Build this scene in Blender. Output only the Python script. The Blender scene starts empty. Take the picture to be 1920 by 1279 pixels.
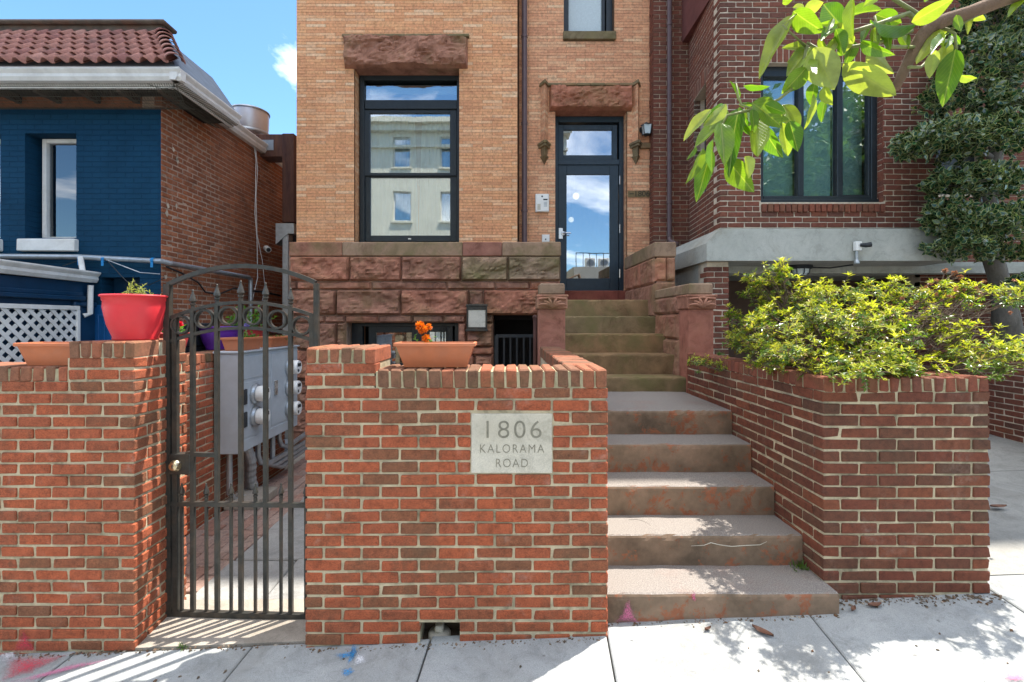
import bpy, math, random
import numpy as np
from mathutils import Vector, Matrix, Quaternion

random.seed(11)
RNG = np.random.default_rng(11)
scene = bpy.context.scene
C = scene.collection
R = math.radians

# ------------------------------------------------------------------ camera
# The street front is seen square on: X runs along the street, Y away from the camera, Z up.
F, CX, CY, EYE = 900.0, 948.0, 602.0, 1.70
def PX(x, d): return (x - CX) * d / F            # photo column at distance d -> metres
def PZ(y, d): return EYE + (CY - y) * d / F       # photo row at distance d -> metres
cam = bpy.data.cameras.new('camera')
cam.sensor_width = 36.0
cam.lens = 36.0 * F / 1920.0
cam.shift_x = (960.0 - CX) / 1920.0
cam.shift_y = -(639.5 - CY) / 1920.0
cam.clip_start = 0.05
cam.clip_end = 2000.0
camo = bpy.data.objects.new('camera', cam)
camo.location = (0, 0, EYE)
camo.rotation_euler = (R(90), 0, 0)
C.objects.link(camo)
scene.camera = camo

# ------------------------------------------------------------------ sky and sun
SUNV = Vector((0.38, 0.26, 1.0)).normalized()
SUN_EL = math.asin(SUNV.z)
SUN_AZ = math.atan2(SUNV.x, SUNV.y)
world = bpy.data.worlds.new('World')
scene.world = world
world.use_nodes = True
wn = world.node_tree
wn.nodes.clear()
w_out = wn.nodes.new('ShaderNodeOutputWorld')
w_bg = wn.nodes.new('ShaderNodeBackground')
w_sky = wn.nodes.new('ShaderNodeTexSky')
w_sky.sky_type = 'NISHITA'
w_sky.sun_disc = False
w_sky.sun_elevation = SUN_EL
w_sky.sun_rotation = SUN_AZ
w_sky.air_density = 1.0
w_sky.dust_density = 0.3
w_sky.ozone_density = 3.0
w_bg.inputs['Strength'].default_value = 0.15
w_tc = wn.nodes.new('ShaderNodeTexCoord')
w_sep = wn.nodes.new('ShaderNodeSeparateXYZ')
wn.links.new(w_tc.outputs['Generated'], w_sep.inputs[0])
w_den = wn.nodes.new('ShaderNodeMath'); w_den.operation = 'MAXIMUM'; w_den.inputs[1].default_value = 0.02
w_add = wn.nodes.new('ShaderNodeMath'); w_add.operation = 'ADD'; w_add.inputs[1].default_value = 0.12
wn.links.new(w_sep.outputs['Z'], w_add.inputs[0])
wn.links.new(w_add.outputs[0], w_den.inputs[0])
w_div = wn.nodes.new('ShaderNodeVectorMath'); w_div.operation = 'DIVIDE'
w_cmb = wn.nodes.new('ShaderNodeCombineXYZ')
for i in range(3): wn.links.new(w_den.outputs[0], w_cmb.inputs[i])
wn.links.new(w_tc.outputs['Generated'], w_div.inputs[0])
wn.links.new(w_cmb.outputs[0], w_div.inputs[1])
w_map = wn.nodes.new('ShaderNodeMapping'); w_map.inputs['Location'].default_value = (-5.50, -6.98, 0.0)
w_map.inputs['Scale'].default_value = (1.0, 1.0, 0.0)
wn.links.new(w_div.outputs[0], w_map.inputs['Vector'])
w_noi = wn.nodes.new('ShaderNodeTexNoise')
w_noi.inputs['Scale'].default_value = 0.9
w_noi.inputs['Detail'].default_value = 9.0
w_noi.inputs['Roughness'].default_value = 0.56
w_noi.inputs['Distortion'].default_value = 0.35
wn.links.new(w_map.outputs[0], w_noi.inputs['Vector'])
w_rmp = wn.nodes.new('ShaderNodeValToRGB')
w_rmp.color_ramp.elements[0].position = 0.50
w_rmp.color_ramp.elements[0].color = (0, 0, 0, 1)
w_rmp.color_ramp.elements[1].position = 0.72
w_rmp.color_ramp.elements[1].color = (1, 1, 1, 1)
wn.links.new(w_noi.outputs['Fac'], w_rmp.inputs['Fac'])
w_mix = wn.nodes.new('ShaderNodeMix'); w_mix.data_type = 'RGBA'
w_mix.inputs['B'].default_value = (12.6, 12.2, 11.6, 1)
wn.links.new(w_rmp.outputs['Color'], w_mix.inputs['Factor'])
w_deep = wn.nodes.new('ShaderNodeMix'); w_deep.data_type = 'RGBA'; w_deep.blend_type = 'MULTIPLY'
w_deep.inputs['Factor'].default_value = 1.0
w_deep.inputs['B'].default_value = (0.54, 0.69, 0.76, 1)
wn.links.new(w_sky.outputs['Color'], w_deep.inputs['A'])
wn.links.new(w_deep.outputs['Result'], w_mix.inputs['A'])
wn.links.new(w_mix.outputs['Result'], w_bg.inputs['Color'])
wn.links.new(w_bg.outputs[0], w_out.inputs['Surface'])

sun = bpy.data.lights.new('sun', 'SUN')
sun.energy = 3.7
sun.angle = R(0.53)
sun.color = (1.0, 0.93, 0.84)
suno = bpy.data.objects.new('sun', sun)
suno.rotation_euler = SUNV.to_track_quat('Z', 'Y').to_euler()
suno.location = (6, 5, 16)
C.objects.link(suno)

vs = scene.view_settings
vs.view_transform = 'Standard'
vs.look = 'None'
vs.gamma = 1.0
vs.use_curve_mapping = False
vs.exposure = 1.55
scene.cycles.max_bounces = 6
scene.cycles.diffuse_bounces = 3
scene.cycles.glossy_bounces = 3
scene.cycles.transparent_max_bounces = 8

# ------------------------------------------------------------------ materials
def new_mat(name):
    m = bpy.data.materials.new(name)
    m.use_nodes = True
    nt = m.node_tree
    b = nt.nodes['Principled BSDF']
    return m, nt, b
def N(nt, t, **kw):
    n = nt.nodes.new(t)
    for k, v in kw.items():
        if k in n.inputs: n.inputs[k].default_value = v
        else: setattr(n, k, v)
    return n
def L(nt, a, b): nt.links.new(a, b)
def c4(c): return (c[0], c[1], c[2], 1.0)
def mixn(nt, fac, a, b, mode='MIX'):
    m = nt.nodes.new('ShaderNodeMix'); m.data_type = 'RGBA'; m.blend_type = mode
    for key, v in (('Factor', fac), ('A', a), ('B', b)):
        if hasattr(v, 'links') or hasattr(v, 'is_linked'): L(nt, v, m.inputs[key])
        elif key == 'Factor': m.inputs[key].default_value = v
        else: m.inputs[key].default_value = c4(v)
    return m.outputs['Result']
def rampn(nt, fac, stops, interp='LINEAR'):
    r = nt.nodes.new('ShaderNodeValToRGB')
    r.color_ramp.interpolation = interp
    e = r.color_ramp.elements
    while len(e) < len(stops): e.new(0.5)
    for i, (p, c) in enumerate(stops):
        e[i].position = p
        e[i].color = c4(c) if not isinstance(c, (int, float)) else (c, c, c, 1)
    L(nt, fac, r.inputs['Fac'])
    return r.outputs['Color']
def noise(nt, vec, scale, detail=5, rough=0.6, dist=0.0):
    n = N(nt, 'ShaderNodeTexNoise', Scale=scale, Detail=min(detail, 5), Roughness=rough, Distortion=dist)
    if vec is not None: L(nt, vec, n.inputs['Vector'])
    return n.outputs['Fac']
def bumpn(nt, b, height, strength, dist=0.01):
    bp = N(nt, 'ShaderNodeBump', Strength=strength, Distance=dist)
    L(nt, height, bp.inputs['Height'])
    L(nt, bp.outputs[0], b.inputs['Normal'])
def coords(nt, rnd=False, world=False):
    if world:
        return nt.nodes.new('ShaderNodeNewGeometry').outputs['Position']
    tc = nt.nodes.new('ShaderNodeTexCoord')
    v = tc.outputs['Object']
    if rnd:
        oi = nt.nodes.new('ShaderNodeObjectInfo')
        mul = N(nt, 'ShaderNodeMath', operation='MULTIPLY'); mul.inputs[1].default_value = 37.0
        L(nt, oi.outputs['Random'], mul.inputs[0])
        ad = N(nt, 'ShaderNodeVectorMath', operation='ADD')
        L(nt, v, ad.inputs[0]); L(nt, mul.outputs[0], ad.inputs[1])
        v = ad.outputs[0]
    return v

def simple(name, col, rough=0.6, var=0.12, scale=6.0, metal=0.0, bump=0.15, bscale=60.0, spec=0.4, dirt=None, dirt_amt=0.35, dirt_scale=2.5, aniso=None):
    m, nt, b = new_mat(name)
    v = coords(nt, world=True)
    if aniso is not None:
        mp = N(nt, 'ShaderNodeMapping'); mp.inputs['Scale'].default_value = aniso
        L(nt, v, mp.inputs['Vector']); v = mp.outputs[0]
    f = noise(nt, v, scale, 6, 0.65)
    lo = tuple(max(0, c * (1 - var)) for c in col); hi = tuple(min(1, c * (1 + var)) for c in col)
    out = rampn(nt, f, [(0.3, lo), (0.7, hi)])
    if dirt is not None:
        g = rampn(nt, noise(nt, v, dirt_scale, 8, 0.7, 0.4), [(0.46, 0.0), (0.68, 1.0)])
        mm = N(nt, 'ShaderNodeMath', operation='MULTIPLY'); mm.inputs[1].default_value = dirt_amt
        L(nt, g, mm.inputs[0])
        out = mixn(nt, mm.outputs[0], out, dirt)
    L(nt, out, b.inputs['Base Color'])
    rr = rampn(nt, noise(nt, v, scale * 2.3, 4), [(0.3, max(0.03, rough - 0.1)), (0.7, min(1, rough + 0.1))])
    L(nt, rr, b.inputs['Roughness'])
    b.inputs['Metallic'].default_value = metal
    b.inputs['Specular IOR Level'].default_value = spec
    if bump: bumpn(nt, b, noise(nt, v, bscale, 4, 0.6), bump, 0.004)
    return m

def brick_mat(name, stops, island=False, spots=(0.06, 0.03, 0.02), spot_amt=0.5, grime=(0.07, 0.065, 0.04), grime_amt=0.5, moss=None, rough=0.88, speck=None, bump=0.5, bscale=140.0, efflo=0.0, velour=0.35):
    m, nt, b = new_mat(name)
    pos = coords(nt, world=True)
    if island:
        v = pos
        rnd = nt.nodes.new('ShaderNodeNewGeometry').outputs['Random Per Island']
    else:
        v = coords(nt, rnd=True)
        rnd = nt.nodes.new('ShaderNodeObjectInfo').outputs['Random']
    base = rampn(nt, rnd, stops)
    f = noise(nt, v, 26.0, 6, 0.7)
    shade = rampn(nt, f, [(0.25, (0.55, 0.56, 0.58)), (0.5, (1, 1, 1)), (0.78, (1.3, 1.26, 1.22))])
    out = mixn(nt, 1.0, base, shade, 'MULTIPLY')
    mp2 = N(nt, 'ShaderNodeMapping'); mp2.inputs['Scale'].default_value = (0.55, 1.0, 1.3); L(nt, v, mp2.inputs['Vector'])
    vel = rampn(nt, noise(nt, mp2.outputs[0], 230.0, 3, 0.8), [(0.36, (0.52, 0.50, 0.50)), (0.5, (1, 1, 1)), (0.66, (1.3, 1.28, 1.25))])
    out = mixn(nt, velour, out, vel, 'MULTIPLY')
    sp = rampn(nt, noise(nt, v, 95.0, 4, 0.75), [(0.54, 0.0), (0.68, 1.0)])
    mm = N(nt, 'ShaderNodeMath', operation='MULTIPLY'); mm.inputs[1].default_value = spot_amt
    L(nt, sp, mm.inputs[0])
    out = mixn(nt, mm.outputs[0], out, spots)
    g = rampn(nt, noise(nt, pos, 3.2, 9, 0.72, 0.5), [(0.5, 0.0), (0.74, 1.0)])
    mg = N(nt, 'ShaderNodeMath', operation='MULTIPLY'); mg.inputs[1].default_value = grime_amt
    L(nt, g, mg.inputs[0])
    out = mixn(nt, mg.outputs[0], out, grime)
    if efflo:
        e1 = rampn(nt, noise(nt, pos, 1.7, 5, 0.75, 0.6), [(0.56, 0.0), (0.74, 1.0)])
        e2 = rampn(nt, noise(nt, pos, 40.0, 4, 0.7), [(0.40, 0.0), (0.62, 1.0)])
        em = N(nt, 'ShaderNodeMath', operation='MULTIPLY'); L(nt, e1, em.inputs[0]); L(nt, e2, em.inputs[1])
        e3 = N(nt, 'ShaderNodeMath', operation='MULTIPLY'); e3.inputs[1].default_value = efflo; L(nt, em.outputs[0], e3.inputs[0])
        out = mixn(nt, e3.outputs[0], out, (0.50, 0.42, 0.35))
    if speck is not None:
        s2 = rampn(nt, noise(nt, pos, 34.0, 5, 0.75), [(0.70, 0.0), (0.75, 1.0)])
        m2 = N(nt, 'ShaderNodeMath', operation='MULTIPLY'); m2.inputs[1].default_value = 0.6
        L(nt, s2, m2.inputs[0])
        out = mixn(nt, m2.outputs[0], out, speck)
    L(nt, out, b.inputs['Base Color'])
    b.inputs['Roughness'].default_value = rough
    b.inputs['Specular IOR Level'].default_value = 0.25
    bumpn(nt, b, noise(nt, v, bscale, 5, 0.7), bump, 0.003)
    return m

def mortar_mat(name, col, dark, moss=None):
    m, nt, b = new_mat(name)
    v = coords(nt, world=True)
    f = noise(nt, v, 9.0, 8, 0.7)
    out = rampn(nt, f, [(0.32, tuple(c * 0.72 for c in col)), (0.55, col), (0.75, tuple(min(1, c * 1.15) for c in col))])
    g = rampn(nt, noise(nt, v, 4.3, 9, 0.75, 0.6), [(0.47, 0.0), (0.66, 1.0)])
    mm = N(nt, 'ShaderNodeMath', operation='MULTIPLY'); mm.inputs[1].default_value = 0.85
    L(nt, g, mm.inputs[0])
    out = mixn(nt, mm.outputs[0], out, dark)
    if moss is not None:
        g2 = rampn(nt, noise(nt, v, 5.7, 7, 0.7, 0.2), [(0.58, 0.0), (0.7, 1.0)])
        out = mixn(nt, g2, out, moss)
    L(nt, out, b.inputs['Base Color'])
    b.inputs['Roughness'].default_value = 0.95
    bumpn(nt, b, noise(nt, v, 180.0, 4, 0.7), 0.6, 0.003)
    return m

def glass_mat(name, tint, refl=0.5, rough=0.0):
    m = bpy.data.materials.new(name); m.use_nodes = True
    nt = m.node_tree; nt.nodes.clear()
    o = nt.nodes.new('ShaderNodeOutputMaterial')
    tr = N(nt, 'ShaderNodeBsdfTransparent'); tr.inputs['Color'].default_value = c4(tint)
    gl = N(nt, 'ShaderNodeBsdfGlossy'); gl.inputs['Color'].default_value = (0.95, 0.97, 1, 1); gl.inputs['Roughness'].default_value = rough
    v = coords(nt, world=True)
    bp = N(nt, 'ShaderNodeBump', Strength=0.06, Distance=0.01)
    L(nt, noise(nt, v, 1.6, 2, 0.4), bp.inputs['Height'])
    L(nt, bp.outputs[0], gl.inputs['Normal'])
    fr = N(nt, 'ShaderNodeFresnel', IOR=1.5)
    mr = N(nt, 'ShaderNodeMapRange'); mr.inputs['To Min'].default_value = refl; mr.inputs['To Max'].default_value = 1.0
    L(nt, fr.outputs[0], mr.inputs['Value'])
    mx = nt.nodes.new('ShaderNodeMixShader')
    L(nt, mr.outputs[0], mx.inputs[0]); L(nt, tr.outputs[0], mx.inputs[1]); L(nt, gl.outputs[0], mx.inputs[2])
    L(nt, mx.outputs[0], o.inputs['Surface'])
    return m

def leaf_mat(name, stops, trans=0.5, rough=0.4, tcol=None, island=True, spec=0.5, vein=False):
    m = bpy.data.materials.new(name); m.use_nodes = True
    nt = m.node_tree; b = nt.nodes['Principled BSDF']; o = nt.nodes['Material Output']
    rnd = nt.nodes.new('ShaderNodeNewGeometry').outputs['Random Per Island'] if island else nt.nodes.new('ShaderNodeObjectInfo').outputs['Random']
    col = rampn(nt, rnd, stops)
    v = coords(nt, world=True)
    sh = rampn(nt, noise(nt, v, 45.0, 4, 0.6), [(0.3, (0.8, 0.8, 0.8)), (0.7, (1.15, 1.15, 1.1))])
    col = mixn(nt, 1.0, col, sh, 'MULTIPLY')
    L(nt, col, b.inputs['Base Color'])
    b.inputs['Roughness'].default_value = rough
    b.inputs['Specular IOR Level'].default_value = spec
    t = nt.nodes.new('ShaderNodeBsdfTranslucent')
    tc = mixn(nt, 1.0, col, tcol or (1.6, 1.7, 0.6), 'MULTIPLY')
    L(nt, tc, t.inputs['Color'])
    mx = nt.nodes.new('ShaderNodeMixShader'); mx.inputs[0].default_value = trans
    L(nt, b.outputs[0], mx.inputs[1]); L(nt, t.outputs[0], mx.inputs[2])
    L(nt, mx.outputs[0], o.inputs['Surface'])
    return m

def emit_mat(name, col, s):
    m, nt, b = new_mat(name)
    b.inputs['Base Color'].default_value = c4(col)
    b.inputs['Emission Color'].default_value = c4(col)
    b.inputs['Emission Strength'].default_value = s
    return m

# ------------------------------------------------------------------ mesh helpers
def chamfer(x0, y0, z0, x1, y1, z1, b, jit=0.0, rnd=random):
    lo, hi = (x0, y0, z0), (x1, y1, z1)
    b = min(b, 0.45 * min(x1 - x0, y1 - y0, z1 - z0))
    vi, V = {}, []
    for sx in (0, 1):
        for sy in (0, 1):
            for sz in (0, 1):
                s = (sx, sy, sz)
                j = [rnd.uniform(-jit, jit) for _ in range(3)]
                for a in range(3):
                    p = []
                    for k in range(3):
                        q = hi[k] if s[k] else lo[k]
                        if k != a: q += -b if s[k] else b
                        p.append(q + j[k])
                    vi[(s, a)] = len(V); V.append(tuple(p))
    Fs = []
    for a in range(3):
        o = [k for k in range(3) if k != a]
        for sg in (0, 1):
            f = []
            for (p, q) in ((0, 0), (1, 0), (1, 1), (0, 1)):
                s = [0, 0, 0]; s[a] = sg; s[o[0]] = p; s[o[1]] = q
                f.append(vi[(tuple(s), a)])
            Fs.append(f)
        for p in (0, 1):
            for q in (0, 1):
                s0 = [0, 0, 0]; s0[o[0]] = p; s0[o[1]] = q
                s1 = list(s0); s1[a] = 1
                s0, s1 = tuple(s0), tuple(s1)
                Fs.append([vi[(s0, o[0])], vi[(s1, o[0])], vi[(s1, o[1])], vi[(s0, o[1])]])
    for s in {k[0] for k in vi}:
        Fs.append([vi[(s, 0)], vi[(s, 1)], vi[(s, 2)]])
    c = Vector(((x0 + x1) / 2, (y0 + y1) / 2, (z0 + z1) / 2))
    out = []
    for f in Fs:
        ps = [Vector(V[i]) for i in f]
        n = (ps[1] - ps[0]).cross(ps[2] - ps[0])
        m = sum(ps, Vector()) / len(ps)
        out.append(tuple(f) if n.dot(m - c) >= 0 else tuple(reversed(f)))
    return V, out

class MB:
    def __init__(s): s.v, s.f, s.mi = [], [], []
    def add(s, vs_, fs, mi=0):
        o = len(s.v)
        s.v += [tuple(p) for p in vs_]
        s.f += [tuple(i + o for i in f) for f in fs]
        s.mi += [mi] * len(fs)
        return s
    def hexa(s, p, mi=0):
        # p: 4 bottom corners (counter clockwise from above), 4 top corners
        return s.add(p, [(3, 2, 1, 0), (4, 5, 6, 7), (0, 1, 5, 4), (1, 2, 6, 5), (2, 3, 7, 6), (3, 0, 4, 7)], mi)
    def box(s, x0, y0, z0, x1, y1, z1, mi=0):
        x0, x1 = min(x0, x1), max(x0, x1); y0, y1 = min(y0, y1), max(y0, y1); z0, z1 = min(z0, z1), max(z0, z1)
        return s.hexa([(x0, y0, z0), (x1, y0, z0), (x1, y1, z0), (x0, y1, z0), (x0, y0, z1), (x1, y0, z1), (x1, y1, z1), (x0, y1, z1)], mi)
    def cbox(s, x0, y0, z0, x1, y1, z1, b=0.004, jit=0.0, mi=0):
        x0, x1 = min(x0, x1), max(x0, x1); y0, y1 = min(y0, y1), max(y0, y1); z0, z1 = min(z0, z1), max(z0, z1)
        v, f = chamfer(x0, y0, z0, x1, y1, z1, b, jit)
        return s.add(v, f, mi)
    def tube(s, pts, r, n=8, caps=True, mi=0, square=False):
        pts = [Vector(p) for p in pts]
        k = len(pts)
        rs = r if isinstance(r, (list, tuple)) else [r] * k
        rings, vs_ = [], []
        prev = None
        for i, p in enumerate(pts):
            t = (pts[min(i + 1, k - 1)] - pts[max(i - 1, 0)]).normalized()
            if prev is None:
                up = Vector((0, 0, 1)) if abs(t.z) < 0.9 else Vector((0, -1, 0))
                a = t.cross(up).normalized()
            else:
                a = (prev - t * prev.dot(t)).normalized()
            prev = a
            b_ = t.cross(a).normalized()
            off = math.pi / 4 if square else 0.0
            rr = rs[i] * (math.sqrt(2) if square else 1)
            rings.append(len(vs_))
            for j in range(n):
                an = 2 * math.pi * j / n + off
                vs_.append(p + a * (math.cos(an) * rr) + b_ * (math.sin(an) * rr))
        fs = []
        for i in range(k - 1):
            for j in range(n):
                a0, b0 = rings[i], rings[i + 1]
                fs.append((a0 + j, a0 + (j + 1) % n, b0 + (j + 1) % n, b0 + j))
        if caps:
            fs.append(tuple(reversed(range(rings[0], rings[0] + n))))
            fs.append(tuple(range(rings[-1], rings[-1] + n)))
        return s.add(vs_, fs, mi)
    def lathe(s, prof, c=(0, 0, 0), n=24, mi=0, axis=None, sx=1.0, sy=1.0):
        # prof: list of (radius, height along axis)
        ax = Vector(axis or (0, 0, 1)).normalized()
        q = Vector((0, 0, 1)).rotation_difference(ax)
        c = Vector(c); vs_, fs = [], []
        for (r, h) in prof:
            for j in range(n):
                an = 2 * math.pi * j / n
                vs_.append(c + q @ Vector((r * math.cos(an) * sx, r * math.sin(an) * sy, h)))
        for i in range(len(prof) - 1):
            for j in range(n):
                fs.append((i * n + j, i * n + (j + 1) % n, (i + 1) * n + (j + 1) % n, (i + 1) * n + j))
        return s.add(vs_, fs, mi)
    def prism(s, poly, y0, y1, mi=0):
        # polygon in XZ extruded along Y
        n = len(poly)
        vs_ = [(x, y0, z) for x, z in poly] + [(x, y1, z) for x, z in poly]
        fs = [tuple(range(n)), tuple(reversed(range(n, 2 * n)))]
        fs += [(i, i + n, (i + 1) % n + n, (i + 1) % n) for i in range(n)]
        return s.add(vs_, fs, mi)
    def build(s, name, mat, parent=None, smooth=False):
        me = bpy.data.meshes.new(name)
        me.from_pydata(s.v, [], s.f)
        mats = mat if isinstance(mat, (list, tuple)) else [mat]
        for m in mats: me.materials.append(m)
        if len(mats) > 1: me.polygons.foreach_set('material_index', s.mi)
        if smooth:
            me.polygons.foreach_set('use_smooth', [True] * len(me.polygons))
        me.update()
        o = bpy.data.objects.new(name, me)
        return link(o, parent)

def link(o, parent=None):
    C.objects.link(o)
    if parent is not None:
        o.parent = parent
        if parent.type == 'EMPTY':
            o.matrix_parent_inverse = Matrix.Translation(-Vector(parent.location))
    return o
def tag(o, label=None, cat=None, group=None, kind=None):
    if label: o['label'] = label
    if cat: o['category'] = cat
    if group: o['group'] = group
    if kind: o['kind'] = kind
    return o
def thing(name, label, cat, loc, group=None, kind=None):
    o = bpy.data.objects.new(name, None)
    o.empty_display_size = 0.1
    o.location = loc
    C.objects.link(o)
    return tag(o, label, cat, group, kind)
def setting(name, loc=(0, 0, 0)):
    o = bpy.data.objects.new(name, None)
    o.location = loc
    C.objects.link(o)
    return tag(o, kind='structure')
def text_obj(name, body, size, loc, mat, parent, rot=(R(90), 0, 0), extrude=0.0015, space=1.0, offset=0.0, xs=1.0):
    cu = bpy.data.curves.new(name, 'FONT')
    cu.body = body; cu.size = size; cu.extrude = extrude; cu.offset = offset
    cu.align_x = 'CENTER'; cu.align_y = 'CENTER'; cu.space_character = space
    cu.materials.append(mat)
    o = bpy.data.objects.new(name, cu)
    C.objects.link(o)
    me = bpy.data.meshes.new_from_object(o.evaluated_get(bpy.context.evaluated_depsgraph_get()))
    bpy.data.objects.remove(o)
    me.materials.clear(); me.materials.append(mat)
    o = bpy.data.objects.new(name, me)
    o.location = loc; o.rotation_euler = rot; o.scale = (xs, 1, 1)
    return link(o, parent)

# ------------------------------------------------------------------ brickwork
_bm = {}
def brick_mesh(l, h, d, mat, name='brick', b=0.004, jit=0.0015):
    key = (round(l * 200), round(h * 1000), round(d * 200), mat.name, random.randrange(7))
    if key not in _bm:
        v, f = chamfer(-l / 2, -d / 2, -h / 2, l / 2, d / 2, h / 2, b * random.uniform(0.8, 1.5), jit)
        if random.random() < 0.4:      # a chipped corner on the face
            sx, sz, dep = random.choice((-1, 1)), random.choice((-1, 1)), random.uniform(0.0025, 0.0055)
            v = [(x - sx * dep * random.uniform(0.5, 1.2), y + dep * 0.6, z - sz * dep * random.uniform(0.3, 0.8)) if (x * sx > l / 2 - 0.012 and z * sz > h / 2 - 0.012 and y < -d / 2 + 0.012) else (x, y, z) for (x, y, z) in v]
        me = bpy.data.meshes.new(name)
        me.from_pydata(v, [], f); me.materials.append(mat)
        _bm[key] = me
    return _bm[key]
def put(parent, name, me, loc, ang=0.0, tilt=0.004):
    o = bpy.data.objects.new(name, me)
    o.location = loc
    o.rotation_euler = (random.uniform(-tilt, tilt), random.uniform(-tilt, tilt), ang + random.uniform(-tilt, tilt))
    return link(o, parent)

def face_specs(ulen, z_top, z_bot, pitch, joint, mod, openings=(), anchor='L', cut_l=(0, 0), cut_r=(0, 0), odd0=0, hd=None, depth=0.095):
    """brick intervals of a running bond: list of (u0, u1, z0, z1, depth)"""
    out, k = [], 0
    z = z_top
    bl = mod - joint
    while z - pitch > z_bot - pitch * 0.6:
        z1, z0 = z, z - pitch + joint
        par = (k + odd0) % 2
        u = (cut_l if anchor == 'L' else cut_r)[par]
        row = []
        first = u == 0.0
        while u < ulen - 0.012:
            l = bl
            if first and par: l = (mod / 2) - joint
            e = min(u + l, ulen)
            if ulen - e < 0.03 + joint: e = ulen
            dd = depth
            if first and par and hd: dd = hd
            row.append([u, e, dd]); first = False
            u = e + joint
        if hd and par and len(row) > 1 and row[-1][1] - row[-1][0] < mod * 0.6: row[-1][2] = hd
        if anchor == 'R': row = [[ulen - e, ulen - s, dd] for s, e, dd in row]
        cl, cr = cut_l[par], cut_r[par]
        for (s, e, dd) in row:
            s2, e2 = max(s, cl), min(e, ulen - cr)
            if e2 - s2 < 0.02: continue
            segs = [(s2, e2)]
            for (a, b, c, d_) in openings:
                if min(z1, d_) - max(z0, c) > 0.25 * pitch:
                    ns = []
                    for (p, q) in segs:
                        if b <= p or a >= q: ns.append((p, q)); continue
                        if a - p > 0.008: ns.append((p, a))
                        if q - b > 0.008: ns.append((b, q))
                    segs = ns
            for (p, q) in segs: out.append((p, q, z0, z1, dd))
        z -= pitch; k += 1
    return out

def lay(parent, specs, origin, ang, mat, stuff_mat=None, cap=10**6, key=None, name='brick', stuff_name='brickwork', proud=0.004, b=0.004):
    ux, uy = math.cos(ang), math.sin(ang)
    nx, ny = uy, -ux
    if key: specs = sorted(specs, key=key)
    sm = MB()
    for i, (u0, u1, z0, z1, d) in enumerate(specs):
        um, zm = (u0 + u1) / 2, (z0 + z1) / 2
        off = random.uniform(-proud, proud)
        x = origin[0] + ux * um - nx * (d / 2 - off)
        y = origin[1] + uy * um - ny * (d / 2 - off)
        if i < cap:
            hj = random.uniform(-0.0015, 0.0015)
            put(parent, name, brick_mesh(u1 - u0, z1 - z0, d, mat, name, b), (x, y, zm + hj), ang)
        else:
            l, h, dd = (u1 - u0) / 2, (z1 - z0) / 2, d / 2
            pts = []
            for sz in (-1, 1):
                for (su, sn) in ((-1, 1), (1, 1), (1, -1), (-1, -1)):
                    pts.append((x + ux * l * su + nx * dd * sn, y + uy * l * su + ny * dd * sn, zm + h * sz))
            sm.hexa(pts)
    if sm.v:
        o = sm.build(stuff_name, stuff_mat or mat, parent)
        o['kind'] = 'stuff'
        return o

def core_wall(parent, origin, ang, ulen, z0, z1, thick, mat, openings=(), rec=0.008, name='mortar_core', mb=None):
    """solid wall behind the bricks, recessed by rec, with its openings left free"""
    ux, uy = math.cos(ang), math.sin(ang)
    nx, ny = uy, -ux
    us = sorted({rec, ulen - rec} | {min(max(v, rec), ulen - rec) for o in openings for v in o[:2]})
    zs = sorted({z0, z1} | {min(max(v, z0), z1) for o in openings for v in o[2:]})
    m = mb or MB()
    def P(u, w, z): return (origin[0] + ux * u - nx * w, origin[1] + uy * u - ny * w, z)
    for i in range(len(us) - 1):
        for j in range(len(zs) - 1):
            uc, zc = (us[i] + us[i + 1]) / 2, (zs[j] + zs[j + 1]) / 2
            if any(o[0] < uc < o[1] and o[2] < zc < o[3] for o in openings): continue
            a, b, c, d = us[i], us[i + 1], zs[j], zs[j + 1]
            m.hexa([P(a, rec, c), P(b, rec, c), P(b, thick, c), P(a, thick, c), P(a, rec, d), P(b, rec, d), P(b, thick, d), P(a, thick, d)])
    if mb is None: return m.build(name, mat, parent)

def rowlock(parent, origin, ang, ulen, z0, z1, n, depth, mat, joint=0.009, name='coping_brick', over=0.0):
    ux, uy = math.cos(ang), math.sin(ang)
    nx, ny = uy, -ux
    w = ulen / n
    for i in range(n):
        um = (i + 0.5) * w
        dj = random.uniform(-0.003, 0.003)
        me = brick_mesh(w - joint, z1 - z0, depth, mat, name, 0.006, 0.003)
        put(parent, name, me, (origin[0] + ux * um - nx * (depth / 2 - over + dj), origin[1] + uy * um - ny * (depth / 2 - over + dj), (z0 + z1) / 2 + random.uniform(-0.002, 0.002)), ang, 0.008)

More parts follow.
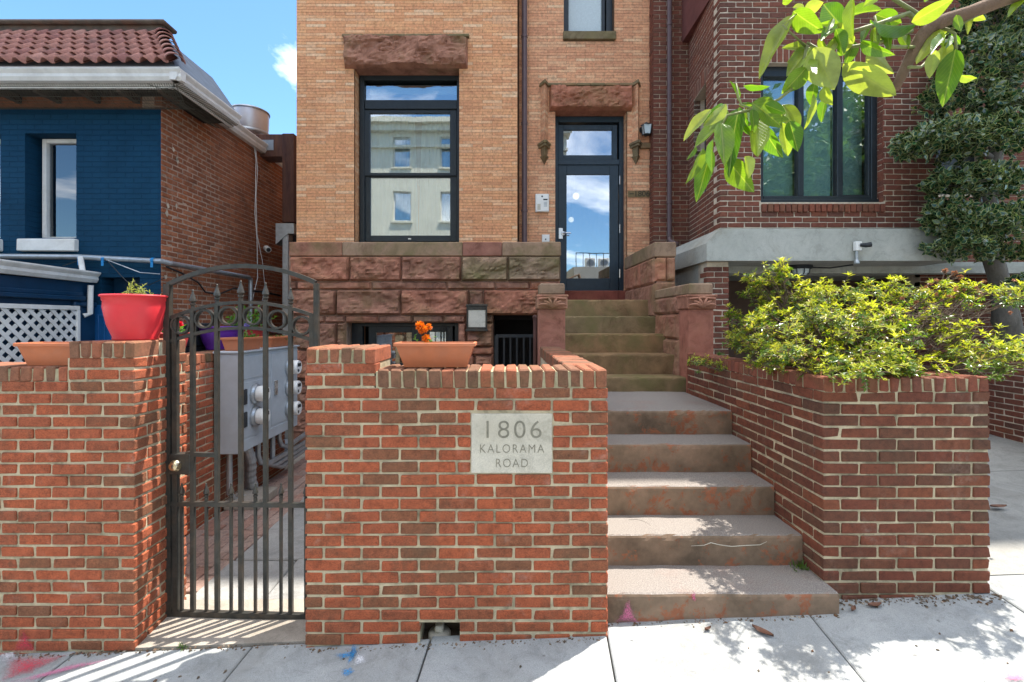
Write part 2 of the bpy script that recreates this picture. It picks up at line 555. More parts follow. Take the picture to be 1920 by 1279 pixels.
# value noise for rock faces
def vnoise(u, v, seed):
    rs = np.random.default_rng(seed)
    g = rs.random((64, 64))
    iu, iv = np.floor(u).astype(int), np.floor(v).astype(int)
    fu, fv = u - iu, v - iv
    fu, fv = fu * fu * (3 - 2 * fu), fv * fv * (3 - 2 * fv)
    a, b = g[iu % 64, iv % 64], g[(iu + 1) % 64, iv % 64]
    c, d = g[iu % 64, (iv + 1) % 64], g[(iu + 1) % 64, (iv + 1) % 64]
    return (a * (1 - fu) + b * fu) * (1 - fv) + (c * (1 - fu) + d * fu) * fv
_rs = [100]
def rock_face(mb, origin, ang, u0, u1, z0, z1, depth, bulge=0.05, res=0.026, edge=0.024):
    """rock-faced ashlar: broken faces that swell from a straight arris"""
    _rs[0] += 1; sd = _rs[0]
    nu, nz = max(5, int((u1 - u0) / res)), max(5, int((z1 - z0) / res))
    U = np.linspace(0, 1, nu + 1); Z = np.linspace(0, 1, nz + 1)
    uu, zz = np.meshgrid(U * (u1 - u0), Z * (z1 - z0), indexing='ij')
    off = sd * 3.17
    wu = uu + 0.05 * (vnoise(uu * 9 + off, zz * 9, sd + 5) - .5)
    wz = zz + 0.05 * (vnoise(uu * 9 + off, zz * 9, sd + 6) - .5)
    n1 = vnoise(wu * 4.5 + off, wz * 8.0, sd)
    n2 = np.abs(vnoise(wu * 11 + off, wz * 17, sd + 1) - .5) * 2
    n3 = vnoise(uu * 30 + off, zz * 38, sd + 2)
    # chips: terraces that break downwards
    st = n1 * 3.0 + 0.5 * n2
    ter = np.floor(st) + np.clip((st - np.floor(st)) * 3.0, 0, 1)
    h = 0.22 + 0.27 * ter + 0.16 * n3 + 0.20 * n2
    e = np.minimum.reduce([uu, (u1 - u0) - uu, zz, (z1 - z0) - zz])
    w = np.clip(e / edge, 0, 1); w = w * (2 - w)
    h = bulge * h * w
    ux, uy = math.cos(ang), math.sin(ang); nx, ny = uy, -ux
    idx = lambda i, j: i * (nz + 1) + j
    vsl = []
    for i in range(nu + 1):
        for j in range(nz + 1):
            u = u0 + uu[i, j]; o = h[i, j]
            vsl.append((origin[0] + ux * u + nx * o, origin[1] + uy * u + ny * o, z0 + zz[i, j]))
    fs = [(idx(i, j), idx(i + 1, j), idx(i + 1, j + 1), idx(i, j + 1)) for i in range(nu) for j in range(nz)]
    mb.add(vsl, fs)
    P = lambda u, w_, z: (origin[0] + ux * u - nx * w_, origin[1] + uy * u - ny * w_, z)
    q = [P(u0, 0, z0), P(u1, 0, z0), P(u1, depth, z0), P(u0, depth, z0), P(u0, 0, z1), P(u1, 0, z1), P(u1, depth, z1), P(u0, depth, z1)]
    mb.add(q, [(3, 2, 1, 0), (4, 5, 6, 7), (1, 2, 6, 5), (2, 3, 7, 6), (3, 0, 4, 7)])
    return mb

# ================================================================== materials of the place
M = {}
M['mortar'] = mortar_mat('mortar_beige', (0.53, 0.445, 0.295), (0.15, 0.135, 0.085), None)
M['mortar_moss'] = mortar_mat('mortar_planter', (0.44, 0.38, 0.24), (0.15, 0.145, 0.07), None)
M['mortar_pale'] = mortar_mat('mortar_pale', (0.60, 0.51, 0.39), (0.40, 0.33, 0.25))
M['mortar_brown'] = mortar_mat('mortar_brown', (0.36, 0.24, 0.17), (0.14, 0.09, 0.065))
M['mortar_tan'] = mortar_mat('mortar_tan', (0.21, 0.115, 0.065), (0.14, 0.075, 0.045))
M['brick_red'] = brick_mat('brick_red', [(0.0, (0.20, 0.088, 0.048)), (0.1, (0.235, 0.09, 0.046)), (0.25, (0.315, 0.087, 0.042)), (0.6, (0.375, 0.097, 0.043)), (0.85, (0.335, 0.09, 0.044)), (1.0, (0.25, 0.085, 0.043))], grime_amt=0.6, speck=(0.5, 0.42, 0.34), efflo=0.45, velour=0.9, bump=0.8)
M['brick_coping'] = brick_mat('brick_coping', [(0.0, (0.22, 0.105, 0.062)), (0.35, (0.175, 0.09, 0.055)), (0.7, (0.27, 0.105, 0.058)), (1.0, (0.32, 0.10, 0.052))], grime=(0.085, 0.09, 0.035), grime_amt=0.5)
M['brick_plum'] = brick_mat('brick_plum', [(0.0, (0.125, 0.046, 0.030)), (0.3, (0.175, 0.056, 0.032)), (0.55, (0.105, 0.052, 0.034)), (0.8, (0.20, 0.067, 0.035)), (1.0, (0.15, 0.048, 0.030))], spot_amt=0.4, grime_amt=0.3, efflo=0.25, velour=0.6)
M['brick_plum_coping'] = brick_mat('brick_plum_coping', [(0.0, (0.17, 0.075, 0.045)), (0.5, (0.22, 0.07, 0.042)), (1.0, (0.16, 0.062, 0.042))], grime=(0.09, 0.085, 0.035), grime_amt=0.45)
DK = [(0.0, (0.145, 0.055, 0.038)), (0.35, (0.19, 0.064, 0.042)), (0.6, (0.12, 0.055, 0.040)), (0.85, (0.215, 0.075, 0.045)), (1.0, (0.165, 0.058, 0.038))]
M['brick_dark'] = brick_mat('brick_dark', DK, spot_amt=0.3, grime_amt=0.2)
M['brick_dark_i'] = brick_mat('brick_dark_mass', DK, island=True, spot_amt=0.3, grime_amt=0.2)
SD = [(0.0, (0.33, 0.115, 0.055)), (0.35, (0.24, 0.088, 0.046)), (0.6, (0.38, 0.13, 0.058)), (0.85, (0.28, 0.10, 0.05)), (1.0, (0.42, 0.165, 0.085))]
M['brick_old'] = brick_mat('brick_old', SD, grime=(0.07, 0.035, 0.024), grime_amt=0.55, speck=(0.42, 0.36, 0.31), efflo=0.5)
M['brick_old_i'] = brick_mat('brick_old_mass', SD, island=True, grime=(0.07, 0.035, 0.024), grime_amt=0.55, speck=(0.42, 0.36, 0.31), efflo=0.5)
RO = [(0.0, (0.673, 0.343, 0.175)), (0.12, (0.762, 0.449, 0.255)), (0.2, (0.648, 0.314, 0.156)), (0.45, (0.722, 0.378, 0.189)), (0.65, (0.689, 0.335, 0.170)), (0.82, (0.608, 0.292, 0.150)), (0.92, (0.762, 0.517, 0.321)), (1.0, (0.714, 0.364, 0.184))]
M['roman'] = brick_mat('roman_brick', RO, island=True, spot_amt=0.12, grime=(0.34, 0.15, 0.075), grime_amt=0.3, bump=0.25)
RP = [(0.0, (0.685, 0.362, 0.206)), (0.12, (0.769, 0.461, 0.270)), (0.25, (0.636, 0.312, 0.175)), (0.5, (0.719, 0.384, 0.218)), (0.7, (0.668, 0.330, 0.184)), (0.85, (0.602, 0.295, 0.168)), (0.95, (0.777, 0.514, 0.313)), (1.0, (0.702, 0.370, 0.211))]
M['roman_pink'] = brick_mat('roman_brick_pink', RP, island=True, spot_amt=0.12, grime=(0.33, 0.16, 0.10), grime_amt=0.3, bump=0.25)

def brownstone(name, a, b_, green_amt, gscale=1.6):
    m, nt, b = new_mat(name)
    v = coords(nt, world=True)
    oi = nt.nodes.new('ShaderNodeObjectInfo').outputs['Random']
    tint = rampn(nt, oi, [(0.0, (0.82, 0.86, 0.88)), (0.5, (1, 1, 1)), (1.0, (1.18, 1.0, 0.94))])
    out = rampn(nt, noise(nt, v, 5.0, 8, 0.7), [(0.3, a), (0.7, b_)])
    out = mixn(nt, 1.0, out, tint, 'MULTIPLY')
    dk = rampn(nt, noise(nt, v, 3.3, 5, 0.78, 0.8), [(0.30, (0.55, 0.52, 0.50)), (0.52, (1, 1, 1)), (0.75, (1.12, 1.1, 1.06))])
    out = mixn(nt, 1.0, out, dk, 'MULTIPLY')
    g = rampn(nt, noise(nt, v, gscale, 8, 0.68, 0.5), [(0.47, 0.0), (0.68, 1.0)])
    mm = N(nt, 'ShaderNodeMath', operation='MULTIPLY'); mm.inputs[1].default_value = green_amt
    L(nt, g, mm.inputs[0])
    out = mixn(nt, mm.outputs[0], out, (0.155, 0.14, 0.055))
    L(nt, out, b.inputs['Base Color'])
    b.inputs['Roughness'].default_value = 0.93
    b.inputs['Specular IOR Level'].default_value = 0.2
    bumpn(nt, b, noise(nt, v, 70.0, 6, 0.75), 0.5, 0.006)
    return m
M['stone'] = brownstone('brownstone', (0.235, 0.105, 0.068), (0.43, 0.215, 0.145), 0.5)
M['stone_green'] = brownstone('brownstone_mossy', (0.27, 0.175, 0.115), (0.38, 0.25, 0.165), 0.8, 1.1)
M['stone_step'] = brownstone('brownstone_step', (0.16, 0.115, 0.062), (0.27, 0.185, 0.10), 0.85, 2.2)
M['stone_red'] = brownstone('brownstone_smooth', (0.28, 0.115, 0.08), (0.38, 0.175, 0.125), 0.2)
M['sill_red'] = brownstone('door_sill_red', (0.22, 0.06, 0.045), (0.28, 0.085, 0.06), 0.1)
M['stone_olive'] = brownstone('stone_olive', (0.20, 0.155, 0.085), (0.27, 0.20, 0.12), 0.6)

def concrete(name, a, b_, stain, amt, speck=True, gum_amt=0.0):
    m, nt, b = new_mat(name)
    v = coords(nt, world=True)
    out = rampn(nt, noise(nt, v, 2.1, 9, 0.65), [(0.3, a), (0.7, b_)])
    if speck:
        s1 = rampn(nt, noise(nt, v, 240.0, 3, 0.8), [(0.35, (0.72, 0.72, 0.72)), (0.5, (1, 1, 1)), (0.68, (1.2, 1.2, 1.2))])
        out = mixn(nt, 1.0, out, s1, 'MULTIPLY')
    g = rampn(nt, noise(nt, v, 1.3, 9, 0.7, 0.5), [(0.5, 0.0), (0.72, 1.0)])
    mm = N(nt, 'ShaderNodeMath', operation='MULTIPLY'); mm.inputs[1].default_value = amt
    L(nt, g, mm.inputs[0])
    out = mixn(nt, mm.outputs[0], out, stain)
    gum = rampn(nt, noise(nt, v, 13.0, 2, 0.5), [(0.735, 0.0), (0.755, gum_amt)])
    out = mixn(nt, gum, out, tuple(c * 0.55 for c in stain))
    fine = rampn(nt, noise(nt, v, 5.0, 5, 0.85, 0.8), [(0.35, (0.8, 0.8, 0.79)), (0.5, (1, 1, 1)), (0.7, (1.1, 1.1, 1.09))])
    out = mixn(nt, 1.0, out, fine, 'MULTIPLY')
    L(nt, out, b.inputs['Base Color'])
    b.inputs['Roughness'].default_value = 0.92
    b.inputs['Specular IOR Level'].default_value = 0.25
    bumpn(nt, b, noise(nt, v, 190.0, 5, 0.7), 0.45, 0.003)
    return m
M['walk'] = concrete('sidewalk_concrete', (0.27, 0.285, 0.285), (0.345, 0.358, 0.352), (0.22, 0.215, 0.195), 0.6, gum_amt=0.65)
M['apron'] = concrete('apron_concrete', (0.30, 0.265, 0.22), (0.37, 0.33, 0.28), (0.18, 0.155, 0.125), 0.6)
M['drive'] = concrete('driveway_concrete', (0.26, 0.26, 0.24), (0.33, 0.325, 0.30), (0.17, 0.16, 0.14), 0.6)
M['band'] = concrete('band_concrete', (0.36, 0.37, 0.33), (0.46, 0.465, 0.42), (0.25, 0.225, 0.16), 0.65)
M['flag'] = concrete('flagstone', (0.24, 0.245, 0.24), (0.33, 0.33, 0.315), (0.16, 0.145, 0.125), 0.6)
M['plaque'] = concrete('limestone_plaque', (0.52, 0.48, 0.39), (0.60, 0.56, 0.47), (0.38, 0.34, 0.26), 0.45)
M['paver'] = brick_mat('paver_red', [(0.0, (0.30, 0.20, 0.165)), (0.5, (0.34, 0.25, 0.21)), (0.8, (0.30, 0.16, 0.12)), (1.0, (0.33, 0.27, 0.235))], grime_amt=0.4)
M['asphalt'] = simple('asphalt', (0.12, 0.12, 0.12), 0.95, 0.2, 3.0, bump=0.5, bscale=200)
M['earth'] = simple('bare_earth', (0.09, 0.065, 0.045), 0.98, 0.35, 8.0, bump=0.8, bscale=90)

def step_mat():
    m, nt, b = new_mat('painted_step')
    v = coords(nt, world=True)
    nz = nt.nodes.new('ShaderNodeNewGeometry')
    sp = N(nt, 'ShaderNodeSeparateXYZ'); L(nt, nz.outputs['Normal'], sp.inputs[0])
    top = rampn(nt, sp.outputs['Z'], [(0.55, 0.0), (0.85, 1.0)])
    ris = rampn(nt, noise(nt, v, 3.0, 8, 0.7), [(0.3, (0.11, 0.08, 0.055)), (0.48, (0.20, 0.14, 0.095)), (0.7, (0.31, 0.205, 0.14))])
    red = rampn(nt, noise(nt, v, 5.5, 8, 0.82, 0.3), [(0.53, 0.0), (0.585, 0.85)])
    redc = rampn(nt, noise(nt, v, 14.0, 5, 0.6), [(0.3, (0.22, 0.075, 0.038)), (0.7, (0.36, 0.13, 0.065))])
    ris = mixn(nt, red, ris, redc)
    grey = rampn(nt, noise(nt, v, 150.0, 4, 0.8), [(0.3, (0.115, 0.104, 0.094)), (0.5, (0.225, 0.203, 0.183)), (0.72, (0.38, 0.348, 0.315))])
    pink = rampn(nt, noise(nt, v, 2.6, 8, 0.7, 0.4), [(0.53, 0.0), (0.66, 1.0)])
    pm = N(nt, 'ShaderNodeMath', operation='MULTIPLY'); pm.inputs[1].default_value = 0.18
    L(nt, pink, pm.inputs[0])
    grey = mixn(nt, pm.outputs[0], grey, (0.26, 0.135, 0.10))
    out = mixn(nt, top, ris, grey)
    L(nt, out, b.inputs['Base Color'])
    b.inputs['Roughness'].default_value = 0.9
    b.inputs['Specular IOR Level'].default_value = 0.25
    bumpn(nt, b, noise(nt, v, 120.0, 6, 0.75), 0.5, 0.005)
    return m
M['step'] = step_mat()

M['iron'] = simple('wrought_iron', (0.045, 0.045, 0.04), 0.42, 0.3, 20.0, metal=0.35, bump=0.25, bscale=90, dirt=(0.11, 0.075, 0.05), dirt_amt=0.5, dirt_scale=7)
M['black'] = simple('black_paint', (0.018, 0.022, 0.026), 0.45, 0.2, 10.0)
M['frame'] = simple('window_frame_black', (0.016, 0.022, 0.026), 0.38, 0.2, 12.0, bump=0.05)
M['door_blue'] = simple('door_paint', (0.017, 0.033, 0.048), 0.4, 0.15, 12.0, bump=0.08)
M['brass'] = simple('brushed_brass', (0.62, 0.52, 0.34), 0.32, 0.1, 40.0, metal=1.0)
M['steel'] = simple('satin_steel', (0.62, 0.62, 0.62), 0.3, 0.1, 40.0, metal=1.0)
M['galv'] = simple('galvanised', (0.42, 0.45, 0.47), 0.42, 0.15, 14.0, metal=0.7, dirt=(0.25, 0.22, 0.19), dirt_amt=0.3)
M['meter_grey'] = simple('meter_cabinet_grey', (0.40, 0.435, 0.46), 0.5, 0.07, 8.0, bump=0.05, dirt=(0.3, 0.29, 0.27), dirt_amt=0.3)
M['white'] = simple('white_paint', (0.74, 0.73, 0.70), 0.55, 0.08, 6.0, dirt=(0.4, 0.37, 0.32), dirt_amt=0.4)
M['white_pl'] = simple('white_plastic', (0.78, 0.77, 0.73), 0.4, 0.05, 10.0, bump=0.03)
M['blue'] = None
M['terra'] = simple('terracotta_plastic', (0.50, 0.155, 0.062), 0.55, 0.1, 8.0, bump=0.08, dirt=(0.40, 0.2, 0.13), dirt_amt=0.35)
M['redpot'] = simple('red_plastic', (0.70, 0.035, 0.045), 0.42, 0.06, 7.0, bump=0.05, dirt=(0.55, 0.08, 0.07), dirt_amt=0.3)
M['maroon'] = simple('maroon_plastic', (0.36, 0.035, 0.035), 0.42, 0.08, 7.0, bump=0.05)
M['purple'] = simple('purple_plastic', (0.10, 0.02, 0.25), 0.42, 0.08, 7.0, bump=0.05)
M['soil'] = simple('potting_soil', (0.05, 0.035, 0.025), 0.98, 0.4, 30.0, bump=1.0, bscale=120)
M['downspout'] = simple('plum_downspout', (0.115, 0.075, 0.078), 0.5, 0.15, 10.0, bump=0.05)
M['rust'] = simple('rusty_duct', (0.085, 0.038, 0.030), 0.75, 0.5, 6.0, metal=0.2, aniso=(3, 3, 0.4), dirt=(0.16, 0.07, 0.035), dirt_amt=0.7)
M['text'] = simple('engraved_grey', (0.21, 0.195, 0.15), 0.9, 0.25, 30.0)
M['text_dark'] = simple('dark_figures', (0.05, 0.045, 0.03), 0.8, 0.3, 30.0)
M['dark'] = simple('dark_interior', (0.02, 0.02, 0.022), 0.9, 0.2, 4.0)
M['room'] = simple('room_wall', (0.16, 0.15, 0.14), 0.9, 0.1, 4.0)
M['curtain'] = simple('white_curtain', (0.50, 0.54, 0.49), 0.9, 0.06, 12.0, bump=0.0)
M['glass'] = glass_mat('window_glass', (0.80, 0.88, 0.86), 0.30)
M['glass_door'] = glass_mat('door_glass', (0.55, 0.62, 0.66), 0.30)
M['glass_dark'] = glass_mat('dim_glass', (0.5, 0.55, 0.58), 0.12)
M['glass_bay'] = glass_mat('bay_glass', (0.90, 0.96, 0.955), 0.10)
M['frost'] = simple('frosted_glass', (0.52, 0.60, 0.62), 0.25, 0.06, 30.0, bump=0.3, bscale=30)
M['leaf_tuft'] = leaf_mat('tuft_leaf', [(0, (0.06, 0.13, 0.02)), (1, (0.12, 0.2, 0.035))], 0.4)

# ================================================================== ground
def GZ(x, y): return 0.04 * x + 0.06 * (y - 2.6)
g = MB()
g.box(-320, -320, -1.2, 320, 320, -0.75)
tag(g.build('ground', M['asphalt']), kind='structure')
s_ = MB()
s_.hexa([(-60, -13, -0.9), (60, -13, -0.9), (60, -2.2, -0.9), (-60, -2.2, -0.9), (-60, -13, -0.56), (60, -13, -0.56), (60, -2.2, -0.50), (-60, -2.2, -0.50)])
tag(s_.build('street', M['asphalt']), kind='structure')
s_ = MB()
s_.box(-60, -15.0, -0.9, 60, -13.0, -0.44)
tag(s_.build('far_sidewalk', M['walk']), kind='structure')
k_ = MB()
for i in range(-8, 9):
    k_.cbox(i * 2.4, -2.20, -0.8, i * 2.4 + 2.39, -2.02, GZ(0, -2.0) - 0.04 + 0.04 * 0, 0.02)
tag(k_.build('kerb', M['walk']), kind='structure')

walk = setting('sidewalk', (0, 1, 0))
JX = [-5.3, -4.32, -3.34, -2.36, -1.395, -0.4325, 0.5175, 1.655, 2.80, 3.85, 4.9, 6.0]
def jx(x, y): return x + 0.08 * (y - 2.25)
rows_y = [(-2.0, -0.62), (-0.62, 0.78), (0.78, 2.62)]
for i in range(len(JX) - 1):
    for (ya, yb) in rows_y:
        if yb > 2 and JX[i] > 0.3: yb = 2.86 if JX[i] < 1.6 else 2.95
        if yb > 2 and JX[i] < -1.2 and JX[i] > -2.5: yb = 2.60
        gp = 0.0045
        pts = [(jx(JX[i], ya) + gp, ya + gp), (jx(JX[i + 1], ya) - gp, ya + gp), (jx(JX[i + 1], yb) - gp, yb - gp), (jx(JX[i], yb) + gp, yb - gp)]
        dz = random.uniform(-0.003, 0.003)
        b = 0.007
        cxy = (sum(p[0] for p in pts) / 4, sum(p[1] for p in pts) / 4)
        inn = [(p[0] + (b if p[0] < cxy[0] else -b), p[1] + (b if p[1] < cxy[1] else -b)) for p in pts]
        m = MB()
        m.add([(x, y, GZ(x, y) + dz - 0.12) for x, y in pts] + [(x, y, GZ(x, y) + dz - 0.006) for x, y in pts] + [(x, y, GZ(x, y) + dz) for x, y in inn],
              [(3, 2, 1, 0)] + [(a, (a + 1) % 4, (a + 1) % 4 + 4, a + 4) for a in range(4)] + [(a + 4, (a + 1) % 4 + 4, (a + 1) % 4 + 8, a + 8) for a in range(4)] + [(8, 9, 10, 11)])
        m.build('slab', M['walk'], walk)
m = MB()
m.add([(x, y, GZ(x, y) - 0.035) for x, y in ((-6, -2.0), (6.2, -2.0), (6.2, 3.0), (-6, 3.0))] + [(x, y, GZ(x, y) - 0.3) for x, y in ((-6, -2.0), (6.2, -2.0), (6.2, 3.0), (-6, 3.0))],
      [(0, 1, 2, 3), (7, 6, 5, 4), (0, 4, 5, 1), (1, 5, 6, 2), (2, 6, 7, 3), (3, 7, 4, 0)])
m.build('bedding', M['earth'], walk)

# concrete apron under the gate
m = MB()
m.add([(-2.05, 2.606, GZ(-2.05, 2.6) + 0.006), (-1.03, 2.606, GZ(-1.03, 2.6) + 0.006), (-1.03, 3.0, -0.035), (-2.30, 3.0, -0.045),
       (-2.05, 2.606, -0.3), (-1.03, 2.606, -0.3), (-1.03, 3.0, -0.3), (-2.30, 3.0, -0.3)],
      [(0, 1, 2, 3), (7, 6, 5, 4), (0, 4, 5, 1), (1, 5, 6, 2), (2, 6, 7, 3), (3, 7, 4, 0)])
tag(m.build('gate_threshold', M['apron']), kind='structure')

# passage floor: grey flags on the right, worn red pavers along the side wall
pas = setting('passage_floor', (-1.8, 4.5, -0.05))
m = MB(); m.box(-2.72, 3.0, -0.4, 0.4, 7.2, -0.075); m.build('bedding', M['apron'], pas)
y = 3.005
while y < 7.1:
    h = random.uniform(0.42, 0.62)
    x = -2.02 + random.uniform(-0.03, 0.03)
    while x < 0.3:
        w = random.uniform(0.45, 0.7)
        dz = random.uniform(-0.004, 0.004)
        m = MB(); m.cbox(x + 0.006, y + 0.006, -0.12, x + w - 0.006, y + h - 0.006, -0.052 + dz, 0.008, 0.004)
        m.build('flagstone', M['flag'], pas)
        x += w
    y += h
pm_ = [brick_mesh(0.195, 0.06, 0.095, M['paver'], 'paver') for _ in range(3)]
for j in range(21):
    for i in range(6):
        px_ = -2.60 + i * 0.101 + 0.05
        put(pas, 'paver', random.choice(pm_), (px_, 3.12 + j * 0.203 + (0.1 if i % 2 else 0), -0.083 + random.uniform(-0.003, 0.003)), R(90), 0.01)

# driveway to the right of the planter
m = MB()
def DZ(x, y): return GZ(min(x, 6), 2.9) + 0.055 * (y - 2.9) if y > 2.9 else GZ(x, y)
dr = setting('driveway', (4.3, 5, 0))
for (ya, yb) in ((2.96, 4.55), (4.56, 6.1), (6.11, 8.6)):
    m = MB()
    q = [(2.2, ya), (7.0, ya), (7.0, yb), (2.2, yb)]
    m.add([(x, y, DZ(x, y)) for x, y in q] + [(x, y, -0.4) for x, y in q], [(0, 1, 2, 3), (7, 6, 5, 4), (0, 4, 5, 1), (1, 5, 6, 2), (2, 6, 7, 3), (3, 7, 4, 0)])
    m.build('slab', M['drive'], dr)

# spray paint on the pavement: thin coats of paint
def paint_mat(name, col):
    """spray paint: dense in the middle of a mark, breaking into specks at its rim"""
    m, nt, b = new_mat(name)
    v = coords(nt, world=True)
    at = N(nt, 'ShaderNodeAttribute'); at.attribute_name = 'coat'
    ad = N(nt, 'ShaderNodeMath', operation='ADD')
    L(nt, noise(nt, v, 120.0, 4, 0.8), ad.inputs[0]); L(nt, at.outputs['Fac'], ad.inputs[1])
    a = rampn(nt, ad.outputs[0], [(0.58, 0.0), (0.95, 0.78)])
    b.inputs['Base Color'].default_value = c4(col); b.inputs['Roughness'].default_value = 0.85
    L(nt, a, b.inputs['Alpha'])
    return m
def coat(Q, mat, parent):
    """fan of triangles with full paint in the middle and none at the rim"""
    c = Vector((0, 0, 0))
    for q in Q: c += Vector(q) / len(Q)
    n = len(Q); vs_ = [c] + [c.lerp(Vector(q), 0.7) for q in Q] + [c.lerp(Vector(q), 1.6) for q in Q]
    fs = [(0, 1 + k, 1 + (k + 1) % n) for k in range(n)] + [(1 + k, 1 + n + k, 1 + n + (k + 1) % n, 1 + (k + 1) % n) for k in range(n)]
    m = MB(); m.add(vs_, fs); o = m.build('paint_mark', mat, parent)
    at = o.data.attributes.new('coat', 'FLOAT', 'POINT')
    at.data.foreach_set('value', [0.42] + [0.26] * n + [-0.12] * n)
M['p_red'] = paint_mat('paint_red', (0.55, 0.05, 0.08)); M['p_blue'] = paint_mat('paint_blue', (0.02, 0.25, 0.55)); M['p_white'] = paint_mat('paint_white', (0.75, 0.77, 0.8)); M['p_pink'] = paint_mat('paint_pink', (0.60, 0.16, 0.30))
def ground_pt(x, y):
    # where the view ray through a photo point meets the pavement
    k, h = (x - CX) / F, (CY - y) / F
    d = (-EYE - 0.06 * 2.6) / (h - 0.04 * k - 0.06)
    return (k * d, d)
def paint(pxs, mat, parent=None, n=26, wob=0.05):
    cx = sum(p[0] for p in pxs) / len(pxs); cy = sum(p[1] for p in pxs) / len(pxs)
    P = []
    k = len(pxs)
    for i in range(k):
        a, b = pxs[i], pxs[(i + 1) % k]
        for t in range(max(2, n // k)):
            f = t / max(2, n // k)
            x, y = a[0] + (b[0] - a[0]) * f, a[1] + (b[1] - a[1]) * f
            s = 1 + random.uniform(-wob, wob)
            P.append((cx + (x - cx) * s, cy + (y - cy) * s))
    Q = [ground_pt(*p) for p in P]
    coat([(x, y, GZ(x, y) + 0.0075) for x, y in Q], mat, walk)
paint([(662, 1208), (672, 1222), (662, 1240), (650, 1250), (656, 1228)], M['p_blue'], walk)
paint([(628, 1230), (665, 1222), (668, 1232), (640, 1238)], M['p_blue'], walk)
paint([(642, 1258), (660, 1254), (664, 1262), (652, 1271), (641, 1268)], M['p_blue'], walk)
paint([(670, 1228), (684, 1232), (684, 1246), (664, 1250)], M['p_white'], walk)
paint([(20, 1238), (120, 1232), (60, 1262), (4, 1278)], M['p_red'], walk, wob=0.1)
paint([(150, 1245), (200, 1240), (60, 1278), (30, 1278)], M['p_pink'], walk, wob=0.1)
paint([(1196, 1222), (1208, 1226), (1216, 1262), (1204, 1268)], M['p_white'], walk)
paint([(1164, 1190), (1192, 1188), (1190, 1204), (1168, 1204)], M['p_white'], walk)
paint([(0, 1228), (28, 1222), (30, 1238), (0, 1246)], M['p_white'], walk, wob=0.08)
paint([(1880, 1268), (1919, 1266), (1919, 1279), (1890, 1279)], M['p_pink'], walk)

# ================================================================== front garden wall with the name stone
DW = 2.56
WL, WR = PX(572, DW), PX(1140, DW)
WS = PX(704, DW)
zc0, zc1 = 1.341, 1.441
pit = 0.0658
mod = (WR - WL + 0.0125) / 8
wall = thing('brick_garden_wall', 'red brick garden wall with the pale 1806 name stone set in it', 'wall', ((WL + WR) / 2, 2.7, 0))
pl = (PX(882, DW) - WL, PX(1037, DW) - WL, zc0 - 7 * pit + 0.003, zc0 - 2 * pit)
hole = (PX(787, DW) - WL, PX(862, DW) - WL, -0.25, 0.088)
W_ = WR - WL
sp = face_specs(W_, zc0, -0.14, pit, 0.0125, mod, [pl, hole], hd=0.2)
lay(wall, sp, (WL, DW), 0, M['brick_red'])
hz1 = zc0 + 2 * pit
sp = face_specs(WS - WL, hz1, zc0 + 0.01, pit, 0.0125, mod, hd=0.2)
lay(wall, sp, (WL, DW), 0, M['brick_red'])
core_wall(wall, (WL, DW), 0, W_, -0.3, zc0, 0.302, M['mortar'], [hole])
m = MB(); m.box(WL + 0.008, DW + 0.008, zc0, WS - 0.008, DW + 0.362, hz1); m.build('mortar_core', M['mortar'], wall)
m = MB(); m.box(WL + hole[0] - 0.02, DW + 0.16, -0.3, WL + hole[1] + 0.02, DW + 0.298, 0.1); m.build('niche_back', M['earth'], wall)
rowlock(wall, (WS + 0.004, DW), 0, WR - WS - 0.004, zc0, zc1, 18, 0.31, M['brick_coping'])
m = MB(); m.box(WS, DW + 0.007, zc0, WR - 0.008, DW + 0.3, zc1 - 0.012); m.build('coping_mortar', M['mortar_moss'], wall)
rowlock(wall, (WL, DW), 0, WS - WL, hz1, hz1 + 0.083, 6, 0.37, M['brick_coping'])
m = MB(); m.box(WL + 0.007, DW + 0.007, hz1, WS - 0.007, DW + 0.362, hz1 + 0.072); m.build('coping_mortar', M['mortar_moss'], wall)
# left end face of the wall towards the gate, right end towards the steps
sp = face_specs(0.31, zc0, -0.14, pit, 0.0125, mod, cut_r=(0.105, 0.21), cut_l=(0, 0), anchor='R')
lay(wall, sp, (WL, DW + 0.31), R(-90), M['brick_red'])
sp = face_specs(0.31, zc0, -0.14, pit, 0.0125, mod, cut_l=(0.105, 0.21))
lay(wall, sp, (WR, DW), R(90), M['brick_red'])
# return beside the steps
RL = PX(1022, 4.2)
m = MB(); m.box(RL + 0.008, DW + 0.302, -0.3, WR - 0.008, 4.86, zc0); m.build('mortar_core', M['mortar'], wall)
sp = [s for s in face_specs(2.0, zc0, 0.0, pit, 0.0125, mod) if s[2] > 1.0]
lay(wall, sp, (WR, DW + 0.31), R(90), M['brick_red'])
rowlock(wall, (RL, 4.86), R(-90), 4.86 - DW - 0.31, zc0, zc1, 24, WR - RL, M['brick_coping'])
# name stone
m = MB(); m.cbox(WL + pl[0] + 0.004, DW - 0.001, pl[2] + 0.004, WL + pl[1] - 0.004, DW + 0.06, pl[3] - 0.004, 0.004)
plq = m.build('name_stone', M['plaque'], wall)
pcx = WL + (pl[0] + pl[1]) / 2
text_obj('lettering', '1806', 0.135, (pcx, DW - 0.0012, PZ(807, DW)), M['text'], plq, space=1.2, offset=-0.001, xs=1.06)
text_obj('lettering', 'KALORAMA', 0.066, (pcx, DW - 0.0012, PZ(842, DW)), M['text'], plq, space=1.22, offset=-0.0008, xs=0.86)
text_obj('lettering', 'ROAD', 0.066, (pcx, DW - 0.0012, PZ(869, DW)), M['text'], plq, space=1.2, offset=-0.0008, xs=0.86)

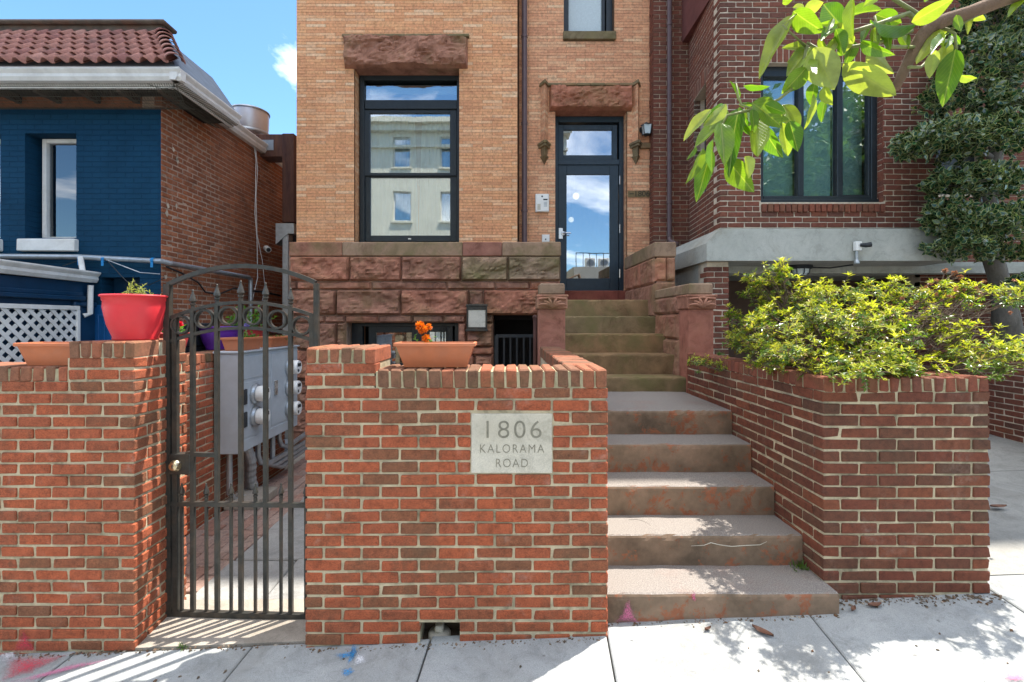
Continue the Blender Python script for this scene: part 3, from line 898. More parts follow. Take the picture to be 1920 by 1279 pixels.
# drain cap in the niche of the wall
dc = thing('drain_cap', 'pale round drain cap in the niche under the garden wall', 'drain cap', (PX(823, 2.62), 2.62, -0.02))
m = MB(); cx_, cy_ = PX(823, 2.64), 2.665
m.lathe([(0.0, -0.1), (0.062, -0.1), (0.062, 0.0), (0.055, 0.012), (0.0, 0.014)], (cx_, cy_, -0.03), 24); m.build('cap', M['plaque'], dc, True)
m = MB(); m.cbox(cx_ - 0.024, cy_ - 0.024, -0.018, cx_ + 0.024, cy_ + 0.024, 0.018, 0.006); m.build('square_plug', M['plaque'], dc)

# ================================================================== left wall with its pillar
DL = 2.60
PL0, PL1 = PX(128, DL), PX(252, DL)
XL = -3.22
lw = thing('brick_gate_pier_wall', 'red brick wall with taller pier left of the gate', 'wall', (-2.6, 2.75, 0))
pitl, modl = 0.064, 0.1835
zl = 1.370
sp = face_specs(PL1 - XL, zl, -0.2, pitl, 0.0125, modl, anchor='R', hd=0.2)
sp = [s if s[0] > 0.05 else (s[0], s[1], s[2], s[3], 0.095) for s in sp]
lay(lw, sp, (XL, DL), 0, M['brick_red'])
sp = face_specs(PL1 - PL0, zl + 2 * pitl, zl + 0.01, pitl, 0.0125, modl, anchor='R', hd=0.2)
lay(lw, sp, (PL0, DL), 0, M['brick_red'])
core_wall(lw, (XL, DL), 0, PL0 - XL, -0.3, zl, 0.30, M['mortar'])
m = MB(); m.box(PL0 - 0.01, DL + 0.0085, -0.3, PL1 - 0.008, 3.03 - 0.008, zl + 2 * pitl); m.build('mortar_core', M['mortar'], lw)
rowlock(lw, (XL, DL), 0, PL0 - XL - 0.004, zl, zl + 0.082, 13, 0.31, M['brick_coping'])
m = MB(); m.box(XL, DL + 0.008, zl, PL0 - 0.006, DL + 0.3, zl + 0.07); m.build('coping_mortar', M['mortar_moss'], lw)
zp = zl + 2 * pitl
rowlock(lw, (PL0, DL), 0, PL1 - PL0, zp, zp + 0.09, 6, 0.205, M['brick_coping'])
rowlock(lw, (PL0, DL + 0.215), 0, PL1 - PL0, zp, zp + 0.09, 6, 0.215, M['brick_coping'])
m = MB(); m.box(PL0 + 0.008, DL + 0.008, zp, PL1 - 0.008, 3.022, zp + 0.078); m.build('coping_mortar', M['mortar'], lw)
sp = face_specs(0.43, zp, -0.2, pitl, 0.0125, modl, cut_l=(0.105, 0.21))
lay(lw, sp, (PL1, DL), R(90), M['brick_red'])
# low side wall behind, carrying the meters
XS = -2.64
sp = face_specs(2.7, 1.33, -0.1, 0.0658, 0.0125, 0.2)
lay(lw, sp, (XS, 3.04), R(90), M['brick_red'], cap=160, stuff_mat=M['brick_red'], key=lambda s: s[0] - 0.3 * s[2])
core_wall(lw, (XS, 3.04), R(90), 2.7, -0.3, 1.33, 0.25, M['mortar'])
rowlock(lw, (XS, 3.04), R(90), 2.7, 1.33, 1.415, 36, 0.25, M['brick_coping'])

# ================================================================== planter
DP = 2.78
QL, QR = 1.84, PX(1857, DP)
pk = thing('brick_planter', 'plum red brick planter box beside the lower steps', 'planter', ((QL + QR) / 2, 3.3, 0.1))
pitp, modp = 0.0692, (QR - QL + 0.0125) / 4.5
zq = 1.287
sp = face_specs(QR - QL, zq, 0.0, pitp, 0.0125, modp, hd=0.2)
lay(pk, sp, (QL, DP), 0, M['brick_plum'])
LS = 4.87 - DP
sp = face_specs(LS, zq, -0.05, pitp, 0.0125, 0.213, anchor='R', cut_r=(0.105, 0.21))
sp = [s for s in sp if s[3] > 0.15 + (1.0 - s[0] / LS) * 0.85 - 0.2]
lay(pk, sp, (QL, 4.87), R(-90), M['brick_plum'])
core_wall(pk, (QL, DP), 0, QR - QL, -0.2, zq, 0.2, M['mortar'])
core_wall(pk, (QL, 4.87), R(-90), LS - 0.197, -0.2, zq, 0.2, M['mortar'])
m = MB(); m.box(QR - 0.2, DP + 0.2, -0.2, QR - 0.008, 4.87, zq); m.box(QL + 0.2, 4.67, -0.2, QR - 0.2, 4.86, zq); m.build('mortar_core', M['mortar'], pk)
sp = face_specs(LS, zq, 0.1, pitp, 0.0125, 0.213, cut_l=(0.105, 0.21))
lay(pk, sp, (QR, DP), R(90), M['brick_plum'], cap=40, key=lambda s: s[0])
rowlock(pk, (QL, DP), 0, QR - QL, zq, zq + 0.088, 15, 0.2, M['brick_plum_coping'])
rowlock(pk, (QL, 4.87), R(-90), LS - 0.205, zq, zq + 0.088, 28, 0.2, M['brick_plum_coping'])
rowlock(pk, (QR, DP + 0.205), R(90), LS - 0.2, zq, zq + 0.088, 28, 0.2, M['brick_plum_coping'])
m = MB(); m.box(QL + 0.008, DP + 0.008, zq + 0.001, QR - 0.008, DP + 0.19, zq + 0.076); m.box(QL + 0.0085, DP + 0.19, zq + 0.001, QL + 0.19, 4.86, zq + 0.075); m.box(QR - 0.19, DP + 0.19, zq + 0.001, QR - 0.0085, 4.86, zq + 0.075); m.build('coping_mortar', M['mortar_moss'], pk)
m = MB(); m.box(QL + 0.19, DP + 0.19, 0.0, QR - 0.19, 4.7, 1.32); m.build('soil', M['soil'], pk)

# ================================================================== steps
st = thing('entrance_steps', 'worn concrete and brownstone steps climbing to the front door', 'stairs', (1.2, 4.5, 0))
SL, SR = 0.552, 1.838
steps = [(2.66, 2.99, 0.187), (2.97, 3.30, 0.373), (3.28, 3.61, 0.570), (3.59, 3.92, 0.779), (3.90, 4.97, 0.972)]
def worn_step(x0, x1, y0, y1, z0, z1, seed, r=0.016):
    """a slab with a softened, chipped nosing"""
    rs = np.random.default_rng(seed)
    n = 40
    m = MB(); vs_, fs = [], []
    prof = [(0.0, z0), (0.0, z1 - r * 2.2), (0.1 * r, z1 - r), (0.45 * r, z1 - 0.3 * r), (1.2 * r, z1), (y1 - y0, z1)]
    k = len(prof)
    ph = rs.uniform(0, 6, 4)
    for i in range(n + 1):
        x = x0 + (x1 - x0) * i / n
        wv = 0.004 * math.sin(x * 9 + ph[0]) + 0.003 * math.sin(x * 23 + ph[1])
        chip = rs.uniform(0, 0.006) if rs.random() < 0.35 else 0
        for j, (dy, z) in enumerate(prof):
            if j in (0, 1): vs_.append((x, y0 + wv * 0.5, z))
            elif j in (2, 3): vs_.append((x, y0 + dy + wv * 0.5 + chip, z - chip * 0.8))
            else: vs_.append((x, y0 + dy, z + wv * 0.25))
    for i in range(n):
        for j in range(k - 1):
            fs.append((i * k + j, (i + 1) * k + j, (i + 1) * k + j + 1, i * k + j + 1))
    fs.append(tuple(reversed([j for j in range(k)] + []))); fs.append(tuple(n * k + j for j in range(k)))
    m.add(vs_, fs)
    return m
zb = -0.3
for i, (a, b, z) in enumerate(steps):
    worn_step(SL, SR + (0.012 if i == 0 else 0), a, b, zb, z, 40 + i).build('step', M['step'], st)
    zb = z - 0.02
ups = [(4.95, 5.28, 1.118), (5.26, 5.60, 1.332), (5.58, 5.92, 1.549), (5.90, 6.24, 1.760), (6.22, 7.55, 1.976)]
for i, (a, b, z) in enumerate(ups):
    worn_step(0.555, 1.86, a, b, zb, z, 60 + i, 0.010).build('step', M['stone_step'], st)
    zb = z - 0.02
m = MB(); m.cbox(0.62, 7.40, 1.97, 2.0, 7.78, PZ(545.5, 7.45), 0.008); m.build('sill_step', M['sill_red'], st)
m = MB(); m.box(0.6, 4.0, -0.3, 1.80, 7.4, 0.9); m.box(0.6, 5.3, 0.9, 1.8, 7.4, 1.3); m.build('foundation', M['stone'], st)

def carved(mb, x0, x1, z0, z1, y):
    """fan of curled leaves carved on a capital"""
    cx = (x0 + x1) / 2; w = (x1 - x0) / 2; h = z1 - z0
    for a in (-72, -46, -20, 20, 46, 72):
        t = R(a); ln = h * 0.95 if abs(a) < 60 else w * 0.98
        pts = []
        for s in range(7):
            f = s / 6
            an = t * (0.55 + 0.55 * f)
            pts.append((cx + math.sin(an) * ln * f * (1.0 if abs(a) < 60 else 1.0), y - 0.012 - 0.018 * math.sin(f * 2.6), z0 + 0.01 + math.cos(an) * ln * f * 0.92))
        mb.tube(pts, [0.010, 0.012, 0.013, 0.014, 0.014, 0.012, 0.006], 6)
    mb.tube([(x0 + 0.01, y - 0.012, z1 - 0.02), (cx, y - 0.02, z1 - 0.006), (x1 - 0.01, y - 0.012, z1 - 0.02)], 0.012, 6)
def newel(x0, x1, y0, y1):
    nw = MB()
    nw.cbox(x0, y0, 0.6, x1, y1, 1.82, 0.006)
    n_ = nw.build('newel_post', M['stone_red'], st)
    c = MB(); c.cbox(x0 - 0.022, y0 - 0.018, 1.82, x1 + 0.022, y1 + 0.01, 1.965, 0.012)
    c.cbox(x0 - 0.03, y0 - 0.026, 1.945, x1 + 0.03, y1 + 0.012, 1.968, 0.006)
    carved(c, x0 - 0.015, x1 + 0.015, 1.825, 1.945, y0 - 0.018)
    c.build('capital', M['stone'], n_)
    k2 = MB(); k2.cbox(x0 + 0.004, y0, 1.968, x1 - 0.004, y1 - 0.01, 2.085, 0.014); k2.build('cap_block', M['stone_green'], n_)
newel(0.342, 0.607, 4.88, 5.15)
newel(1.862, 2.115, 4.88, 5.15)
# low cheek wall behind the right newel
CXL, CXR = 1.867, 2.118
m = MB(); m.cbox(CXL - 0.01, 5.145, 1.972, CXR + 0.005, 5.99, 2.083, 0.014); m.build('coping_stone', M['stone_green'], st)
for (a, b, z0, z1) in ((5.16, 5.97, 1.78, 1.968), (5.16, 5.55, 1.5, 1.775), (5.555, 5.97, 1.5, 1.775), (5.16, 5.97, 1.0, 1.495)):
    m = MB(); rock_face(m, (CXL, 5.97), R(-90), 5.97 - b, 5.97 - a, z0, z1, 0.24, 0.03); m.build('stone', M['stone'], st)
# high cheek wall against the house
m = MB(); m.cbox(CXL - 0.012, 5.98, 2.50, CXR + 0.01, 7.5, 2.687, 0.012); m.build('coping_stone', M['stone_green'], st)
for (a, b, z0, z1) in ((6.0, 6.6, 2.17, 2.495), (6.605, 7.45, 2.17, 2.495), (6.0, 6.9, 1.75, 2.165), (6.905, 7.45, 1.75, 2.165), (6.0, 7.45, 1.2, 1.745)):
    m = MB(); rock_face(m, (CXL, 7.45), R(-90), 7.45 - b, 7.45 - a, z0, z1, 0.12, 0.03); m.build('stone', M['stone'], st)
for (a, b, z0, z1) in ((CXL, CXL + 0.14, 2.20, 2.495), (CXL + 0.145, CXR, 2.20, 2.495), (CXL, CXR, 2.04, 2.195), (CXL, CXR, 1.2, 2.035)):
    m = MB(); rock_face(m, (0, 6.0), 0, a, b, z0, z1, 0.11, 0.035); m.build('stone', M['stone'], st)

# spray marks on the brick foot and on the lowest step
def wall_paint(pxs, d, mat, parent):
    Q = []
    for i in range(len(pxs)):
        a, b = pxs[i], pxs[(i + 1) % len(pxs)]
        for t in range(6):
            f = t / 6; Q.append((a[0] + (b[0] - a[0]) * f + random.uniform(-3, 3), a[1] + (b[1] - a[1]) * f + random.uniform(-2, 2)))
    coat([(PX(x, d), d, PZ(y, d)) for x, y in Q], mat, parent)
wall_paint([(46, 1182), (56, 1200), (68, 1222), (26, 1222), (36, 1198)], DL - 0.006, M['p_red'], lw)
wall_paint([(1178, 1128), (1188, 1150), (1200, 1166), (1156, 1166), (1168, 1148)], 2.652, M['p_pink'], st)
wall_paint([(1297, 1108), (1305, 1110), (1304, 1128), (1297, 1126)], 2.652, M['p_pink'], st)

M['grit'] = brick_mat('grit', [(0.0, (0.08, 0.06, 0.04)), (0.5, (0.20, 0.16, 0.12)), (0.8, (0.16, 0.08, 0.04)), (1.0, (0.40, 0.36, 0.30))], island=True)
m = MB()
def strew(x0, x1, yf, n, spread):
    for _ in range(n):
        x = random.uniform(x0, x1); y = yf - abs(random.gauss(0, spread)); s = random.choice((0.002, 0.003, 0.004, 0.006)) * random.uniform(0.7, 1.4)
        z = GZ(x, y); a = random.uniform(0, 3)
        c_, s2 = math.cos(a) * s, math.sin(a) * s
        q = [(x - c_ * 1.8, y - s2 * 1.8), (x + s2, y - c_), (x + c_ * 1.6, y + s2 * 1.6), (x - s2, y + c_)]
        m.hexa([(u, v, z - 0.001) for u, v in q] + [(x + (u - x) * 0.6, y + (v - y) * 0.6, z + s * 0.8) for u, v in q])
strew(-3.2, -2.02, 2.595, 150, 0.02); strew(-1.06, 0.54, 2.555, 190, 0.02); strew(0.56, 1.84, 2.655, 130, 0.02); strew(1.85, 2.85, 2.775, 260, 0.035); strew(-2.0, -1.05, 2.60, 90, 0.02); strew(-2.8, 2.9, 2.5, 45, 0.3)
tag(m.build('grit', M['grit']), 'grit and leaf crumbs along the foot of the brick walls', 'grit', kind='stuff')

# hairline cracks in the second step: a filled pale one on the riser, an open one on the tread
pts = [(1296, 1024), (1320, 1023), (1333, 1018), (1350, 1022), (1372, 1025), (1400, 1023), (1425, 1022), (1438, 1016)]
m = MB(); m.tube([(PX(x, 2.966), 2.968, PZ(y, 2.966)) for x, y in pts], [0.001, 0.002, 0.003, 0.0025, 0.003, 0.003, 0.002, 0.001], 5); m.build('crack', M['plaque'], st)
pts = [(1178, 975), (1192, 974), (1205, 977), (1216, 983), (1224, 990)]
m = MB(); m.tube([(PX(x, 1.327 * F / (y - CY)), 1.327 * F / (y - CY), 0.3735) for x, y in pts], [0.001, 0.002, 0.0025, 0.002, 0.001], 5); m.build('crack', M['text_dark'], st)

# ================================================================== the yellow brick row house
hs = thing('row_house', 'tan roman brick row house with brownstone base and blue door', 'house', (-0.4, 9, 0))
DA, DB, DS = 7.30, 7.55, 7.00
XA0, XA1 = PX(556, DA), PX(970, DA)
XB0, XB1 = 0.215, PX(1222, DB)
HT = 15.2
wz0, wz1 = 2.862, PZ(128, DA)
wx0, wx1 = PX(664, DA), PX(861, DA)
lin = (PX(647, DA), PX(877, DA), PZ(129, DA), PZ(67, DA))
opA = [(wx0 - XA0, wx1 - XA0, wz0 - 0.1, wz1), (lin[0] - XA0, lin[1] - XA0, lin[2], lin[3])]
sp = face_specs(XA1 - XA0, 7.06, 2.86, 0.0445, 0.0045, 0.298, opA, depth=0.05)
lay(hs, sp, (XA0, DA), 0, M['roman'], cap=0, stuff_name='roman_brickwork', proud=0.0012)
core_wall(hs, (XA0, DA), 0, XA1 - XA0, 2.80, 7.06, 0.34, M['mortar_tan'], [opA[0]], rec=0.006, name='front_wall')
# brick reveal on the left of the window
sp = face_specs(0.2, wz1, 2.87, 0.0445, 0.0045, 0.2, depth=0.012)
lay(hs, sp, (wx0 + 0.006, DA + 0.052), R(90), M['roman'], cap=0, stuff_name='reveal_brickwork', proud=0.001)
dx0, dx1 = PX(1041, DB), PX(1176, DB)
dz1 = PZ(207, DB)
uw = (PX(1057, DB), PX(1152, DB), PZ(76, DB), 8.3)
lb = (PX(1030, DB), PX(1184, DB), PZ(208, DB), PZ(162, DB))
opB = [(dx0 - XB0, dx1 - XB0, 1.9, dz1), (lb[0] - XB0, lb[1] - XB0, lb[2], lb[3]), (uw[0] - XB0, uw[1] - XB0, uw[2], uw[3])]
sp = face_specs(XB1 - XB0, 7.2, 2.0, 0.0442, 0.0045, 0.298, opB, depth=0.05, odd0=1)
lay(hs, sp, (XB0, DB), 0, M['roman_pink'], cap=0, stuff_name='roman_brickwork', proud=0.0012)
core_wall(hs, (XB0, DB), 0, XB1 - XB0, 1.9, 7.2, 0.34, M['mortar_tan'], [opB[0], (opB[2][0], opB[2][1], opB[2][2] + 0.1, 7.2)], rec=0.006, name='front_wall')
sp = face_specs(0.15, dz1, 2.2, 0.0442, 0.0045, 0.2, depth=0.012)
lay(hs, sp, (dx1 - 0.006, DB + 0.202), R(-90), M['roman_pink'], cap=0, stuff_name='reveal_brickwork', proud=0.001)
# masses out of sight: upper storeys, side, rear and floors
m = MB()
m.box(XA0 + 0.01, DA + 0.01, 7.07, XA1, 16.5, HT); m.box(XA1, DB + 0.01, 8.3, XB1, 16.5, HT)
m.box(XB0 + 0.01, DB + 0.01, 7.21, uw[0], 8.4, 8.3); m.box(uw[1], DB + 0.01, 7.21, XB1, 8.4, 8.3)
m.box(XA0 + 0.01, 7.66, 2.8, XA0 + 0.3, 16.5, 7.06); m.box(XB1 - 0.25, 7.92, 1.2, XB1 - 0.01, 16.5, 8.3)
m.box(XA0 + 0.01, 7.32, -0.3, XA0 + 0.3, 16.5, 2.8)
m.build('upper_storeys', simple('tan_brick_far', (0.50, 0.24, 0.11), 0.9, 0.2, 3.0), hs)
m = MB()
m.box(XA0 + 0.3, 16.2, -0.3, XB1 - 0.25, 16.5, 8.3); m.box(XA0 + 0.3, 7.66, 2.3, XA1, 16.2, 2.45); m.box(XA1, 7.95, 2.02, XB1 - 0.25, 16.2, 2.14)
m.box(XA0 + 0.3, 7.66, 6.2, XB1 - 0.25, 16.2, 6.3); m.box(0.3, 7.95, 2.14, 0.42, 11.0, 6.2)
m.build('inner_walls', M['room'], hs)
# slot between the two bays and its downspout
m = MB(); m.box(XA1 + 0.002, DB + 0.06, 2.8, XB0 - 0.002, DB + 0.3, 7.2); m.build('recess', M['mortar_tan'], hs)
def downspout(x, y, z0, z1, r, parent, mat, nm='downspout'):
    m = MB(); m.tube([(x, y, z0), (x, y, z1)], r, 10)
    o = m.build(nm, mat, parent, False)
    k = MB()
    z = z0 + 0.55
    while z < z1:
        k.lathe([(r, -0.02), (r + 0.008, -0.018), (r + 0.008, 0.018), (r, 0.02)], (x, y, z), 12); z += 1.35
    k.build('strap', mat, o)
downspout(PX(983.5, 7.42), 7.44, 2.86, 7.6, 0.042, hs, M['downspout'])
# window lintel
def lintel(x0, x1, z0, z1, y, cap_mat, depth=0.3):
    m = MB(); rock_face(m, (0, y), 0, x0, x1, z0, z1 - 0.045, depth, 0.12, 0.022, 0.03); m.build('lintel_stone', M['stone'], hs)
    n = 6; w = (x1 - x0 + 0.06) / n
    for i in range(n):
        m = MB(); m.cbox(x0 - 0.03 + i * w, y - 0.05, z1 - 0.043, x0 - 0.03 + (i + 1) * w - 0.004, y + 0.06, z1 - 0.002, 0.008); m.build('drip_stone', cap_mat, hs)
lintel(lin[0], lin[1], lin[2], lin[3], DA - 0.012, M['stone_olive'])
lintel(lb[0], lb[1], lb[2], lb[3] + 0.03, DB - 0.012, M['stone_olive'])

def frame_rect(mb, x0, x1, z0, z1, y0, y1, t, b=0.004):
    tl, tr, tb, tt = t if isinstance(t, tuple) else (t, t, t, t)
    mb.cbox(x0, y0, z0, x0 + tl, y1, z1, b); mb.cbox(x1 - tr, y0, z0, x1, y1, z1, b)
    mb.cbox(x0 + tl, y0 + 0.001, z0, x1 - tr, y1, z0 + tb, b); mb.cbox(x0 + tl, y0 + 0.001, z1 - tt, x1 - tr, y1, z1, b)
# tall window
wy = 7.50
win = MB(); frame_rect(win, wx0 + 0.022, wx1 - 0.002, wz0, wz1 - 0.002, wy, wy + 0.14, (0.075, 0.055, 0.05, 0.08))
wo = win.build('window', M['frame'], hs)
m = MB(); m.cbox(PX(684, wy), wy - 0.012, PZ(205, wy), PX(857, wy), wy + 0.12, PZ(188, wy), 0.006); m.build('transom_bar', M['frame'], wo)
m = MB(); frame_rect(m, PX(678, wy), PX(856, wy), PZ(329, wy), PZ(205, wy), wy + 0.012, wy + 0.07, (0.125, 0.105, 0.045, 0.055)); m.build('upper_sash', M['frame'], wo)
m = MB(); frame_rect(m, PX(680, wy), PX(856, wy), PZ(452, wy), PZ(322, wy), wy + 0.045, wy + 0.10, (0.105, 0.105, 0.095, 0.075)); m.build('lower_sash', M['frame'], wo)
m = MB(); m.cbox(PX(764, wy), wy + 0.035, PZ(448.5, wy), PX(770, wy), wy + 0.05, PZ(446, wy), 0.002); m.build('sash_lift', M['steel'], wo)
for (a, b, c, d, yy) in ((684, 857, 188, 158, wy + 0.05), (690, 846, 328, 208, wy + 0.04), (690, 846, 446, 330, wy + 0.075)):
    m = MB(); m.box(PX(a, wy), yy, PZ(c, wy), PX(b, wy), yy + 0.006, PZ(d, wy)); m.build('pane', M['glass'], wo)
m = MB(); m.cbox(PX(690, wy), wy + 0.1, PZ(171, wy), PX(855, wy), wy + 0.13, PZ(158, wy), 0.004); m.build('blind_headrail', M['curtain'], wo)
def curtain(x0, x1, z0, z1, y, name, parent, waves, gap=None):
    n, k = 90, 24
    vs_, fs = [], []
    for i in range(n + 1):
        for j in range(k + 1):
            u, w = i / n, j / k
            x = x0 + (x1 - x0) * u
            if gap:
                pull = gap * (w ** 1.2)
                x = x0 + (x1 - x0 - pull * 1.0) * u if gap > 0 else x1 - (x1 - x0 + pull) * (1 - u)
            vs_.append((x, y + 0.018 * math.sin(u * waves * 6.28 + 0.4 * math.sin(w * 3)) + 0.006 * math.sin(u * waves * 15), z0 + (z1 - z0) * w))
    for i in range(n):
        for j in range(k):
            a = i * (k + 1) + j
            fs.append((a, a + k + 1, a + k + 2, a + 1))
    m = MB(); m.add(vs_, fs); return m.build(name, M['curtain'], parent, True)
curtain(PX(676, wy), PX(781, wy), wz0, PZ(205, wy), wy + 0.17, 'curtain', wo, 9, 0.06)
curtain(PX(781, wy), PX(862, wy), wz0, PZ(205, wy), wy + 0.17, 'curtain', wo, 7, -0.06)
# small window over the door
m = MB(); frame_rect(m, uw[0] + 0.002, uw[1] - 0.002, uw[2] + 0.02, 8.2, DB + 0.12, DB + 0.24, (0.09, 0.10, 0.06, 0.1)); w2 = m.build('window', M['frame'], hs)
m = MB(); m.box(uw[0] + 0.09, DB + 0.18, uw[2] + 0.06, uw[1] - 0.16, DB + 0.186, 8.1); m.build('pane', M['frost'], w2)
m = MB(); m.cbox(uw[1] - 0.17, DB + 0.14, uw[2] + 0.06, uw[1] - 0.12, DB + 0.24, 8.1, 0.004); m.build('inner_stile', M['frame'], w2)
m = MB(); m.cbox(uw[0] - 0.012, DB - 0.045, PZ(76, DB), uw[1] + 0.018, DB + 0.16, PZ(61, DB), 0.006); m.build('window_sill', M['stone_olive'], hs)

# door
dy = 7.75
sill = PZ(545.5, 7.45)
m = MB(); frame_rect(m, dx0 + 0.002, dx1 - 0.002, sill, dz1 - 0.002, dy, dy + 0.12, (0.07, 0.075, 0.001, 0.10)); 
m.cbox(dx0 + 0.07, dy - 0.005, PZ(309, dy), dx1 - 0.075, dy + 0.1, PZ(299, dy), 0.004)
dfr = m.build('door_frame', M['door_blue'], hs)
m = MB(); frame_rect(m, PX(1047, dy), PX(1158, dy), PZ(300, dy), PZ(233, dy), dy + 0.02, dy + 0.07, 0.085); m.build('transom_sash', M['door_blue'], dfr)
m = MB(); m.box(PX(1055, dy), dy + 0.045, PZ(298, dy), PX(1150, dy), dy + 0.051, PZ(240, dy)); m.build('transom_pane', M['glass_door'], dfr)
m = MB(); frame_rect(m, PX(1047, dy), PX(1160, dy), sill + 0.012, PZ(309, dy), dy + 0.012, dy + 0.06, (0.135, 0.14, 0.21, 0.155)); dl = m.build('door', M['door_blue'], hs)
m = MB(); m.box(PX(1060, dy), dy + 0.034, PZ(522, dy), PX(1147, dy), dy + 0.041, PZ(324, dy)); m.build('pane', M['glass_door'], dl)
hx, hz_ = PX(1055, dy), PZ(438, dy)
m = MB(); m.cbox(PX(1047.5, dy), dy - 0.002, PZ(448, dy), PX(1055.5, dy), dy + 0.012, PZ(427.5, dy), 0.003)
m.lathe([(0.0, 0.034), (0.030, 0.034), (0.034, 0.028), (0.034, 0.0)], (hx + 0.01, dy + 0.01, hz_), 18, axis=(0, -1, 0))
m.tube([(hx + 0.01, dy - 0.02, hz_), (hx + 0.01, dy - 0.06, hz_), (hx + 0.04, dy - 0.07, hz_), (hx + 0.125, dy - 0.065, hz_ - 0.004)], [0.012, 0.013, 0.012, 0.009], 10)
m.build('handle', M['steel'], dl)
for yy in (338, 429, 513):
    m = MB(); m.tube([(PX(1162, dy), dy - 0.004, PZ(yy + 8, dy)), (PX(1162, dy), dy - 0.004, PZ(yy - 8, dy))], 0.011, 8); m.build('hinge', M['steel'], dl)
# pendant lamps glowing in the hall
for (xx, yy, d, r) in ((1080, 368, 9.4, 0.065), (1071, 412, 10.6, 0.06)):
    lp = thing('pendant_lamp', 'lit globe pendant seen through the door glass, %s' % ('higher one' if yy < 400 else 'lower one by the handle'), 'lamp', (PX(xx, d), d, PZ(yy, d)))
    prof = [(r * math.sin(math.pi * i / 10), -r * math.cos(math.pi * i / 10)) for i in range(11)]
    m = MB(); m.lathe(prof, (PX(xx, d), d, PZ(yy, d)), 16); m.build('globe', emit_mat('lamp_glow_%d' % yy, (1.0, 0.72, 0.42), 1.1), lp, True)
    m = MB(); m.tube([(PX(xx, d), d, PZ(yy, d) + r), (PX(xx, d), d, 6.2)], 0.006, 6); m.build('cord', M['black'], lp)

# colonnettes beside the door
def colonnette(xc, name):
    x0, x1 = PX(xc - 7.5, DB), PX(xc + 7.5, DB)
    zt, zb_, zp_ = PZ(160, DB), PZ(270, DB), PZ(309, DB)
    m = MB(); z = zb_; hw = (x1 - x0) / 2; cx = (x0 + x1) / 2
    prj = 0.125
    while z < zt - 0.03:
        h = 0.041
        j = random.uniform(-0.002, 0.002)
        m.add([(cx - hw, DB + 0.01, z), (cx + hw, DB + 0.01, z), (cx + j, DB - prj + j, z), (cx - hw, DB + 0.01, z + h), (cx + hw, DB + 0.01, z + h), (cx + j, DB - prj + j, z + h)],
              [(2, 1, 0), (3, 4, 5), (0, 2, 5, 3), (2, 1, 4, 5)])
        z += 0.0445
    o = m.build(name, M['roman_pink'], hs)
    k = MB()
    for (w, p, a, b) in ((0.022, 0.03, zt - 0.03, zt), (0.014, 0.02, zt, zt + 0.025), (0.05, 0.055, zb_ - 0.035, zb_), (0.034, 0.035, zb_ - 0.075, zb_ - 0.036)):
        k.add([(cx - hw - w, DB + 0.008, a), (cx + hw + w, DB + 0.008, a), (cx + w * 0.4, DB - prj - p, a), (cx - w * 0.4, DB - prj - p, a), (cx - hw - w, DB + 0.008, b), (cx + hw + w, DB + 0.008, b), (cx + w * 0.4, DB - prj - p, b), (cx - w * 0.4, DB - prj - p, b)],
              [(3, 2, 1, 0), (4, 5, 6, 7), (0, 3, 7, 4), (3, 2, 6, 7), (2, 1, 5, 6)])
    def pyr(w0, p0, z0, w1, p1, z1):
        k.add([(cx - w0, DB + 0.006, z0), (cx + w0, DB + 0.006, z0), (cx, DB - p0, z0), (cx - w1, DB + 0.006, z1), (cx + w1, DB + 0.006, z1), (cx, DB - p1, z1)],
              [(2, 1, 0), (3, 4, 5), (0, 2, 5, 3), (2, 1, 4, 5)])
    pyr(hw * 0.8, prj * 0.8, zb_ - 0.2, hw * 0.95, prj, zb_ - 0.076)
    pyr(hw * 1.1, prj * 1.1, zb_ - 0.225, hw * 1.1, prj * 1.1, zb_ - 0.201)
    pyr(0.004, 0.004, zp_, hw * 0.9, prj * 0.95, zb_ - 0.226)
    k.build('corbel', M['stone_olive'], o)
colonnette(1020.5, 'colonnette'); colonnette(1192, 'colonnette')
m = MB(); m.cbox(PX(1200, DB), DB - 0.05, PZ(280, DB), XB1 - 0.002, DB + 0.02, PZ(270, DB), 0.008); m.build('string_course', M['stone_olive'], hs)
m = MB(); m.cbox(PX(1199, DB), DB - 0.008, PZ(297, DB), XB1 - 0.004, DB + 0.02, PZ(281, DB), 0.004); m.build('panel_stone', M['roman_pink'], hs)
m = MB(); m.cbox(PX(1177, DB), DB - 0.010, PZ(370.5, DB), XB1 - 0.002, DB + 0.02, PZ(358, DB), 0.004); ns = m.build('number_stone', M['stone_olive'], hs)
text_obj('numerals', '1806', 0.125, (PX(1203, DB), DB - 0.0135, PZ(364, DB)), M['text_dark'], ns, space=1.0, extrude=0.003)
m = MB(); m.cbox(PX(1180, DB), DB - 0.013, PZ(364.7, DB), PX(1188, DB), DB - 0.009, PZ(363, DB), 0.001); m.build('dash', M['text_dark'], ns)

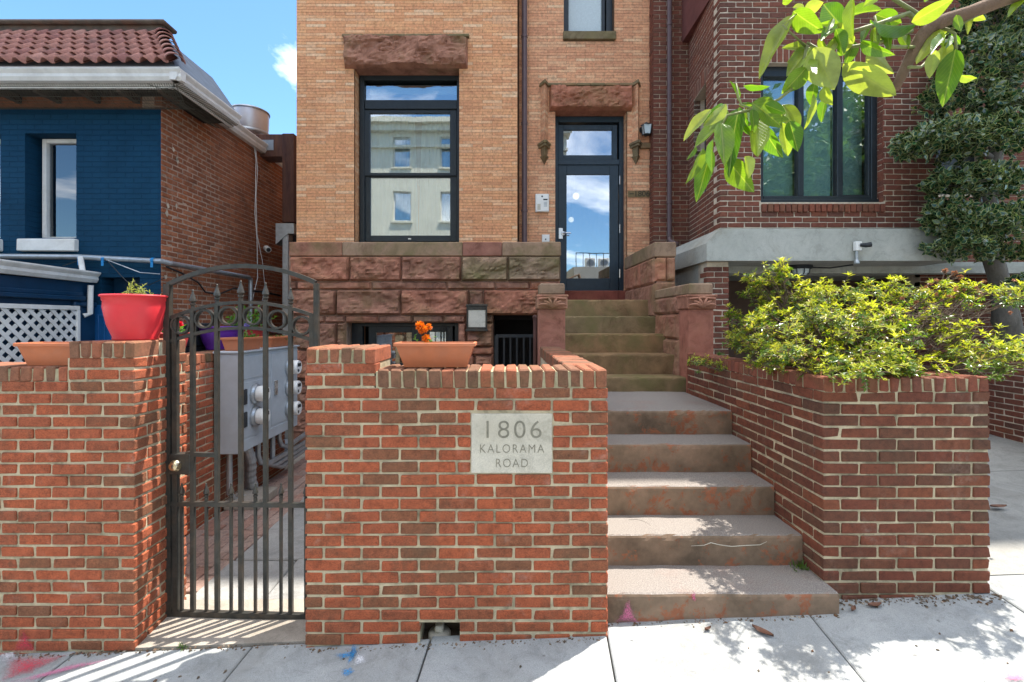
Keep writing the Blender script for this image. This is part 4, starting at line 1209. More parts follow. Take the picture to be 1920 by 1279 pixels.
# brownstone base courses (photo x, rows in photo y, at the base plane)
def course(xs, y0, y1, mat=None, rock=True, bulge=0.085, skip=()):
    for i in range(len(xs) - 1):
        if i in skip: continue
        a, b = PX(xs[i], DS) + 0.003, PX(xs[i + 1], DS) - 0.003
        z0, z1 = PZ(y1, DS) + 0.003, PZ(y0, DS) - 0.003
        mt = mat[i] if isinstance(mat, list) else (mat or M['stone'])
        m = MB()
        if rock: rock_face(m, (0, DS), 0, a, b, z0, z1, 0.32, bulge)
        else: m.cbox(a, DS - 0.035, z0, b, DS + 0.33, z1, 0.012, 0.002)
        m.build('base_stone', mt, hs)
course([543, 642.5, 867.5, 941.5, 1052], 454, 481, [M['stone'], M['stone_green'], M['stone_red'], M['stone_green']], rock=False)
course([545, 656, 753, 865, 952, 1051], 481, 527.5, [M['stone'], M['stone'], M['stone'], M['stone_green'], M['stone_green']])
course([545, 558, 697, 838, 929, 993, 1050], 527.5, 543.5, M['stone'], bulge=0.05)
course([547, 632, 752, 879, 907, 1010], 543.5, 591, M['stone'])
course([547, 610, 648, 710, 774, 832, 874, 925], 591, 605.5, M['stone'], bulge=0.05)
course([547, 633, 650], 605.5, 655, M['stone']); course([547, 590, 650], 655, 710, M['stone']); course([859, 875, 925], 605.5, 650, M['stone']); course([859, 925], 650, 665, M['stone']); course([859, 890, 925], 665, 715, M['stone'])
course([547, 650], 710, 830, M['stone']); course([859, 925], 715, 830, M['stone'])
m = MB(); m.box(PX(651, DS), DS + 0.005, -0.3, PX(858, DS), DS + 0.3, 0.85); m.box(XA0 + 0.02, DS + 0.004, -0.3, PX(650, DS), DS + 0.3, 2.8); m.box(PX(651, DS), DS + 0.004, PZ(604, DS), PX(924, DS), DS + 0.3, 2.8); m.box(PX(860, DS), DS + 0.004, 0.0, PX(924, DS), DS + 0.3, 1.6); m.box(PX(925, DS), DS + 0.004, PZ(588, DS), PX(1050, DS), DS + 0.55, 2.8); m.build('base_mortar', M['mortar_brown'], hs)
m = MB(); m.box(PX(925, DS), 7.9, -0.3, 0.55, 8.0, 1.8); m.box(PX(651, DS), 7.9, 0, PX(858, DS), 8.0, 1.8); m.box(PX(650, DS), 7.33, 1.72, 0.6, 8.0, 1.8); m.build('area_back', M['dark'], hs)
# basement window
by = DS + 0.2
m = MB(); frame_rect(m, PX(651, DS) + 0.004, PX(858, DS) - 0.004, 0.86, PZ(605.5, DS) - 0.004, by, by + 0.1, (0.16, 0.06, 0.06, 0.05)); m.cbox(PX(778, by), by - 0.004, 0.9, PX(792, by), by + 0.1, PZ(607, DS), 0.004); bw = m.build('basement_window', M['frame'], hs)
m = MB(); frame_rect(m, PX(690, by), PX(785, by), 0.95, PZ(610, by), by + 0.03, by + 0.08, 0.11); frame_rect(m, PX(792, by), PX(848, by), 0.95, PZ(610, by), by + 0.03, by + 0.08, 0.10); m.build('sash', M['frame'], bw)
m = MB(); m.box(PX(700, by), by + 0.055, 1.0, PX(846, by), by + 0.061, PZ(612, by)); m.build('pane', M['glass_door'], bw)
for i in range(3):
    x = PX(826 + i * 5.5, by)
    m = MB(); m.tube([(x, by + 0.02, 0.95), (x, by + 0.02, PZ(618, by))], 0.006, 6); m.build('window_bar', M['frame'], bw)

# fittings on the front
def plate(name, label, cat, x0, x1, y0, y1, d, mat, t=0.05):
    t_ = thing(name, label, cat, (PX((x0 + x1) / 2, d), d, PZ(y1, d)))
    m = MB(); m.cbox(PX(x0, d), d - t, PZ(y1, d), PX(x1, d), d, PZ(y0, d), 0.008); b = m.build('housing', mat, t_)
    return t_, b
ic, _ = plate('intercom', 'white keypad entry intercom beside the blue door', 'intercom', 1003.5, 1029, 365, 398.5, DB, M['white_pl'])
yf = DB - 0.051
m = MB(); m.cbox(PX(1005, DB), yf - 0.004, PZ(397, DB), PX(1027.5, DB), yf, PZ(366.5, DB), 0.002); m.build('face_plate', M['white_pl'], ic)
m = MB(); m.box(PX(1018, DB), yf - 0.006, PZ(377, DB), PX(1026, DB), yf - 0.0042, PZ(374.5, DB)); m.build('display', M['black'], ic)
for i in range(3):
    for j in range(4):
        m = MB(); x, z = PX(1020 + i * 2.2, DB), PZ(381 + j * 2.4, DB)
        m.cbox(x - 0.007, yf - 0.008, z - 0.007, x + 0.007, yf - 0.0042, z + 0.007, 0.002); m.build('key', M['galv'], ic)
m = MB(); m.lathe([(0.0, 0.004), (0.012, 0.004), (0.014, 0.0)], (PX(1016, DB), yf - 0.004, PZ(370, DB)), 12, axis=(0, -1, 0)); m.build('camera_lens', M['black'], ic)
m = MB(); m.box(PX(1007, DB), yf - 0.006, PZ(395, DB), PX(1013, DB), yf - 0.0042, PZ(384, DB)); m.build('name_card', M['plaque'], ic)
bp_, _ = plate('doorbell_plate', 'small square white outlet plate above the stone ledge', 'outlet', 1016, 1030.5, 440, 454, DB, M['white_pl'], 0.015)
m = MB(); m.lathe([(0.0, 0.01), (0.010, 0.01), (0.012, 0.0)], (PX(1023, DB), DB - 0.015, PZ(449, DB)), 12, axis=(0, -1, 0)); m.build('button', M['black'], bp_)
# wall lantern
lx, lz = PX(1212, 7.45), PZ(243, 7.45)
ln_ = thing('wall_lantern', 'small black carriage lantern on the wall right of the door', 'lantern', (lx, 7.5, lz))
m = MB(); m.lathe([(0.0, 0.02), (0.045, 0.02), (0.055, 0.0)], (lx - 0.035, DB, lz + 0.03), 16, axis=(0, -1, 0)); m.tube([(lx - 0.035, DB, lz + 0.03), (lx - 0.03, DB - 0.06, lz + 0.09), (lx, DB - 0.1, lz + 0.085)], 0.010, 8); m.build('bracket', M['black'], ln_)
m = MB(); m.hexa([(lx - 0.045, 7.40, lz - 0.075), (lx + 0.045, 7.40, lz - 0.075), (lx + 0.045, 7.49, lz - 0.075), (lx - 0.045, 7.49, lz - 0.075), (lx - 0.06, 7.385, lz + 0.06), (lx + 0.06, 7.385, lz + 0.06), (lx + 0.06, 7.505, lz + 0.06), (lx - 0.06, 7.505, lz + 0.06)]); m.build('glass_shade', M['frost'], ln_)
m = MB()
for (sx, sy) in ((-1, -1), (1, -1), (1, 1), (-1, 1)):
    m.tube([(lx + sx * 0.048, 7.445 + sy * 0.048, lz - 0.08), (lx + sx * 0.063, 7.445 + sy * 0.063, lz + 0.062)], 0.007, 6)
m.lathe([(0.0, 0.05), (0.012, 0.045), (0.03, 0.025), (0.092, 0.0), (0.092, -0.01)], (lx, 7.445, lz + 0.068), 4); m.lathe([(0.07, 0.0), (0.05, -0.015), (0.0, -0.02)], (lx, 7.445, lz - 0.08), 4)
m.build('lantern_frame', M['black'], ln_)
# bulkhead lamp on the stone base
bl = thing('bulkhead_lamp', 'rectangular grey framed lamp with frosted panel on brownstone base', 'wall lamp', (PX(893, 6.95), 6.95, PZ(620, 6.95)))
d = 6.95
m = MB(); m.cbox(PX(877, d), 6.86, PZ(621, d), PX(912, d), 6.98, PZ(572, d), 0.012); m.build('back_box', M['black'], bl)
m = MB(); frame_rect(m, PX(876, d), PX(914, d), PZ(617, d), PZ(575, d), 6.83, 6.862, (0.022, 0.022, 0.03, 0.05)); m.cbox(PX(874, d), 6.825, PZ(621, d), PX(915, d), 6.87, PZ(617, d), 0.004); m.cbox(PX(875, d), 6.825, PZ(575, d), PX(915, d), 6.87, PZ(571, d), 0.004); m.build('lamp_frame', M['iron'], bl)
m = MB(); m.cbox(PX(879, d), 6.84, PZ(614, d), PX(911, d), 6.858, PZ(581, d), 0.004); m.build('diffuser', M['plaque'], bl)
# area railing under the steps
ar = thing('area_railing', 'black iron railing in front of the dark basement recess', 'railing', (PX(966, 6.3), 6.3, 0.4))
d = 6.3
m = MB(); m.tube([(PX(930, d), d, PZ(630, d)), (PX(1002, d), d, PZ(630, d))], 0.02, 4, square=True); m.tube([(PX(931, d), d, 0.3), (PX(931, d), d, PZ(630, d))], 0.022, 4, square=True); m.build('railing_frame', M['black'], ar)
for x in (945, 957, 969, 982, 994):
    m = MB(); m.tube([(PX(x, d), d, 0.3), (PX(x, d), d, PZ(632, d))], 0.011, 4, square=True); m.build('bar', M['black'], ar)
m = MB(); m.tube([(PX(1003, 6.0), 6.0, 0.3), (PX(1003, 6.0), 6.0, PZ(597, 6.0))], 0.022, 10); m.lathe([(0.0, 0.045), (0.02, 0.04), (0.03, 0.02), (0.028, 0.0)], (PX(1003, 6.0), 6.0, PZ(597, 6.0)), 12); m.build('rusty_post', M['rust'], ar)

# ================================================================== gate
gt = thing('iron_gate', 'arched wrought iron garden gate with rings and spear finials', 'gate', (PX(455, 2.84), 2.84, -0.05))
def GP(x, y):
    d = 2.865 - 0.055 * (x - 315) / 280.0
    return Vector((PX(x, d), d, PZ(y, d)))
def arc_pts(x0, y0, xm, ym, x1, y1, n=18):
    out = []
    for i in range(n + 1):
        t = i / n
        # quadratic through the three points (xm at its own parameter)
        tm = (xm - x0) / (x1 - x0)
        c = (ym - y0 * (1 - tm) - y1 * tm) / (tm * (1 - tm))
        x = x0 + (x1 - x0) * t
        out.append((x, y0 * (1 - t) + y1 * t + c * t * (1 - t)))
    return out
b_ = 0.019
m = MB()
m.tube([GP(318.5, 1172), GP(315, 533)], 0.018, 4, square=True)
m.tube([GP(315, 534)] + [GP(*p) for p in arc_pts(315, 534, 470, 499, 592, 530)][1:-1] + [GP(592, 530)], 0.0125, 4, square=True)
m.tube([GP(593.5, 531), GP(594, 1165)], 0.0135, 4, square=True)
m.build('outer_frame', M['iron'], gt)
top = arc_pts(320, 596, 461, 567, 588, 592); low = arc_pts(320, 640, 460, 615, 586, 638)
def rail(pts, r, name):
    m = MB(); m.tube([GP(*p) for p in pts], r, 4, square=True); return m.build(name, M['iron'], gt)
rail(top, 0.0095, 'top_rail'); rail(low, 0.0095, 'arch_rail')
rail([(322, 944), (590, 947)], 0.013, 'middle_rail'); rail([(322, 1149), (590, 1156)], 0.015, 'bottom_rail')
rail([(329, 597), (331, 1152)], 0.014, 'hinge_stile'); rail([(585, 592), (585, 1156)], 0.012, 'latch_stile')
def arc_y(pts, x):
    for i in range(len(pts) - 1):
        if pts[i][0] <= x <= pts[i + 1][0]:
            t = (x - pts[i][0]) / (pts[i + 1][0] - pts[i][0]); return pts[i][1] * (1 - t) + pts[i + 1][1] * t
def finial(x, y, s, name='finial'):
    p = GP(x, y); m = MB()
    prof = [(0.012, 0.0), (0.015, 0.004), (0.015, 0.018), (0.011, 0.022), (0.019, 0.03), (0.019, 0.038), (0.012, 0.044), (0.024, 0.056), (0.020, 0.075), (0.010, 0.105), (0.006, 0.122), (0.008, 0.130), (0.0, 0.140)]
    m.lathe([(r * s, h * s) for r, h in prof], p, 8); m.build(name, M['iron'], gt)
for x, tip in ((361.5, 542), (407, 532), (451.5, 525), (498, 529), (545, 539)):
    yt = arc_y(top, x)
    rail([(x, yt), (x + 0.5, 1152)], 0.0115, 'bar')
    finial(x, yt - 2, (yt - 2 - tip) * 2.84 / F / 0.140)
for x in (341, 387, 433.5, 479, 527, 573.5):
    rail([(x, 936), (x, 1152)], 0.0075, 'short_bar'); finial(x, 937, 0.72, 'small_finial')
for x, y, in ((340, 609), (384.5, 598), (429.5, 592), (475, 592), (521, 599), (566.5, 610.5)):
    m = MB(); c = GP(x, y); r_ = 16.2 * 2.84 / F
    n = 28; vs_, fs = [], []
    for i in range(n):
        a = 2 * math.pi * i / n
        for (dr, dy_) in ((-0.005, -0.016), (0.006, -0.016), (0.006, 0.016), (-0.005, 0.016)):
            vs_.append((c.x + (r_ + dr) * math.cos(a), c.y + dy_, c.z + (r_ + dr) * math.sin(a)))
    for i in range(n):
        for j in range(4):
            k = (i + 1) % n
            fs.append((i * 4 + j, k * 4 + j, k * 4 + (j + 1) % 4, i * 4 + (j + 1) % 4))
    m.add(vs_, fs); m.build('ring', M['iron'], gt)
p, q = GP(322, 888), GP(359, 850)
m = MB(); m.cbox(p.x, p.y - 0.022, p.z, q.x, p.y + 0.03, q.z, 0.004); lk = m.build('lock_box', M['iron'], gt)
c = GP(334, 871)
m = MB(); m.lathe([(0.0, 0.030), (0.022, 0.029), (0.026, 0.024), (0.034, 0.006), (0.036, 0.0)], (c.x, c.y - 0.022, c.z), 24, axis=(0, -1, 0)); dbt = m.build('deadbolt', M['brass'], lk, True)
m = MB(); m.cbox(c.x - 0.003, c.y - 0.054, c.z - 0.011, c.x + 0.003, c.y - 0.0515, c.z + 0.011, 0.001); m.build('keyhole', M['black'], lk)
rail([(350, 851), (406, 853)], 0.012, 'lock_rail')
for y in (698, 903, 1090):
    c = GP(311, y); m = MB(); m.lathe([(0.0, 0.05), (0.016, 0.048), (0.018, 0.0)], (c.x + 0.012, c.y, c.z), 10, axis=(-1, 0, 0)); m.build('hinge', M['iron'], gt)
c = GP(309, 870); m = MB(); m.cbox(c.x - 0.022, c.y - 0.03, c.z - 0.09, c.x + 0.008, c.y + 0.03, c.z + 0.085, 0.004); m.build('strike_plate', M['iron'], gt)

# ================================================================== electric meters
mc = thing('meter_cabinet', 'grey electric meter cabinet with five round meters behind the gate', 'meter cabinet', (-2.52, 4.9, 0.5))
MX, MD0, MD1, MZ0, MZ1 = -2.41, 4.33, 5.56, 0.495, 1.405
m = MB(); m.cbox(-2.635, MD0, MZ0, MX, MD1, MZ1, 0.006); m.build('cabinet', M['meter_grey'], mc)
m = MB(); m.cbox(-2.637, MD0 - 0.012, MZ1 + 0.001, MX + 0.022, MD1 + 0.01, MZ1 + 0.018, 0.003); m.build('lid', M['meter_grey'], mc)
for (a, b, z0, z1) in ((4.36, 4.90, 1.16, 1.37), (4.36, 4.90, 0.62, 1.13), (4.93, 5.53, 0.62, 1.37), (4.36, 5.53, 0.50, 0.60)):
    m = MB(); m.cbox(MX - 0.002, a, z0, MX + 0.006, b, z1, 0.002); m.build('panel', M['meter_grey'], mc)
for (d, z) in ((4.60, 1.005), (4.60, 0.79), (5.32, 1.19), (5.32, 0.965), (5.32, 0.735)):
    m = MB(); m.lathe([(0.098, 0.0), (0.098, 0.02), (0.084, 0.035), (0.084, 0.045)], (MX + 0.005, d, z), 24, axis=(1, 0, 0)); mt = m.build('meter', M['galv'], mc)
    m = MB(); m.lathe([(0.076, 0.04), (0.076, 0.105), (0.07, 0.118), (0.0, 0.12)], (MX + 0.005, d, z), 24, axis=(1, 0, 0)); m.build('dome', M['white_pl'], mt)
    m = MB(); m.cbox(MX + 0.124, d - 0.038, z + 0.008, MX + 0.128, d + 0.038, z + 0.045, 0.002); m.cbox(MX + 0.124, d - 0.04, z - 0.05, MX + 0.128, d - 0.01, z - 0.02, 0.002); m.build('register', M['black'], mt)
for (d, z) in ((4.42, 1.0), (4.42, 0.79)):
    m = MB(); m.cbox(MX + 0.005, d - 0.03, z - 0.07, MX + 0.02, d + 0.03, z + 0.07, 0.004); m.build('breaker_cover', M['black'], mc)
m = MB(); m.cbox(MX + 0.005, 4.98, 0.93, MX + 0.022, 5.04, 1.08, 0.003); m.build('latch', M['steel'], mc)
# conduits under it
cd = thing('conduits', 'grey electrical conduits running below the meter cabinet', 'conduit', (-2.5, 5.0, 0))
m = MB(); pts = [(-2.50 + 0.02 * math.sin(i * 0.4), 4.62 + 0.012 * i, 0.5 - 0.033 * i) for i in range(15)]
m.tube(pts, [0.05 if i % 2 else 0.043 for i in range(15)], 12); m.build('flexible_conduit', M['galv'], cd)
for k, (d0, zz) in enumerate(((4.85, 0.22), (5.0, 0.16), (5.15, 0.10), (5.3, 0.28))):
    m = MB(); pts = [(-2.5, d0, 0.5), (-2.5, d0, zz + 0.12), (-2.49, d0 + 0.03, zz + 0.04), (-2.46, d0 + 0.12, zz), (-2.44, 6.9, zz + 0.04 * k)]
    m.tube(pts, 0.026, 10); m.build('pipe', M['galv'], cd)
m = MB(); m.tube([(-2.56, 4.45, 0.5), (-2.56, 4.45, 0.1), (-2.54, 4.52, 0.02), (-2.46, 4.72, -0.01)], 0.026, 10); m.build('pipe', M['galv'], cd)
m = MB(); m.box(-2.60, 4.78, -0.05, -2.555, 4.83, 0.5); m.build('strut', M['galv'], cd)
m = MB(); m.cbox(-2.62, 4.45, -0.06, -2.3, 4.85, 0.03, 0.01); m.build('base_block', M['apron'], cd)

# ================================================================== pots and window boxes
def window_box(name, label, x0, x1, y0, y1, z0, z1, mat, taper=0.03, group=None, soil=True):
    t = thing(name, label, 'planter box', ((x0 + x1) / 2, (y0 + y1) / 2, z0), group)
    m = MB(); tx, ty = taper * 1.3, taper
    w = 0.006
    def ring(x0_, x1_, y0_, y1_, z): return [(x0_, y0_, z), (x1_, y0_, z), (x1_, y1_, z), (x0_, y1_, z)]
    zr = z1 - 0.02
    R_ = [ring(x0 + tx, x1 - tx, y0 + ty, y1 - ty, z0), ring(x0 + 0.012, x1 - 0.012, y0 + 0.012, y1 - 0.012, zr), ring(x0 + 0.002, x1 - 0.002, y0 + 0.002, y1 - 0.002, zr), ring(x0, x1, y0, y1, zr + 0.003), ring(x0, x1, y0, y1, z1 - 0.003), ring(x0 + 0.003, x1 - 0.003, y0 + 0.003, y1 - 0.003, z1),
          ring(x0 + 0.012, x1 - 0.012, y0 + 0.012, y1 - 0.012, z1), ring(x0 + 0.018, x1 - 0.018, y0 + 0.018, y1 - 0.018, z1 - 0.03), ring(x0 + tx + w, x1 - tx - w, y0 + ty + w, y1 - ty - w, z0 + 0.01)]
    vs_ = [p for r in R_ for p in r]; fs = [(3, 2, 1, 0)]
    for i in range(len(R_) - 1):
        for j in range(4): fs.append((i * 4 + j, i * 4 + (j + 1) % 4, (i + 1) * 4 + (j + 1) % 4, (i + 1) * 4 + j))
    k = (len(R_) - 1) * 4; fs.append((k, k + 1, k + 2, k + 3))
    m.add(vs_, fs); m.build('trough', mat, t)
    if soil:
        m = MB(); m.box(x0 + 0.022, y0 + 0.022, z1 - 0.04, x1 - 0.022, y1 - 0.022, z1 - 0.028); m.build('soil', M['soil'], t)
    return t
def round_pot(name, label, c, r0, r1, h, mat, group=None):
    t = thing(name, label, 'flower pot', c, group)
    prof = [(0.0, 0.0), (r0 * 0.97, 0.0), (r0, 0.01), (r0 * 0.985, 0.02), (r0 + (r1 - r0) * 0.45, h * 0.35), (r0 + (r1 - r0) * 0.78, h * 0.72), (r1 - 0.014, h * 0.86), (r1 - 0.010, h * 0.87), (r1 - 0.008, h * 0.95), (r1, h * 0.955), (r1 + 0.003, h * 0.98), (r1 - 0.004, h), (r1 - 0.016, h - 0.004), (r1 - 0.022, h * 0.9)]
    m = MB(); m.lathe(prof, c, 48); m.build('pot', mat, t, True)
    m = MB(); m.lathe([(r1 - 0.021, h * 0.91), (0.0, h * 0.915)], c, 32); m.build('soil', M['soil'], t)
    return t
def leaf_quad(m, p, d, n, ln, wd, mi=0, fold=0.25):
    """one pointed leaf of four facets from base p along d"""
    d = Vector(d).normalized(); n = Vector(n); s = d.cross(n)
    if s.length < 1e-4: s = d.cross(Vector((0.3, 0.5, 0.8)))
    s.normalize(); n = s.cross(d).normalized()
    p = Vector(p); a = p + d * ln * 0.45; t = p + d * ln - n * ln * 0.12
    l = a + s * wd * 0.5 + n * wd * fold; r = a - s * wd * 0.5 + n * wd * fold
    m.add([p, l, t, r, a], [(0, 4, 1), (0, 3, 4), (4, 2, 1), (3, 2, 4)], mi)
def rdir(up=0.3):
    v = Vector((random.gauss(0, 1), random.gauss(0, 1), random.gauss(0, 1) + up)); return v.normalized()
def stems(t, pts, mat_leaf, mat_stem, ln=0.035, wd=0.008, per=14, h=(0.06, 0.12), up=1.2, name='foliage'):
    m, s = MB(), MB()
    for p in pts:
        d = rdir(up); hh = random.uniform(*h); p = Vector(p); e = p + d * hh
        s.tube([p, p + d * hh * 0.5 + rdir(0) * 0.006, e], [0.0025, 0.002, 0.0012], 5)
        for k in range(per):
            f = (k + 1) / per
            leaf_quad(m, p + d * hh * f, (d * 0.5 + rdir(0.3)).normalized(), rdir(1), ln * random.uniform(0.7, 1.1), wd)
    m.build(name, mat_leaf, t); s.build('stem', mat_stem, t)
M['lf_pale'] = leaf_mat('pale_leaf', [(0, (0.20, 0.25, 0.07)), (1, (0.34, 0.36, 0.14))], 0.45)
M['lf_green'] = leaf_mat('pot_leaf', [(0, (0.05, 0.14, 0.02)), (1, (0.11, 0.24, 0.04))], 0.45)
M['stem'] = simple('green_stem', (0.12, 0.13, 0.05), 0.8, 0.2)
M['twig'] = simple('twig_bark', (0.13, 0.09, 0.065), 0.9, 0.3, 20.0, bump=0.4)
M['pet_orange'] = leaf_mat('marigold_petal', [(0, (0.72, 0.17, 0.01)), (1, (0.82, 0.28, 0.02))], 0.4, tcol=(1.2, 1.1, 0.8))
M['pet_red'] = leaf_mat('geranium_petal', [(0, (0.60, 0.01, 0.03)), (1, (0.72, 0.03, 0.06))], 0.4, tcol=(1.2, 1, 1))
M['pet_violet'] = leaf_mat('violet_petal', [(0, (0.18, 0.12, 0.45)), (1, (0.28, 0.2, 0.55))], 0.4, tcol=(1.1, 1, 1.2))
def bloom(t, c, r, mat, n=60, name='bloom'):
    m = MB()
    for _ in range(n):
        d = rdir(0.3); leaf_quad(m, Vector(c) + d * r * 0.25, d, rdir(0), r * 0.8, r * 0.5)
    m.build(name, mat, t)

zt = zp + 0.091
rp = round_pot('red_flower_pot', 'big bright red plastic pot on the brick gate pier', (PX(255, 2.815), 2.815, zt), 0.112, 0.168, 0.262, M['redpot'])
c0 = Vector((PX(257, 2.815), 2.815, zt + 0.245))
stems(rp, [c0 + Vector((random.uniform(-0.09, 0.10), random.uniform(-0.08, 0.08), 0)) for _ in range(16)], M['lf_pale'], M['stem'], 0.028, 0.007, 12, (0.03, 0.07), 1.0)
stems(rp, [c0 + Vector((-0.06 + random.uniform(-0.03, 0.03), random.uniform(-0.03, 0.03), 0)) for _ in range(3)], M['lf_pale'], M['stem'], 0.03, 0.008, 14, (0.10, 0.14), 2.2, 'foliage_tall')

t = window_box('window_box', 'empty terracotta window box on the low wall left of the red pot', -2.70, -2.376, 2.63, 2.80, zl + 0.083, PZ(643, 2.63), M['terra'], 0.035)
t = window_box('window_box', 'terracotta window box with orange marigold on the name stone wall', PX(738, 2.62), PX(891, 2.62), 2.615, 2.79, zc1 + 0.003, PZ(643, 2.615), M['terra'], 0.04)
fx, fy, fz = PX(797, 2.70), 2.70, PZ(643, 2.7) - 0.03
stems(t, [(fx + random.uniform(-0.03, 0.03), fy + random.uniform(-0.02, 0.02), fz) for _ in range(7)], M['lf_green'], M['stem'], 0.03, 0.011, 10, (0.04, 0.09), 1.4)
for (x, y, r_) in ((788, 611, 0.030), (797, 617, 0.024), (804, 613, 0.022), (800, 635, 0.028), (791, 621, 0.020)):
    bloom(t, (PX(x, 2.69), 2.69 + random.uniform(-0.02, 0.01), PZ(y, 2.69)), r_, M['pet_orange'], 70)
t = window_box('window_box', 'terracotta window box with violets on the near end of the meter cabinet', -2.625, -2.405, 4.40, 4.80, MZ1 + 0.02, PZ(633, 4.45), M['terra'], 0.03)
stems(t, [(-2.5 + random.uniform(-0.06, 0.06), 4.6 + random.uniform(-0.15, 0.15), 1.52) for _ in range(14)], M['lf_green'], M['stem'], 0.04, 0.02, 7, (0.03, 0.09), 1.0)
bloom(t, (-2.47, 4.58, 1.66), 0.03, M['pet_violet'], 40); bloom(t, (-2.45, 4.52, 1.64), 0.022, M['pet_violet'], 40)
t = window_box('window_box', 'terracotta window box on the far end of the meter cabinet', -2.625, -2.405, 4.96, 5.52, MZ1 + 0.02, PZ(632, 5.0), M['terra'], 0.03)
stems(t, [(-2.5 + random.uniform(-0.06, 0.06), 5.2 + random.uniform(-0.2, 0.2), 1.52) for _ in range(10)], M['lf_green'], M['stem'], 0.03, 0.012, 7, (0.02, 0.07), 1.0)
bloom(t, (-2.43, 5.02, 1.60), 0.022, M['pet_violet'], 40)
t = round_pot('maroon_flower_pot', 'dark red pot of red geraniums behind the gate pier', (-2.76, 3.9, 1.416), 0.11, 0.165, 0.19, M['maroon'])
stems(t, [(-2.76 + random.uniform(-0.12, 0.12), 3.9 + random.uniform(-0.1, 0.1), 1.59) for _ in range(16)], M['lf_green'], M['stem'], 0.045, 0.03, 8, (0.05, 0.11), 1.0)
for p in ((-2.69, 3.87, 1.70), (-2.66, 3.90, 1.67), (-2.72, 3.84, 1.66)): bloom(t, p, 0.04, M['pet_red'], 60)
t = round_pot('purple_flower_pot', 'purple plastic pot behind the violet window box', (-2.86, 4.80, 1.416), 0.12, 0.185, 0.23, M['purple'])
t = round_pot('crimson_flower_pot', 'crimson pot with tall leafy plant between the two meter top boxes', (-2.80, 5.15, 1.416), 0.13, 0.20, 0.22, M['maroon'])
stems(t, [(-2.80 + random.uniform(-0.12, 0.12), 5.15 + random.uniform(-0.1, 0.1), 1.60) for _ in range(26)], M['lf_green'], M['stem'], 0.05, 0.035, 9, (0.10, 0.27), 1.6)
cr = thing('dark_crate', 'dark slatted wooden crate behind the side wall', 'crate', (-3.1, 4.6, 0.6))
for i in range(6):
    m = MB(); m.cbox(-3.32, 4.35, 1.0 + i * 0.115, -3.0, 4.95, 1.105 + i * 0.115, 0.006); m.build('slat', M['black'], cr)
m = MB(); m.box(-3.30, 4.37, -0.1, -3.02, 4.93, 1.68); m.build('inner_box', M['dark'], cr)

# ================================================================== dark red brick house on the right
rh = thing('bay_house', 'dark red brick house with a square bay window over a carport', 'house', (4.2, 7.5, 0.3))
DR = 6.0
RX0, RX1 = 2.68, PX(1756, DR)
rz0 = PZ(428, DR)
bw_ = (PX(1427, DR), PX(1656, DR), PZ(379, DR), PZ(117, DR))
op = [(bw_[0] - RX0, bw_[1] - RX0, bw_[2], bw_[3]), (bw_[0] - RX0 - 0.02, bw_[1] - RX0 + 0.02, bw_[3], bw_[3] + 0.22), (bw_[0] - RX0 - 0.02, bw_[1] - RX0 + 0.03, bw_[2] - 0.135, bw_[2])]
RT = 5.95
sp = face_specs(RX1 - RX0, rz0 + 0.0673 * 46, rz0, 0.0673, 0.0105, 0.2075, op, hd=0.195)
lay(rh, sp, (RX0, DR), 0, M['brick_dark'], M['brick_dark_i'], cap=280, key=lambda s: s[2] - (100 if s[0] < 0.6 else 0))
core_wall(rh, (RX0 + 0.03, DR), 0, RX1 - RX0 - 0.03, rz0, rz0 + 3.1, 0.25, M['mortar_pale'], [(op[0][0] - 0.03, op[0][1] - 0.03, op[0][2], op[0][3])], name='bay_wall')
m = MB(); m.box(2.686, DR + 0.009, rz0, 2.80, DR + 0.196, rz0 + 3.05); m.build('corner_mortar', M['mortar_pale'], rh)
sp = face_specs(0.085, bw_[3], bw_[2], 0.0673, 0.0105, 0.2, depth=0.012)
lay(rh, sp, (bw_[1] - 0.004, DR + 0.092), R(-90), M['brick_dark'], M['brick_dark_i'], cap=0, stuff_name='reveal_brickwork', proud=0.001)
n = 21
for i in range(n):
    x = bw_[0] - 0.02 + (bw_[1] - bw_[0] + 0.04) * (i + 0.5) / n
    put(rh, 'soldier_brick', brick_mesh((bw_[1] - bw_[0] + 0.04) / n - 0.010, 0.205, 0.09, M['brick_dark'], 'soldier_brick'), (x, DR + 0.045, bw_[3] + 0.11), 0)
for i in range(n):
    x = bw_[0] + (bw_[1] - bw_[0] + 0.02) * (i + 0.5) / n
    put(rh, 'sill_brick', brick_mesh((bw_[1] - bw_[0] + 0.02) / n - 0.010, 0.10, 0.16, M['brick_plum_coping'], 'sill_brick'), (x, DR + 0.055, bw_[2] - 0.075), 0)
# return side of the bay
sa = math.atan2(-1.35, -0.12); sl = math.hypot(1.35, 0.12)
sw = (0.27, 0.82, 3.45, 4.95)
sp = face_specs(sl, rz0 + 0.0673 * 46, rz0, 0.0673, 0.0105, 0.2075, [sw, (0.2, 0.9, 4.95, 5.16)], cut_r=(0.105, 0.205), anchor='R')
lay(rh, sp, (2.80, 7.35), sa, M['brick_dark'], M['brick_dark_i'], cap=0, stuff_name='side_brickwork', proud=0.001)
core_wall(rh, (2.80, 7.35), sa, sl - 0.255, rz0, rz0 + 3.1, 0.22, M['mortar_pale'], [sw], name='bay_side_wall', rec=0.0025)
for i in range(9):
    u = 0.2 + 0.7 * (i + 0.5) / 9
    put(rh, 'soldier_brick', brick_mesh(0.068, 0.2, 0.09, M['brick_dark'], 'soldier_brick'), (2.80 + math.cos(sa) * u + 0.045, 7.35 + math.sin(sa) * u, 5.055), sa)
m = MB(); m.box(2.93, 6.53, 3.45, 2.96, 7.08, 4.95); m.build('side_window', M['frame'], rh)
